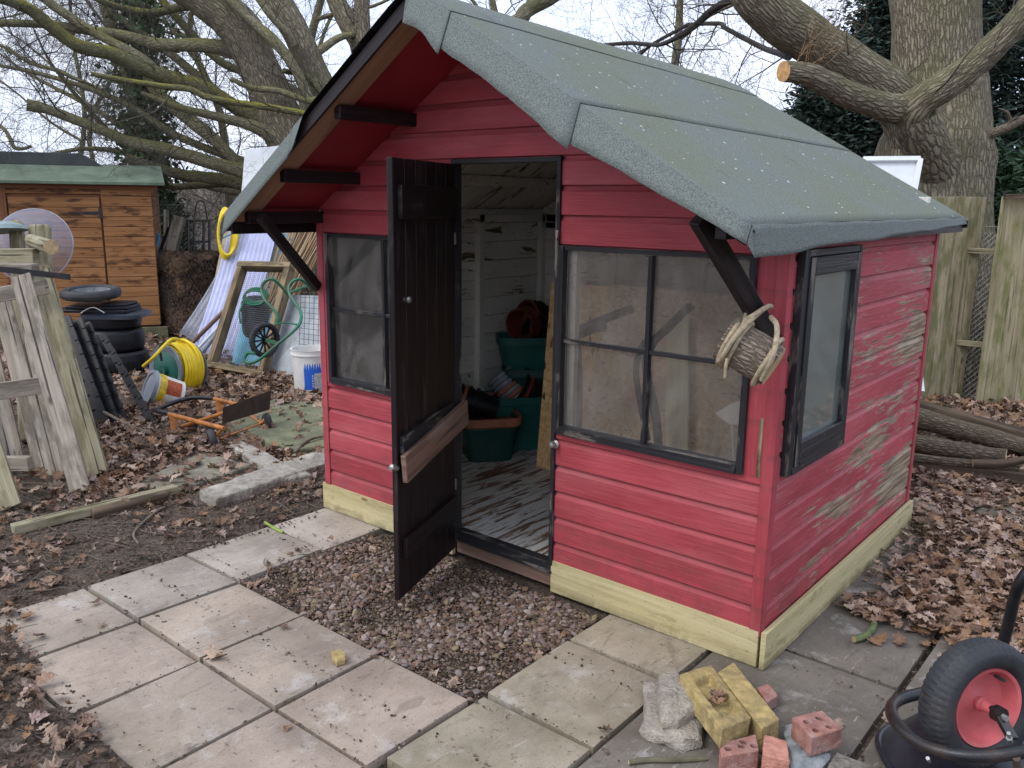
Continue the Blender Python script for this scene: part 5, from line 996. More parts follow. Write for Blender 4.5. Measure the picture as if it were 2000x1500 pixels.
# corrugated sheets
def corr(name, P4, dep, mat, label, waves, amp=.012, nv=8):
    q = [at(u, v, d) for (u, v), d in zip(P4, dep)]; n = (q[1]-q[0]).cross(q[3]-q[0]).normalized(); n = n if n.dot(SF) < 0 else -n; b = MB(); N = waves*8
    def f(u, v): return q[0].lerp(q[1], u).lerp(q[3].lerp(q[2], u), v)+n*(amp*math.sin(u*waves*6.2832)-.03*math.sin(v*3.1))
    b.gridf(f, N, nv); return tag(b.build(name, mat, solid=.002), label, 'plastic sheet')
corr('corrugated_sheet', [(372, 690), (462, 722), (542, 446), (446, 452)], [9.0, 8.55, 9.1, 9.5], M_CORR, 'lilac white corrugated plastic sheet leaning in the middle of the back stack', 11)
corr('corrugated_sheet', [(350, 650), (392, 672), (498, 470), (462, 462)], [9.25, 9.0, 9.35, 9.6], M_CORR2, 'smoky clear corrugated plastic sheet at the left edge of the leaning stack', 5)
sheet('white_board', [(450, 640), (560, 660), (566, 281), (478, 293)], [9.75, 9.6, 9.75, 9.9], M_WHT, 'tall white panel rising behind the shed roof corner on the left', 'panel', .02, bevel=.004)
sheet('plywood_sheet', [(400, 640), (470, 660), (486, 440), (438, 450)], [9.72, 9.68, 9.8, 9.9], plain('pale_ply', (.36, .31, .2), .7), 'pale wooden sheet edge between the yellow hose and corrugated plastic', 'board', .015)
sheet('grey_board', [(520, 560), (560, 570), (575, 440), (538, 436)], [9.0, 9.0, 9.2, 9.2], plain('stone_grey_panel', (.30, .30, .25), .7), 'stone grey panel between the corrugated plastic and the canes', 'panel', .02)
b = MB()
for j in range(5): b.tube([at(440+(13+j*1.5)*math.cos(a*.262)+j*1.2, 456+(50-j*2)*math.sin(a*.262), 9.35-.03*j) for a in range(24)], .014, 6, closed=True)
tag(b.build('yellow_hose', M_YEL), 'coil of yellow hose hanging left of the white panel', 'hose')
b = MB(); tb(b, [(433, 466, 9.3), (450, 458, 9.1), (480, 450, 9.0), (520, 449, 9.0), (550, 456, 8.9), (570, 470, 8.8)], .008, 4, 6); tb(b, [(548, 456, 8.9), (545, 480, 8.85), (550, 500, 8.85)], .008, 3, 6); tag(b.build('blue_rope', plain('blue_rope', (.06, .25, .42), .7)), 'blue rope strung across the top of the corrugated sheets', 'rope')
for lab, p0, p1, d0, d1, r, m in [('brown rusty pipe leaning low across the corrugated sheet', (367, 678), (445, 600), 8.6, 8.6, .022, plain('brown_pipe', (.16, .09, .07), .6)), ('short grey pipe leaning between the brown pipe and the timber frame', (398, 684), (432, 640), 8.5, 8.6, .022, M_GREY), ('dirty white edged batten under the brown pipe', (380, 688), (436, 628), 8.55, 8.6, .016, M_WHT)]:
    b = MB(); b.tube([at(*p0, d0), at(*p1, d1)], r, 10); tag(b.build('pipe', m), lab, 'pipe')
cn = MB()
for k in range(85):
    u0, u1 = random.uniform(482, 545), 0; s = random.random(); A = at(500+s*50+random.uniform(-8, 8), 625+random.uniform(-20, 20), 8.6+random.uniform(-.1, .1)); B = at(585+s*75+random.uniform(-25, 25), 415+random.uniform(-35, 20), 8.9+random.uniform(-.15, .15)); A = A+(A-B)*.15
    cn.tube([A, A.lerp(B, .5)+V((0, 0, -.02)), B], [random.uniform(.005, .011)]*3, 5, col=(1, 1, 1))
tag(cn.build('bamboo_canes', M_CANE), 'thick bundle of brown garden canes leaning beside the red shed wall', 'canes')
# old black rack and leaning posts
t = thing('metal_rack', 'narrow black metal rack standing in front of the chain link fence', 'rack', gnd(390, 600))
RD = 10.2; rl = [(367, 428), (410, 428)]
for x in (368, 379, 398, 409): b = MB(); b.tube([at(x, 640, RD), at(x, 430, RD)], .016, 6); b.build('upright', M_BMET, t)
for y in (431, 472, 540): b = MB(); b.tube([at(366, y, RD), at(411, y, RD)], .014, 6); b.build('crossbar', M_BMET, t)
b = MB(); tb(b, [(379, 430, RD), (384, 398, RD), (392, 392, RD), (400, 400, RD), (404, 430, RD)], .009, 4, 6); b.build('handle', M_BMET, t)
for lab, p0, p1, r, m in [('pale grey leaning post with a flat top near the chain link fence', (313, 560), (352, 424), .07, M_PALE), ('thin black bar leaning left of the pale post', (302, 520), (330, 444), .018, M_BPLAST), ('thin black bar leaning right of the pale post', (318, 520), (354, 442), .018, M_BPLAST)]:
    b = MB(); A, B = at(*p0, 10.4), at(*p1, 10.5); b.board(A, B, r*2, r*1.2, -SF); tag(b.build('leaning_post', m, bevel=.004), lab, 'post')
b = MB(); tb(b, [(301, 455, 10.3), (308, 458, 10.3), (310, 470, 10.3), (304, 490, 10.3)], .02, 4); tag(b.build('blue_pipe', plain('blue_pipe', (.05, .22, .45), .5)), 'bent blue pipe beside the corner of the orange shed', 'pipe')
# compost bin of wire
cb = gnd(362, 655)+SF*.35; t = thing('compost_bin', 'round wire mesh bin full of dead leaves between the orange shed and sheets', 'compost bin', cb)
b = MB(); Rb, Hb = .40, .98
for k in range(60):
    for s in (1, -1): b.tube([cb+V((Rb*math.cos(.1047*k+s*z*1.3), Rb*math.sin(.1047*k+s*z*1.3), Hb*z)) for z in (0, .2, .4, .6, .8, 1)], .0016, 3, cap=False)
b.build('wire', M_WIRE, t); b = MB()
def cf(u, v):
    q = 6.2832*u; r = Rb*.96 if v < .8 else Rb*.96*(1-v)*5; z = min(v/.8, 1)*Hb*.92+(v > .8)*.06; n = mnoise.noise(V((math.cos(q)*3, math.sin(q)*3, v*7)))*.05; return cb+V(((r+n*(v < 1))*math.cos(q), (r+n*(v < 1))*math.sin(q), z+n))
b.gridf(cf, 60, 30); m = Mt('packed_leaves'); n1 = m.noise(28, 5, .7); n2 = m.noise(4, 3, .6); b.build('leaf_fill', m.fin(m.mix(m.ramp(m.math('ADD', m.math('MULTIPLY', n1, .6), m.math('MULTIPLY', n2, .4)), .42, .6), (.022, .016, .012), (.17, .10, .06)), .9, n1, 1, .02, .1), t)
# ================================================================ kerbs, edging and mossy flags
def flag(name, P, zt, th, mat, label, cat, bev=.012, kind=None, group=None):
    b = MB(); q = [gnd(u, v, zt) for u, v in P]; b.prism(q, V((0, 0, -th))); return roughen(tag(b.build(name, mat, bevel=bev), label, cat, group), .010, ((.10, .022), (.02, .008)))
flag('kerb_stone', [(386, 956), (636, 872), (660, 882), (660, 896), (420, 975)], .055, .075, M_CONC, 'long pale concrete kerb running from the soil to the red shed corner', 'kerb')
flag('kerb_stone', [(438, 862), (470, 858), (610, 925), (555, 935)], .045, .06, M_CONC, 'concrete kerb running from the trolley wheel towards the longer kerb', 'kerb')
flag('paving_flag', [(240, 948), (400, 880), (492, 908), (345, 958)], .015, .05, M_MCONC, 'greenish old flagstone strewn with twigs behind the timber edging', 'flagstone', .006)
flag('paving_flag', [(432, 832), (520, 782), (660, 786), (660, 868), (572, 878)], .03, .07, plain('green_flag', (.17, .175, .10), .85, .35, 5, .6, .006, dirt=.5, dirtc=(.08, .08, .045)), 'green algae covered flagstone behind the orange trolley wheel', 'flagstone', .006)
flag('paving_flag', [(410, 790), (480, 745), (640, 775), (640, 783), (520, 780), (432, 830)], .015, .05, M_MCONC, 'grey dirty flagstone between the yellow hose reel and white bucket', 'flagstone', .006)
b = MB(); A, B = gnd(25, 1034, .02), gnd(345, 955, .03); b.board(A, B, .06, .05, (0, 0, 1), jit=.004); tag(b.build('timber_edging', M_GRW, bevel=.006), 'low weathered timber edging half buried at the edge of the soil', 'edging')
b = MB(); A, B = gnd(180, 1004, .02), gnd(330, 968, .02); b.board(A, B, .05, .05, (0, 0, 1), jit=.01); tag(b.build('rotten_timber', M_LOGD, bevel=.012), 'dark rotten piece of timber lying in front of the low edging', 'timber')
for lab, P in [('long grey lilac stick reaching from the black crates to the trolley wheel', [gp(185, 795, .010, .12), gp(265, 836, .011, .05), gp(345, 862, .012, .03), gp(430, 880, .009, .015), gp(452, 884, .005, .012)]), ('bent brown branch lying below the orange trolley', [gp(255, 908, .006, .01), gp(300, 888, .010, .02), gp(365, 862, .012, .02)]), ('thin curving twig on the soil left of the kerb end', [gp(270, 1062, .005), gp(262, 1040, .006), gp(300, 1003, .007), gp(322, 990, .005)]), ('curved pale root at the corner of the green flagstone', [gp(575, 885, .012, .02), gp(590, 868, .012, .04), gp(612, 856, .010, .05), gp(655, 848, .008, .05)])]:
    stick(lab, P, plain('brown_twig', (.15, .115, .085), .8, .4, 20), k=5, seed=len(lab))
# ================================================================ fence, logs, white frame on the right
def fence_panel(x0, x1, name_l, mat, ys, n, d0, d1, ybot=None):
    """featheredge panel between pixel columns x0,x1 at the top y=ys"""
    A, B = at(x0, ys[0], d0), at(x1, ys[1], d1); t = thing('board_fence', name_l, 'fence', (A.x, A.y, 0)); e = (B-A); e.z = 0; L_ = e.length; e.normalize(); nr = V((e.y, -e.x, 0)); nr = nr if nr.dot(SF) < 0 else -nr
    for k in range(n):
        p = A+e*(L_*(k+.5)/n); h = A.z+(B.z-A.z)*(k+.5)/n+random.uniform(-.006, .006); b = MB(); w = L_/n
        yaw = .075; ax_ = (e*math.cos(yaw)+nr*math.sin(yaw)).normalized(); n2 = V((ax_.y, -ax_.x, 0)); b.box(V((p.x, p.y, h/2-.02)), (h-.04, .016, w*1.12), (Zv, n2, ax_), uvoff=(random.uniform(0, 30), random.uniform(0, 30))); b.build('board', mat, t, bevel=.003)
    for zz in (.35, 1.0, 1.5):
        b = MB(); c = A+e*(L_/2)-nr*.04; b.box(V((c.x, c.y, zz)), (L_+.0, .03, .06), (e, nr, Zv)); b.build('rail', mat, t, bevel=.002)
    return A, B, e, nr
A1_, B1_, e1, n1_ = fence_panel(1700, 1925, 'weathered brown overlapping board fence panel behind the red shed', M_FEN, (374, 376), 8, 6.75, 6.95)
A2_, B2_, e2, n2_ = fence_panel(1965, 2300, 'greener mossy fence panel at the right edge behind the logs', M_FEN2, (376, 372), 4, 6.7, 6.75)
b = MB(); c = at(1990, 384, 6.66); b.board(at(1962, 384, 6.66), at(2320, 382, 6.7), .04, .04, -SF); tag(b.build('timber_batten', M_LOGD, bevel=.004), 'dark timber cap along the top of the mossy right fence panel', 'rail')
for zz in (1.25, .48):
    pA = B1_-e1*.15; pB = A2_+e2*.15; b = MB(); b.board(V((pA.x, pA.y, zz))+SF*.05, V((pB.x, pB.y, zz))+SF*.05, .045, .03, -SF); tag(b.build('timber_batten', M_GRW, bevel=.003), 'upper short rail bridging the gap between the two fence panels' if zz > 1 else 'lower short rail bridging the gap between the two fence panels', 'rail')
def chain(name, label, A, B, h, cell=.05, r=.0017, z0=0.0, mat=None):
    e = (B-A); e.z = 0; L_ = e.length; e.normalize(); b = MB(); nn = int(L_/cell); nv = int(h/cell)
    for k in range(-nv, nn+1):
        for s in (1, -1):
            p = []
            for j in range(nv+1):
                x = (k+j)*cell if s > 0 else (k+nv-j)*cell
                if 0 <= x <= L_: p.append(V((A.x, A.y, z0+j*cell))+e*x+n1_*(.002*(j % 2)))
            if len(p) > 1: b.tube(p[::1] if False else [p[0], p[-1]], r, 3, cap=False)
    for zz in (z0+.02, z0+h/2, z0+h): b.tube([V((A.x, A.y, zz)), V((B.x, B.y, zz))], r*1.2, 3, cap=False)
    return tag(b.build(name, mat or M_WIRE), label, 'chain link fence')
cA = V((B1_.x, B1_.y, 0))-e1*.5+SF*.18; cB = V((A2_.x, A2_.y, 0))+e2*.6+SF*.18
chain('chain_link_fence', 'chain link wire seen in the gap between the two timber fence panels', cA, cB, 1.45, mat=M_BRIG)
gA, gB = gnd(285, 600, 0), gnd(660, 640, 0); gA = at(285, 560, 12.4); gB = at(700, 560, 12.9); gA.z = gB.z = 0
chain('chain_link_fence', 'chain link fence behind the wire leaf bin and black rack', gA, gB, 1.5, .06, .0022)
b = MB(); b.tube([at(325, 640, 11.4), at(325, 410, 11.4)], .035, 8); tag(b.build('fence_post', M_CONC), 'concrete post of the chain link fence behind the leaning posts', 'post')
# logs
def log(label, P, r, mat, k=4, sq=False, seed=1):
    b = MB(); pts = [(*at(u, v, d)[:], rr*.86) for (u, v, d), rr in zip(P, r)]
    b.tube(pts, None, 18 if not sq else 7, k=k, lump=.16, seed=seed, capmi=1); tag(b.build('log', [mat, M_CUT]), label, 'log')
log('lowest long dark split log on the leaves behind the shed', [(1740, 905, 5.35), (1860, 915, 5.2), (1960, 930, 5.05), (2080, 945, 4.95)], [.075, .075, .07, .07], M_LOGD, sq=True, seed=2)
log('round pale patched log resting second from the bottom of the pile', [(1730, 855, 5.5), (1840, 876, 5.35), (1900, 886, 5.25), (1965, 893, 5.15)], [.07, .072, .07, .06], M_LOGW, seed=3)
log('grey tapered log in the middle of the pile behind the shed', [(1730, 800, 5.75), (1800, 818, 5.7), (1900, 845, 5.6), (2040, 885, 5.5)], [.09, .085, .07, .06], M_LOGW, seed=4)
log('topmost dark cracked beam sloping down to the right over the logs', [(1740, 782, 5.9), (1830, 808, 5.85), (1920, 832, 5.75), (2090, 880, 5.6)], [.075, .075, .07, .07], M_LOGD, sq=True, seed=5)
log('thin dark branch lying between the pale patched log and the lowest log', [(1750, 888, 5.2), (1850, 902, 5.05), (1990, 915, 4.9)], [.03, .032, .022], M_LOGW, seed=6)
log('thin grey pole lying on the middle log near the fence', [(1740, 772, 6.1), (1880, 822, 5.95), (2050, 868, 5.85)], [.032, .03, .028], M_LOGW, seed=7)
log('broken dark branch resting against the right end of the log pile', [(1900, 905, 4.95), (1960, 905, 4.9), (2040, 890, 4.85)], [.03, .028, .02], M_LOGD, seed=8)
b = MB(); b.board(gnd(1870, 895, .25), gnd(1900, 1000, 0)+V((.6, .2, 0)), .04, .03, (0, 0, 1))
b = MB(); b.board(at(1801, 765, 6.1), at(1795, 716, 6.2), .03, .02, -SF); tag(b.build('painted_batten', M_WHT), 'short white painted batten end standing at the fence beside the shed corner', 'batten')
flag('stone_edging', [(1900, 978), (1960, 985), (2080, 1010), (2080, 1035), (1905, 998)], .05, .06, M_MCONC, 'grey green concrete edging lying in leaves below the logs', 'edging'); flag('stone_edging', [(1780, 972), (1830, 985), (1828, 1000), (1778, 990)], .045, .06, M_MCONC, 'small concrete edging piece beside the back corner of the shed', 'edging')
b = MB(); tb(b, [(1828, 1010, 4.55), (1840, 1020, 4.5), (1845, 1040, 4.42)], .012, 4); tag(b.build('black_pipe', M_BPLAST), 'short curved black plastic pipe poking from the leaves by the shed corner', 'pipe')
b = MB(); q = [at(1690, 400, 5.9), at(1778, 404, 5.9), at(1795, 313, 6.0), at(1684, 314, 6.0)]; t = thing('display_board', 'white painted framed panel standing behind the red shed near the oak trunk', 'panel', V((q[0].x, q[0].y, .0)))
n_ = (q[1]-q[0]).cross(q[3]-q[0]).normalized(); n_ = n_ if n_.dot(SF) < 0 else -n_; q[0] = q[0]+(q[0]-q[3])*3.4; q[1] = q[1]+(q[1]-q[2])*3.4; b.prism(q, -n_*.012); b.build('panel', M_WHT, t)
for i in (1, 2, 3): b = MB(); p_, r_ = q[i], q[(i+1) % 4]; b.board(p_+n_*.016, r_+n_*.016, .035, .03, n_); b.build('frame_rail', M_WHT, t, bevel=.002)
# ================================================================ trees
class Tree:
    """limbs traced as centre lines; twigs grown from them"""
    def __init__(s): s.limbs = []
    def limb(s, pts, k=4):
        """pts (u,v,depth,radius px)"""
        P = [(*at(u, v, d)[:], r*d/FPX) for u, v, d, r in pts]; P = catmull(P, k); s.limbs.append(P); return P
def grow(segs, p, d, l, r, depth, rng, droop=0.0):
    n = 5; pts = [(*p, r)]; q = V(p); dd = V(d)
    for i in range(n):
        dd = (dd+V(rng.normal(0, .20, 3))+V((0, 0, .05-droop))).normalized(); q = q+dd*(l/n); rr = r*(1-.62*(i+1)/n); pts.append((*q, rr))
        if depth > 0 and i >= 0 and rng.random() < (.95 if depth > 1 else .8):
            a = V(rng.normal(0, 1, 3)); a = (a-dd*a.dot(dd)).normalized(); grow(segs, q, (dd*.62+a*.8).normalized(), l*rng.uniform(.42, .72), max(rr*.62, .0016), depth-1, rng, droop)
    segs.append(pts)
def twigs(limbs, rng, every, l, r0, depth, up=.3, minr=0.0, bias=None):
    segs = []
    for P in limbs:
        Ls = 0
        for i in range(1, len(P)):
            a, b_ = V(P[i-1][:3]), V(P[i][:3]); Ls += (b_-a).length
            while Ls > 0:
                Ls -= every*rng.uniform(.5, 1.5); t = rng.random(); c = a.lerp(b_, t); ax = (b_-a).normalized(); v = V(rng.normal(0, 1, 3)); v = (v-ax*v.dot(ax)).normalized(); v = (v+ax*rng.uniform(.1, .9)+V((0, 0, up)))
                if bias is not None: v = v+V(bias)
                grow(segs, c, v.normalized(), l*rng.uniform(.5, 1.3), min(r0*rng.uniform(.6, 1.2), P[i][3]*.6), depth, rng)
    return segs
def twig_mesh(name, segs, mat, parent, nside=3):
    N = sum(len(s) for s in segs); vs = np.zeros((N*nside, 3)); fs = []; o = 0; ang = np.arange(nside)*2*np.pi/nside; ca, sa = np.cos(ang), np.sin(ang)
    for s in segs:
        P = np.array(s); m = len(P); T = np.gradient(P[:, :3], axis=0); T /= np.linalg.norm(T, axis=1)[:, None]+1e-9; h = np.array([0, 0, 1.]) if abs(T[0, 2]) < .8 else np.array([1., 0, 0])
        B = np.cross(T, h); B /= np.linalg.norm(B, axis=1)[:, None]+1e-9; C = np.cross(T, B)
        R = P[:, :3][:, None, :]+(B[:, None, :]*ca[None, :, None]+C[:, None, :]*sa[None, :, None])*P[:, 3][:, None, None]; vs[o:o+m*nside] = R.reshape(-1, 3)
        i = np.arange(m-1)[:, None]*nside+o; j = np.arange(nside)[None, :]; j2 = (j+1) % nside; fs.append(np.stack([i+j, i+j2, i+nside+j2, i+nside+j], -1).reshape(-1, 4)); o += m*nside
    return npmesh(name, vs, np.concatenate(fs), mat, parent=parent, smooth=True)
def limbs_mesh(t, name, limbs, mat, n=16, lump=.12, seed=0, capmi=None):
    b = MB()
    for i, P in enumerate(limbs): b.tube(P, None, n, lump=lump, seed=seed+i*3, capmi=capmi)
    return b.build(name, mat if isinstance(mat, list) else [mat], t)
# right oak
tr = thing('oak_tree', 'massive rough barked oak behind the fence with a sawn off limb', 'tree', at(1830, 560, 8.0)); tr.location.z = 0
T = Tree(); trunk = T.limb([(1848, 900, 8.0, 122), (1832, 560, 8.0, 108), (1822, 400, 8.0, 104), (1822, 320, 8.0, 106), (1836, 230, 8.0, 92), (1832, 150, 8.0, 82), (1828, 60, 8.0, 80), (1826, -60, 8.0, 82), (1820, -260, 8.1, 70), (1810, -600, 8.3, 60)], 7); lb = limbs_mesh(tr, 'trunk', [trunk], M_BARK, 64, .07, 2)
T2 = Tree(); big = T2.limb([(1835, 340, 7.95, 80), (1800, 262, 7.8, 62), (1760, 205, 7.7, 50), (1690, 150, 7.6, 47), (1600, 88, 7.45, 45), (1530, 42, 7.3, 45), (1475, -15, 7.2, 46), (1420, -110, 7.1, 42), (1300, -300, 6.9, 35)], 6)
rl_ = T2.limb([(1830, 330, 7.7, 50), (1798, 262, 7.35, 42), (1782, 222, 7.2, 38), (1800, 196, 7.1, 31), (1850, 165, 7.05, 29), (1915, 115, 7.0, 27), (1975, 55, 6.9, 25), (2040, -20, 6.8, 24), (2120, -120, 6.7, 22)], 5)
limbs_mesh(tr, 'limb', [big, rl_], M_BARK, 36, .10, 9)
st_ = Tree().limb([(1800, 240, 7.3, 34), (1765, 216, 7.2, 30), (1715, 205, 7.05, 26), (1650, 182, 6.9, 25), (1590, 150, 6.75, 23), (1553, 141, 6.7, 20), (1530, 140, 6.66, 20)], 5); limbs_mesh(tr, 'sawn_limb', [st_], [M_BARK, plain('fresh_sawn_wood', (.50, .29, .12), .7, .3, 30)], 28, .10, 12, capmi=1)
sm_ = Tree().limb([(1905, 290, 7.8, 16), (1930, 265, 7.6, 10), (1965, 250, 7.5, 9), (2010, 228, 7.4, 8), (2060, 215, 7.3, 6)], 4); limbs_mesh(tr, 'broken_branch', [sm_, Tree().limb([(1962, 252, 7.5, 4), (1975, 235, 7.45, 3), (1990, 228, 7.4, 1.5)], 2), Tree().limb([(1975, 245, 7.5, 4), (1968, 220, 7.45, 3), (1950, 212, 7.4, 1)], 2)], M_LOGB, 12)
rng = np.random.default_rng(5)
dk = Tree(); dk.limb([(1540, 112, 7.4, 7), (1518, 103, 8.0, 6), (1494, 95, 8.4, 5.5), (1454, 75, 8.8, 5), (1414, 53, 9.2, 4.5), (1406, 46, 9.3, 4), (1348, 48, 9.6, 4), (1335, 53, 9.7, 3.6), (1278, 84, 10, 3.2), (1262, 96, 10.2, 3), (1245, 112, 10.3, 3)])
dk.limb([(1500, -40, 8, 9), (1425, 0, 8.6, 8), (1388, 22, 8.9, 7), (1355, 52, 9.1, 6.5), (1300, 84, 9.4, 4.5), (1267, 87, 9.6, 4.2), (1230, 84, 9.8, 4), (1179, 88, 10, 3.5), (1150, 92, 10, 3)])
limbs_mesh(tr, 'branch', dk.limbs, plain('dark_branch', (.045, .04, .038), .85), 9)
sg = twigs(dk.limbs, rng, .16, .85, .009, 3, .0); sg += twigs([big[8:], rl_[10:]], rng, .30, .8, .008, 2, .1); twig_mesh('twigs', sg, M_TWIG, tr)
# thorny pale twigs at the limb
sg = [];
for q in range(9): grow(sg, at(1575+random.uniform(-25, 35), 128+random.uniform(-8, 8), 6.75), V((random.uniform(-.2, 1), random.uniform(-.5, .3), random.uniform(.1, .9))).normalized(), .45, .006, 1, rng)
twig_mesh('pale_twigs', sg, M_CANE, tr)
# left oak
tl_ = thing('oak_tree', 'many limbed bare oak behind the red shed roof with mossy spreading branches', 'tree', at(640, 700, 9.0)); tl_.location.z = 0; D0 = 9.0
def LM(T, pts, d0, d1, k=4):
    d0 += 1.7; d1 += 1.7
    n = len(pts)-1; return T.limb([(u, v, d0+(d1-d0)*i/n, r) for i, (u, v, r) in enumerate(pts)], k)
A = Tree(); LM(A, [(690, 900, 95), (660, 600, 80), (630, 420, 72), (595, 320, 55), (552, 240, 45), (522, 170, 41), (498, 110, 39), (468, 55, 40), (425, 15, 39), (360, -25, 33), (260, -90, 28), (150, -160, 20)], 9.0, 8.3, 6)
LM(A, [(660, 520, 60), (680, 380, 40), (668, 270, 32), (645, 210, 29), (620, 155, 27), (596, 100, 27), (570, 50, 27), (543, 0, 27), (515, -60, 25), (470, -180, 20)], 9.2, 9.2, 5)
LM(A, [(700, 420, 40), (740, 240, 28), (725, 150, 24), (705, 90, 21), (680, 45, 20), (656, 0, 18), (635, -60, 17), (600, -160, 13)], 9.4, 9.6, 5); LM(A, [(720, 140, 18), (710, 80, 16), (707, 30, 15), (708, -40, 15), (715, -160, 11)], 9.4, 9.3)
LM(A, [(760, 300, 30), (850, 120, 24), (1000, 50, 16), (1030, 20, 14), (1085, -10, 13), (1160, -60, 10)], 9.6, 10.5, 5)
limbs_mesh(tl_, 'trunk', A.limbs, M_BARK, 30, .09, 20)
B_ = Tree(); C_ = Tree()
LM(B_, [(610, 205, 8), (587, 155, 9.5), (565, 117, 10), (532, 77, 11), (487, 37, 8.5), (450, 0, 8), (420, -40, 7)], 8.4, 8.2); LM(B_, [(575, 90, 6), (562, 65, 7.5), (537, 40, 7), (507, 0, 7), (480, -50, 6)], 8.9, 8.7)
LM(B_, [(480, 110, 20), (448, 95, 15), (385, 88, 13), (305, 87, 12), (245, 70, 10), (175, 60, 9), (105, 49, 8), (0, 45, 7), (-90, 50, 5)], 8.8, 8.0)
LM(C_, [(590, 300, 30), (518, 245, 18), (455, 206, 14), (402, 175, 15), (315, 147, 15), (227, 108, 14), (157, 91, 13), (105, 56, 12), (63, 21, 12), (20, 3, 10), (-60, -20, 9)], 8.9, 7.6); LM(B_, [(315, 150, 8), (280, 115, 9), (196, 70, 9), (140, 35, 9), (91, 0, 9), (40, -50, 8)], 8.4, 8.0)
LM(C_, [(615, 225, 6), (525, 210, 6.5), (413, 192, 6), (371, 175, 6), (315, 168, 5.5), (227, 154, 5), (178, 144, 4.5)], 8.2, 7.8); LM(B_, [(600, 320, 24), (574, 297, 18), (546, 273, 15), (490, 245, 11), (420, 227, 8.5), (350, 210, 7), (276, 182, 4.5)], 8.8, 8.2)
LM(B_, [(640, 400, 26), (525, 350, 18), (465, 332, 14), (402, 315, 13), (332, 294, 13), (262, 280, 12), (210, 259, 10), (140, 231, 9.5), (88, 212, 10), (52, 205, 12)], 9.0, 8.2); LM(B_, [(600, 400, 20), (465, 357, 12), (402, 346, 11), (350, 340, 10), (297, 325, 9.5), (245, 308, 8.5)], 9.2, 8.8)
LM(B_, [(560, 400, 12), (465, 362, 8), (402, 361, 7), (336, 364, 6.5), (280, 346, 5.5), (196, 329, 4)], 9.5, 9.2); LM(B_, [(520, 370, 12), (472, 325, 9), (437, 290, 11), (385, 245, 13), (315, 189, 12), (285, 150, 9)], 9.9, 10.2)
LM(B_, [(620, 195, 7), (595, 196, 6), (546, 178, 6), (490, 171, 5.5), (451, 154, 4.5)], 8.3, 8.0); LM(C_, [(640, 200, 6), (600, 150, 6), (560, 140, 5), (555, 137, 4)], 8.6, 8.3)
LM(B_, [(610, 110, 9), (660, 75, 7), (690, 68, 6), (740, 60, 4)], 9.2, 9.4)
LM(B_, [(640, 360, 20), (560, 290, 13), (480, 225, 10), (400, 160, 9), (320, 95, 8), (240, 40, 7), (160, -30, 6)], 10.2, 10.0); LM(B_, [(620, 380, 18), (520, 330, 10), (430, 300, 8), (340, 262, 7), (250, 205, 6), (150, 165, 5), (60, 140, 4), (-40, 120, 3)], 10.4, 10.0)
LM(B_, [(650, 420, 18), (540, 385, 9), (440, 372, 7), (350, 345, 6), (270, 305, 5.5), (180, 290, 4.5), (100, 300, 3.5)], 10.8, 10.8); LM(C_, [(560, 200, 12), (500, 150, 9), (430, 120, 8), (350, 40, 8), (300, -20, 7)], 10.0, 9.8); LM(C_, [(450, 30, 12), (380, 10, 9), (300, 25, 7), (220, 10, 6), (150, -20, 5)], 9.8, 9.4)
LM(B_, [(200, 175, 3), (140, 150, 3.5), (115, 138, 4), (75, 128, 4), (40, 112, 4), (15, 95, 3.5), (-10, 85, 3)], 8.2, 8.0); LM(B_, [(62, 285, 3), (45, 290, 3.5), (28, 288, 4), (20, 272, 4), (8, 252, 3.5), (-20, 235, 3)], 8.0, 7.8)
limbs_mesh(tl_, 'limb', B_.limbs, M_BARK2, 14, .14, 40); limbs_mesh(tl_, 'mossy_limb', C_.limbs, M_BARKY, 16, .14, 60)
rng = np.random.default_rng(11)
sg = twigs(B_.limbs[2:]+C_.limbs, rng, .34, .95, .010, 3, .15); sg += twigs([P for P in A.limbs], rng, .5, .9, .010, 2, .1); 
twig_mesh('twigs', sg, M_TWIG, tl_)
# distant bare trees
def far_tree(label, u, v0, d, h, rt, seed, name='bare_tree', ivy=None, sp=1.0, dense=1.0):
    base = at(u, v0, d); base.z = 0; t = thing(name, label, 'tree', base, 'bare trees behind the back fence'); rg = np.random.default_rng(seed); T = []
    P = catmull([(base.x+rg.normal(0, .12)*i, base.y+rg.normal(0, .12)*i, h*i/5-.1, rt*(1-.17*i)) for i in range(6)], 4); T.append(P)
    for q in range(int(7*dense)):
        i = rg.integers(5, len(P)-2); p = V(P[i][:3]); a = rg.uniform(0, 6.28); dr = V((math.cos(a), math.sin(a), rg.uniform(.3, 1.0))).normalized(); L_ = h*rg.uniform(.22, .42)*sp; pts = [(*p, P[i][3]*.6)]
        for j in range(5): dr = (dr+V(rg.normal(0, .22, 3))+V((0, 0, .06))).normalized(); p = p+dr*L_/5; pts.append((*p, P[i][3]*.6*(1-.17*(j+1))))
        T.append(catmull(pts, 3))
    limbs_mesh(t, 'trunk', T, M_BARK2, 10, .1, seed); twig_mesh('twigs', twigs(T, rg, .34/dense, 1.15, .011, 3, .25), M_TWIG, t); return t
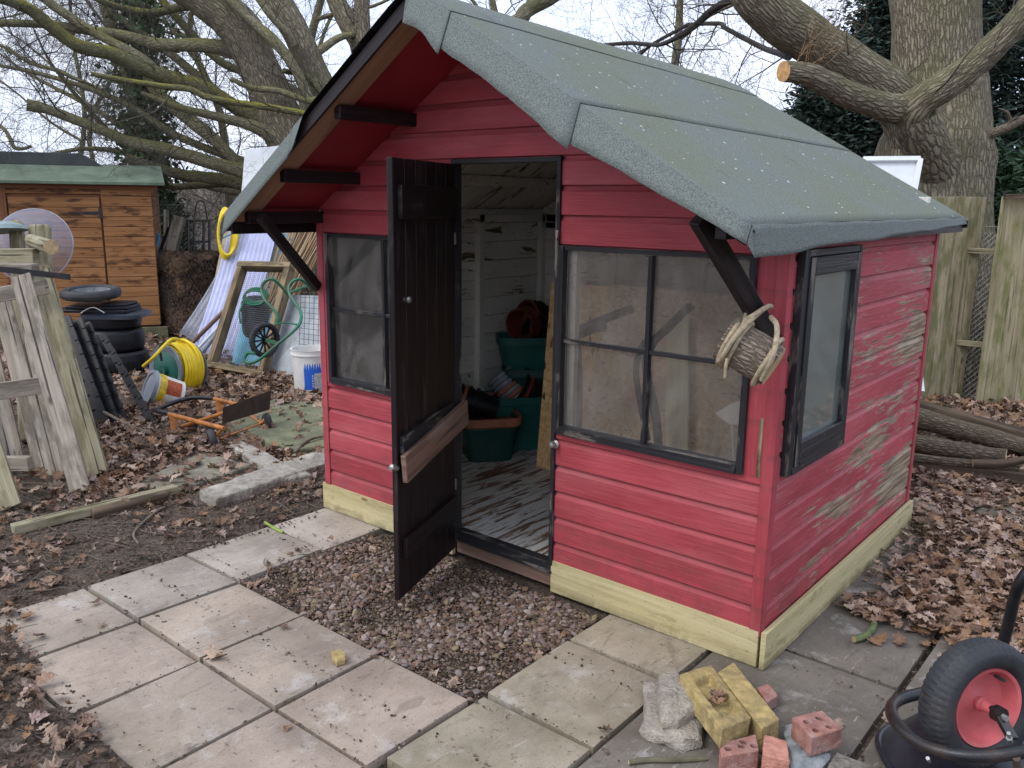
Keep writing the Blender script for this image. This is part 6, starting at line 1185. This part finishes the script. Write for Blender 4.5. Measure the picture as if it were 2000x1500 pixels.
for lab, u, d, h, r, sd_, sp in [('bare tree with a slim straight trunk rising behind the orange shed roof', 160, 15, 7.5, .06, 1, 1.1), ('bare tree at the far left edge behind the orange shed', -60, 15, 7, .07, 2, 1.2), ('slender bare tree just left of the white panel', 455, 13.5, 7.5, .09, 3, 1), ('bare tree showing its fine twigs above the middle of the red shed roof', 980, 15, 8.0, .12, 4, 1.2), ('bare tree whose twigs fill the sky above the shed ridge', 1250, 14, 8.5, .11, 6, 1.3), ('small bare tree between the ivy covered trunk and the orange shed', 215, 19, 8, .07, 7, 1.2), ('distant bare tree behind the left oak trunks', 640, 16, 9, .14, 8, 1.2)]:
    far_tree(lab, u, 420, d, h, r, sd_, sp=sp)
iv = far_tree('tall tree with an ivy wrapped trunk right of the orange shed roof', 295, 420, 12.5, 8.5, .12, 21, 'ivy_tree'); del iv['group']
# leaf card helper
def foliage(name, centres, mat, parent, n_each, size, spread, rg, aspect=.35, cols=((.02, .035, .018), (.05, .075, .03)), flat=0.0):
    C = []; S = len(centres)*n_each; cc = np.repeat(np.array(centres), n_each, 0); P = cc[:, :3]+rg.normal(0, 1, (S, 3))*cc[:, 3:4]*spread
    d = rg.normal(0, 1, (S, 3)); d[:, 2] *= (1-flat); d /= np.linalg.norm(d, axis=1)[:, None]; e = np.cross(d, rg.normal(0, 1, (S, 3))); e /= np.linalg.norm(e, axis=1)[:, None]; s = (size*rg.uniform(.6, 1.4, S))[:, None]
    Vv = np.stack([P-d*s, P+e*s*aspect-d*s*.1, P+d*s, P-e*s*aspect-d*s*.1], 1).reshape(-1, 3); F = np.arange(S*4).reshape(-1, 4); k = rg.random(S)[:, None]; col = np.array(cols[0])*(1-k)+np.array(cols[1])*k
    return npmesh(name, Vv, F, mat, cols=np.repeat(col, 4, 0), parent=parent)
M_IVY = attrmat('evergreen_leaf', .5, .2, 20, .1, .35)
rg = np.random.default_rng(3)
ce = []
for k in range(120): z = rg.uniform(.3, 4.6); P_ = at(296+rg.normal(0, 10)*(1+.3*(z < 1.6)), 420, 12.5); ce.append((P_.x, P_.y, z, .17))
foliage('ivy', ce, M_IVY, iv, 60, .04, 1.0, rg, .8, ((.022, .055, .02), (.09, .17, .055)))
# evergreens on the right
def conifer(label, u, d, h, w, seed, n=420, cat='tree', v=420, name='yew_tree', cols=((.008, .020, .016), (.032, .060, .040)), zmin=0.3):
    base = at(u, v, d); base.z = 0; t = thing(name, label, cat, base); rg = np.random.default_rng(seed); b = MB(); b.tube([(base.x, base.y, -.1, .14), (base.x, base.y, h*.5, .09), (base.x, base.y, h*.97, .02)], None, 10); b.build('trunk', M_BARK2, t)
    ce = []; sg = []
    for k in range(n):
        z = zmin+(h-zmin)*rg.random()**.8; a = rg.uniform(0, 6.28); R_ = w*(1-(z/h))**.6*rg.uniform(.55, 1.05)*(1+.25*math.sin(a*3+z*2)); dr = V((math.cos(a), math.sin(a), rg.uniform(-.25, .25))); tip = V((base.x, base.y, z))+dr*R_; s0 = V((base.x, base.y, z-.1))
        sg.append([(*s0, .012), (*s0.lerp(tip, .5), .008), (*tip, .003)])
        for s in (.45, .7, .9, 1.0): p = s0.lerp(tip, s); ce.append((p.x+rg.normal(0, .05), p.y+rg.normal(0, .05), p.z+rg.normal(0, .05)-.03*s, .11))
    twig_mesh('branches', sg, M_TWIG, t); foliage('foliage', ce, M_IVY, t, 26, .05, 1.0, rg, .28, cols, .5)
conifer('dark evergreen tree between the oak limb and trunk', 1600, 11.5, 3.35, 1.15, 1, v=300); conifer('taller dark evergreen directly left of the oak trunk', 1700, 12, 5.6, 1.2, 2, 420)
conifer('dark evergreen tree filling the view right of the oak trunk', 1985, 10.5, 7, 1.5, 3, 620); conifer('low leafy evergreen bush behind the gap in the fence', 1945, 9.0, 2.0, .9, 4, 260, 'bush', name='holly_bush', cols=((.01, .03, .016), (.05, .10, .04)))
conifer('dark evergreen seen behind the oak above the white panel', 1790, 12.5, 6.5, 1.4, 5, 420)
conifer('small leafy evergreen bush behind the corner of the orange shed', 318, 12.6, 1.6, .55, 8, 120, 'bush', name='ivy_bush', cols=((.014, .032, .014), (.05, .095, .035)))
# far wood
b = []; rg = np.random.default_rng(8)
for k in range(900):
    u = rg.uniform(-300, 1500); d = rg.uniform(22, 34); p = at(u, 400, d); p.z = (math.hypot(p.x+3, p.y-1)-14)*.015*0; l = rg.uniform(1.0, 2.6); q = [(p.x, p.y, 0, .05)]
    for j in range(1, 5): q.append((p.x+rg.normal(0, .12)*j, p.y+rg.normal(0, .12)*j, l*j/4, .05*(1-j/5)))
    b.append(q)
fw_ = twig_mesh('distant_wood', b+twigs([catmull(q, 2) for q in b[:500]], rg, .6, .9, .014, 1, .3), plain('far_twigs', (.16, .13, .10), .9, .3, .5), None); tag(fw_, kind='stuff')
# ================================================================ leaf litter, gravel, crumbs
def pxarr(P):
    Q = P-np.array(CAM); z = Q @ np.array(FW); return 1000+FPX*(Q @ np.array(RT))/z, 750-FPX*(Q @ np.array(UP))/z, z
def inpoly_np(u, v, P):
    c = np.zeros(len(u), bool); n = len(P); j = n-1
    for i in range(n):
        (xi, yi), (xj, yj) = P[i], P[j]
        if yi != yj: c ^= ((yi > v) != (yj > v)) & (u < (xj-xi)*(v-yi)/(yj-yi)+xi)
        j = i
    return c
def leaf_template(seed):
    r = np.random.default_rng(seed); n = 19; outl = []; asp = r.uniform(.26, .36); ph_ = r.uniform(-.6, .6)
    for i in range(n+1):
        t = i/n; env = math.sin(math.pi*min(1, t*1.02))**.75*(0.55+.6*t)*asp*1.25; lob = .80+.30*math.cos(t*3.9*6.283+ph_); outl.append((t, env*lob*(1 if 0 < i < n else .1)))
    mid = [(t, 0) for t, w in outl]; V_ = [(t-.5, w+r.uniform(-.012, .012), 0) for t, w in outl]+[(t-.5, 0, 0) for t, _ in outl]+[(t-.5, -w*r.uniform(.85, 1.1), 0) for t, w in outl]; m = n+1; F = []
    for i in range(n):
        F += [(i, m+i, m+i+1, i+1), (m+i, 2*m+i, 2*m+i+1, m+i+1)]
    V_ = np.array(V_); F = np.array(F); V_ = np.vstack([V_, [[-.62, .006, 0], [-.62, -.006, 0], [-.48, -.006, 0], [-.48, .006, 0]]]); F = np.vstack([F, [[3*m, 3*m+1, 3*m+2, 3*m+3]]])
    return V_, F
LT = [leaf_template(i) for i in range(6)]
PALL = np.array([(.27, .17, .115), (.35, .24, .17), (.19, .11, .07), (.30, .17, .09), (.41, .30, .22), (.13, .08, .055), (.36, .26, .215), (.24, .145, .085)])
def scatter(lo, hi, dens, poly, rg, avoid=None, pf=None):
    A = (hi[0]-lo[0])*(hi[1]-lo[1]); n = int(A*dens); P = np.stack([rg.uniform(lo[0], hi[0], n), rg.uniform(lo[1], hi[1], n), np.zeros(n)], 1)
    u, v, z = pxarr(P); k = inpoly_np(u, v, poly) & (z > .3)
    if pf is not None: k &= rg.random(n) < pf(P, u, v)
    k &= ~((P[:, 0] > -2.44) & (P[:, 0] < .03) & (P[:, 1] > -.01) & (P[:, 1] < 1.84)); P = P[k]
    return P
def nz(P, s, o=0): return np.array([mnoise.noise(V((x*s, y*s, o))) for x, y, _ in P]) if len(P) else np.zeros(0)
def make_leaves(name, groups, mat, rg):
    """groups: list of (P, pile_height, size, tilt)"""
    Vs = []; Fs = []; Cs = []; off = 0
    for P, ph, size, tilt, pal in groups:
        for ti in range(len(LT)):
            Q = P[ti::len(LT)]; n = len(Q)
            if n == 0: continue
            T, F = LT[ti]; s = size*rg.uniform(.6, 1.25, n); curl = rg.uniform(-.9, 1.3, n); fold = rg.uniform(-.1, .75, n); tw = rg.normal(0, .35, n)
            L_ = np.repeat(T[None], n, 0).copy(); x = L_[:, :, 0]; y = L_[:, :, 1]; zz = curl[:, None]*(x**2)*.9+fold[:, None]*np.abs(y)*.9+tw[:, None]*x*y*2+.03*np.sin(x*17+y*23+tw[:, None]*9); L_[:, :, 2] = zz; L_ *= s[:, None, None]
            a = rg.uniform(0, 6.283, n); b = rg.normal(0, tilt, n); c = rg.normal(0, tilt, n); fl = rg.random(n) < .3; c = c+fl*np.pi
            ca, sa, cb, sb, cc, sc = np.cos(a), np.sin(a), np.cos(b), np.sin(b), np.cos(c), np.sin(c); O = np.zeros(n); I = np.ones(n)
            Rz = np.stack([np.stack([ca, -sa, O], -1), np.stack([sa, ca, O], -1), np.stack([O, O, I], -1)], 1); Ry = np.stack([np.stack([cb, O, sb], -1), np.stack([O, I, O], -1), np.stack([-sb, O, cb], -1)], 1); Rx = np.stack([np.stack([I, O, O], -1), np.stack([O, cc, -sc], -1), np.stack([O, sc, cc], -1)], 1)
            Rm = Rz @ Ry @ Rx; W_ = np.einsum('nij,nkj->nki', Rm, L_); mn = W_[:, :, 2].min(1); base = np.array([surf(q[0], q[1]) for q in Q])+rg.random(n)*ph(Q)+.002
            W_[:, :, 2] += (base-mn*.8)[:, None]; W_[:, :, :2] += Q[:, None, :2]
            k = len(T); Fs.append((F[None]+(np.arange(n)*k)[:, None, None]+off).reshape(-1, 4)); off += n*k; Vs.append(W_.reshape(-1, 3)); pc_ = np.array(pal)[rg.integers(0, len(pal), n)]*rg.uniform(.75, 1.2, (n, 1)); Cs.append(np.repeat(pc_, k, 0))
    o = npmesh(name, np.concatenate(Vs), np.concatenate(Fs), mat, np.concatenate(Cs)); return tag(o, kind='stuff')
rg = np.random.default_rng(21)
z0 = lambda Q: 0*Q[:, 0]
RP = [(1780, 985), (1730, 1050), (1655, 1120), (1640, 1190), (1700, 1215), (1760, 1235), (1850, 1262), (1900, 1330), (2200, 1400), (2300, 940), (1990, 935), (1780, 935)]
def rpf(P, u, v): return np.clip(.80+1.1*nz(P, 2.2, 3)+.35*(u > 1800), .0, 1)*np.where((u < 1745) & (v < 1172) & (v > 1060), .12, 1)
def edge_pile(Q): u, v, z = pxarr(Q); return .012+.055*np.clip((u-1660)/160, 0, 1)
g = [(scatter((-.1, .55), (1.9, 2.7), 2400, RP, rg, pf=rpf), edge_pile, .066, .25, PALL*1.15)]
g.append((scatter((-.1, .45), (1.9, 2.7), 60, [(1560, 1160), (1640, 1100), (1800, 1200), (2000, 1400), (1900, 1440), (1700, 1370), (1600, 1300)], rg), z0, .08, .15, PALL))
g.append((scatter((-.8, 1.9), (2.2, 6.5), 420, [(1700, 780), (2400, 780), (2400, 1010), (1700, 1010)], rg), lambda Q: .03+0*Q[:, 0], .085, .4, PALL))
# left: soil, behind kerbs and clutter
DK = PALL*.8
LP1 = [(-200, 990), (200, 930), (300, 960), (400, 985), (640, 920), (640, 960), (540, 1020), (370, 1075), (190, 1130), (30, 1190), (-200, 1290)]
def lpf(P, u, v): return np.clip(.32+1.5*nz(P, 2.6, 7)+.5*((v < 1000) & (u > 380)), .04, 1)
g.append((scatter((-4.2, -2.2), (-1.9, .6), 380, LP1, rg, pf=lpf), lambda Q: .012+0*Q[:, 0], .062, .3, DK))
LP2 = [(190, 935), (190, 830), (330, 760), (420, 730), (500, 700), (660, 760), (660, 800), (470, 790), (430, 840), (440, 870), (560, 930), (420, 880), (270, 945)]
def l2f(P, u, v): return np.clip(.75+1.0*nz(P, 1.7, 2), .05, 1)
g.append((scatter((-7.6, -.8), (-2.5, 3.6), 520, LP2, rg, pf=l2f), lambda Q: .035+0*Q[:, 0], .085, .4, PALL))
g.append((scatter((-4.8, -.3), (-2.6, 1.3), 420, [(430, 860), (470, 850), (600, 905), (660, 860), (660, 880), (590, 925), (540, 930)], rg), lambda Q: .04+0*Q[:, 0], .08, .4, PALL))
g.append((scatter((-4.6, -1.2), (-2.6, 1.0), 300, [(180, 930), (250, 900), (420, 860), (450, 875), (280, 940), (190, 985)], rg), lambda Q: .03+0*Q[:, 0], .08, .4, PALL))
g.append((scatter((-13, -3), (-3, 7), 120, [(-200, 640), (700, 640), (700, 1000), (-200, 1000)], rg), lambda Q: .03+0*Q[:, 0], .085, .4, PALL))
g.append((scatter((-8, .2), (-2.6, 3.6), 22, [(200, 700), (660, 700), (660, 960), (200, 960)], rg), z0, .07, .2, PALL))
g.append((scatter((-4.2, -2.2), (-1.9, .6), 1500, LP1, rg, pf=lambda P, u, v: np.clip(.45+1.2*nz(P, 4, 9), .05, 1)), lambda Q: .006+0*Q[:, 0], .020, .5, PALL*.7))
g.append((scatter((-7.6, -.8), (-2.5, 3.6), 500, LP2, rg), lambda Q: .02+0*Q[:, 0], .03, .5, PALL*.7))
# bottom left mound + strays on the paving
g.append((scatter((-2.6, -2.6), (-.8, -.9), 900, [(-200, 1230), (20, 1240), (70, 1300), (95, 1385), (190, 1410), (210, 1470), (265, 1520), (-200, 1700)], rg, pf=lambda P, u, v: np.clip(.6+1.4*nz(P, 5, 1), .05, 1)), lambda Q: .02+0*Q[:, 0], .042, .5, DK*.85))
g.append((scatter((-2.6, -2.6), (-.8, -.9), 90, [(-200, 1150), (60, 1180), (100, 1300), (130, 1400), (240, 1500), (-200, 1700)], rg), lambda Q: .015+0*Q[:, 0], .07, .3, PALL))
g.append((scatter((-2.6, -1.8), (1.2, .4), 3.2, [(60, 1150), (400, 1040), (1000, 1300), (1700, 1250), (1900, 1500), (200, 1500)], rg), z0, .045, .15, DK))
GP = [(606, 1062), (640, 1062), (770, 1035), (1075, 1165), (1165, 1205), (1107, 1246), (920, 1365), (743, 1279), (594, 1201), (470, 1130), (605, 1062)]
g.append((scatter((-2.4, -1.0), (-.5, .1), 40, GP, rg), lambda Q: .015+0*Q[:, 0], .05, .3, PALL)); g.append((scatter((-2.4, -1.0), (-.5, .1), 420, GP, rg, pf=lambda P, u, v: np.clip(.5+1.6*nz(P, 3.6, 5), 0, 1)), lambda Q: .018+0*Q[:, 0], .022, .5, DK*.7))
def fixed(pts): return np.array([tuple(gnd(u, v))[:3] for u, v in pts])
g.append((fixed([(948, 1112), (1128, 1228), (886, 1328), (1008, 1278), (845, 1180), (488, 1135), (1745, 1430), (1742, 1415), (245, 1108), (185, 1180), (420, 1285), (1385, 1395), (300, 1000), (110, 1140), (95, 1132), (1100, 1235)]), z0, .085, .12, PALL))
make_leaves('leaf_litter', g, M_LEAF, rg)
# leaf bits in the hollow brick
P = fixed([(1385, 1345), (1395, 1362), (1402, 1375), (1390, 1352), (1410, 1385)]); br = gnd(1398, 1362, .108)
gl_ = MB(); T, F = LT[1]
Vs = []; Fs = []
for k in range(7):
    s = .05; R_ = (Matrix.Rotation(random.uniform(0, 6), 3, 'Z') @ Matrix.Rotation(random.uniform(-.8, .8), 3, 'X')); c = br+V((random.uniform(-.012, .012), random.uniform(-.03, .03), random.uniform(-.014, .004))); L_ = [c+R_ @ V((x*s, y*s, .3*s*abs(y)+x*x*s)) for x, y, z in T]; Fs.append(F+len(Vs)); Vs += [tuple(p) for p in L_]
Vs = np.array(Vs); tag(npmesh('leaf_litter', Vs, np.concatenate(Fs), M_LEAF, cols=np.repeat(PALL[rg.integers(0, 8, 7)], len(T), 0)), kind='stuff')
# gravel
def pebbles(name, P, r0, r1, rg, pal, kz, flat=.6, sq=.35):
    bm = bmesh.new(); bmesh.ops.create_icosphere(bm, subdivisions=2, radius=1); T = np.array([v.co[:] for v in bm.verts]); F = np.array([[v.index for v in f.verts] for f in bm.faces]); bm.free(); Vs = []; Fs = []; Cs = []; off = 0; variants = []
    for k in range(12):
        q = T.copy()
        for _ in range(5):
            d = rg.normal(0, 1, 3); d /= np.linalg.norm(d); h = rg.uniform(.45, .85); t = q @ d; q -= np.outer(np.maximum(t-h, 0), d)*.9
        variants.append(q)
    n = len(P); s = r0*(r1/r0)**rg.random(n)**1.4; s = r0+(r1-r0)*rg.random(n)**2.6
    for k in range(12):
        Q = P[k::12]; ss = s[k::12]; m = len(Q)
        if not m: continue
        q = variants[k][None]*np.stack([ss*rg.uniform(.8, 1.25, m), ss*rg.uniform(.7, 1.0, m), ss*rg.uniform(flat*.7, flat*1.2, m)], 1)[:, None, :]; a = rg.uniform(0, 6.28, m); ca, sa = np.cos(a), np.sin(a)
        x = q[:, :, 0]*ca[:, None]-q[:, :, 1]*sa[:, None]; y = q[:, :, 0]*sa[:, None]+q[:, :, 1]*ca[:, None]; z = q[:, :, 2]+q[:, :, 0]*rg.normal(0, .25, m)[:, None]; zb = np.array([surf(p[0], p[1]) for p in Q])+kz(Q)+ss*.25
        Vs.append(np.stack([x+Q[:, 0:1], y+Q[:, 1:2], z+zb[:, None]], -1).reshape(-1, 3)); Fs.append((F[None]+(np.arange(m)*len(T))[:, None, None]+off).reshape(-1, 3)); off += m*len(T); Cs.append(np.repeat(pal[rg.integers(0, len(pal), m)]*rg.uniform(.7, 1.2, (m, 1)), len(T), 0))
    return tag(npmesh(name, np.concatenate(Vs), np.concatenate(Fs), M_STONE, np.concatenate(Cs), smooth=False), kind='stuff')
PG = np.array([(.30, .22, .19), (.36, .28, .25), (.25, .215, .21), (.31, .25, .24), (.20, .13, .10), (.24, .165, .115), (.38, .33, .31), (.28, .19, .16), (.15, .11, .085), (.28, .23, .14), (.14, .10, .075)])*np.array([.80, .76, .70])
Gp = scatter((-2.5, -1.0), (-.45, .16), 15000, GP, rg, pf=lambda P, u, v: np.clip(.52+1.7*nz(P, 3.4, 4), .08, 1)); Gp = np.array([p for p in Gp if not onslab(p[0], p[1]) or rng.random() < .02]); pebbles('gravel', Gp, .0032, .017, rg, PG, lambda Q: .004+rg.random(len(Q))*.012)
Dp = scatter((-2.5, -1.0), (-.45, .16), 12000, GP, rg); Dp = np.array([p for p in Dp if not onslab(p[0], p[1]) or rng.random() < .04])
pebbles('soil_crumbs', Dp, .0022, .008, rg, np.array([(.11, .075, .05), (.17, .115, .08), (.22, .15, .10), (.07, .05, .035), (.26, .18, .12), (.24, .20, .17)]), lambda Q: .002+rg.random(len(Q))*.012)
# joints, soil crumbs
Jp = scatter((-2.6, -1.9), (1.2, 1.2), 2600, [(-100, 1000), (2100, 1000), (2100, 1600), (-100, 1600)], rg); Jp = np.array([p for p in Jp if not onslab(p[0], p[1]) or min(min(abs(p[0]-a[0]), abs(p[0]-a[2]), abs(p[1]-a[1]), abs(p[1]-a[3])) for a in SL) < .009 and rg.random() < .8])
PS_ = np.array([(.07, .052, .038), (.11, .08, .06), (.16, .12, .09), (.045, .034, .026), (.22, .17, .13)])
def jz(Q): return np.array([.020 if any(a[0]-.03 < q[0] < a[2]+.03 and a[1]-.03 < q[1] < a[3]+.03 for a in SL) and not onslab(q[0], q[1]) else .0 for q in Q])
pebbles('soil_crumbs', Jp, .0018, .0065, rg, PS_, jz)
Bp = scatter((-4.3, -2.6), (-.8, .6), 2600, [(-300, 980), (640, 930), (620, 1010), (560, 1030), (380, 1080), (190, 1140), (40, 1200), (70, 1290), (100, 1385), (190, 1405), (215, 1465), (280, 1530), (-300, 1700)], rg); pebbles('soil_crumbs', Bp, .0015, .008, rg, PS_*.8, lambda Q: 0*Q[:, 0])
# fine fallen twigs
sg = []
for lo, hi, n, poly in (((-4.4, -2.6), (-1.0, .6), 2600, LP1), ((-4.4, -2.6), (-1.0, -.6), 900, [(-200, 1230), (70, 1300), (100, 1390), (200, 1420), (260, 1520), (-200, 1700)]), ((-6.5, -.6), (-2.5, 2.4), 420, [(240, 940), (420, 780), (660, 770), (660, 860), (440, 960), (300, 970)]), ((0, .7), (1.8, 3.5), 120, RP), ((-2.4, -1), (-.5, .1), 150, GP)):
    P = scatter(lo, hi, n/((hi[0]-lo[0])*(hi[1]-lo[1])), poly, rg)
    for q in P:
        l = rg.uniform(.03, .22); a = rg.uniform(0, 6.28); p = V((q[0], q[1], 0)); r = rg.uniform(.0009, .0034); pts = []; zb = surf(q[0], q[1])+r+.004; ka = kb = 0; aa = a
        if 250 < pxarr(q[None])[0][0] < 660 and pxarr(q[None])[1][0] < 960: zb += .015
        for j in range(6): aa += rg.normal(0, .22); pts.append((p.x, p.y, zb+.008*rg.random(), r*(1-.1*j))); p = p+V((math.cos(aa), math.sin(aa), 0))*l/5
        sg.append(pts)
tag(twig_mesh('fallen_twigs', sg, plain('litter_twig', (.14, .11, .085), .85, .5, 9), None, 4), kind='stuff')
# twigs scattered on flat slabs
for _o in bpy.data.objects:
    if '_w' in _o: del _o['_w']
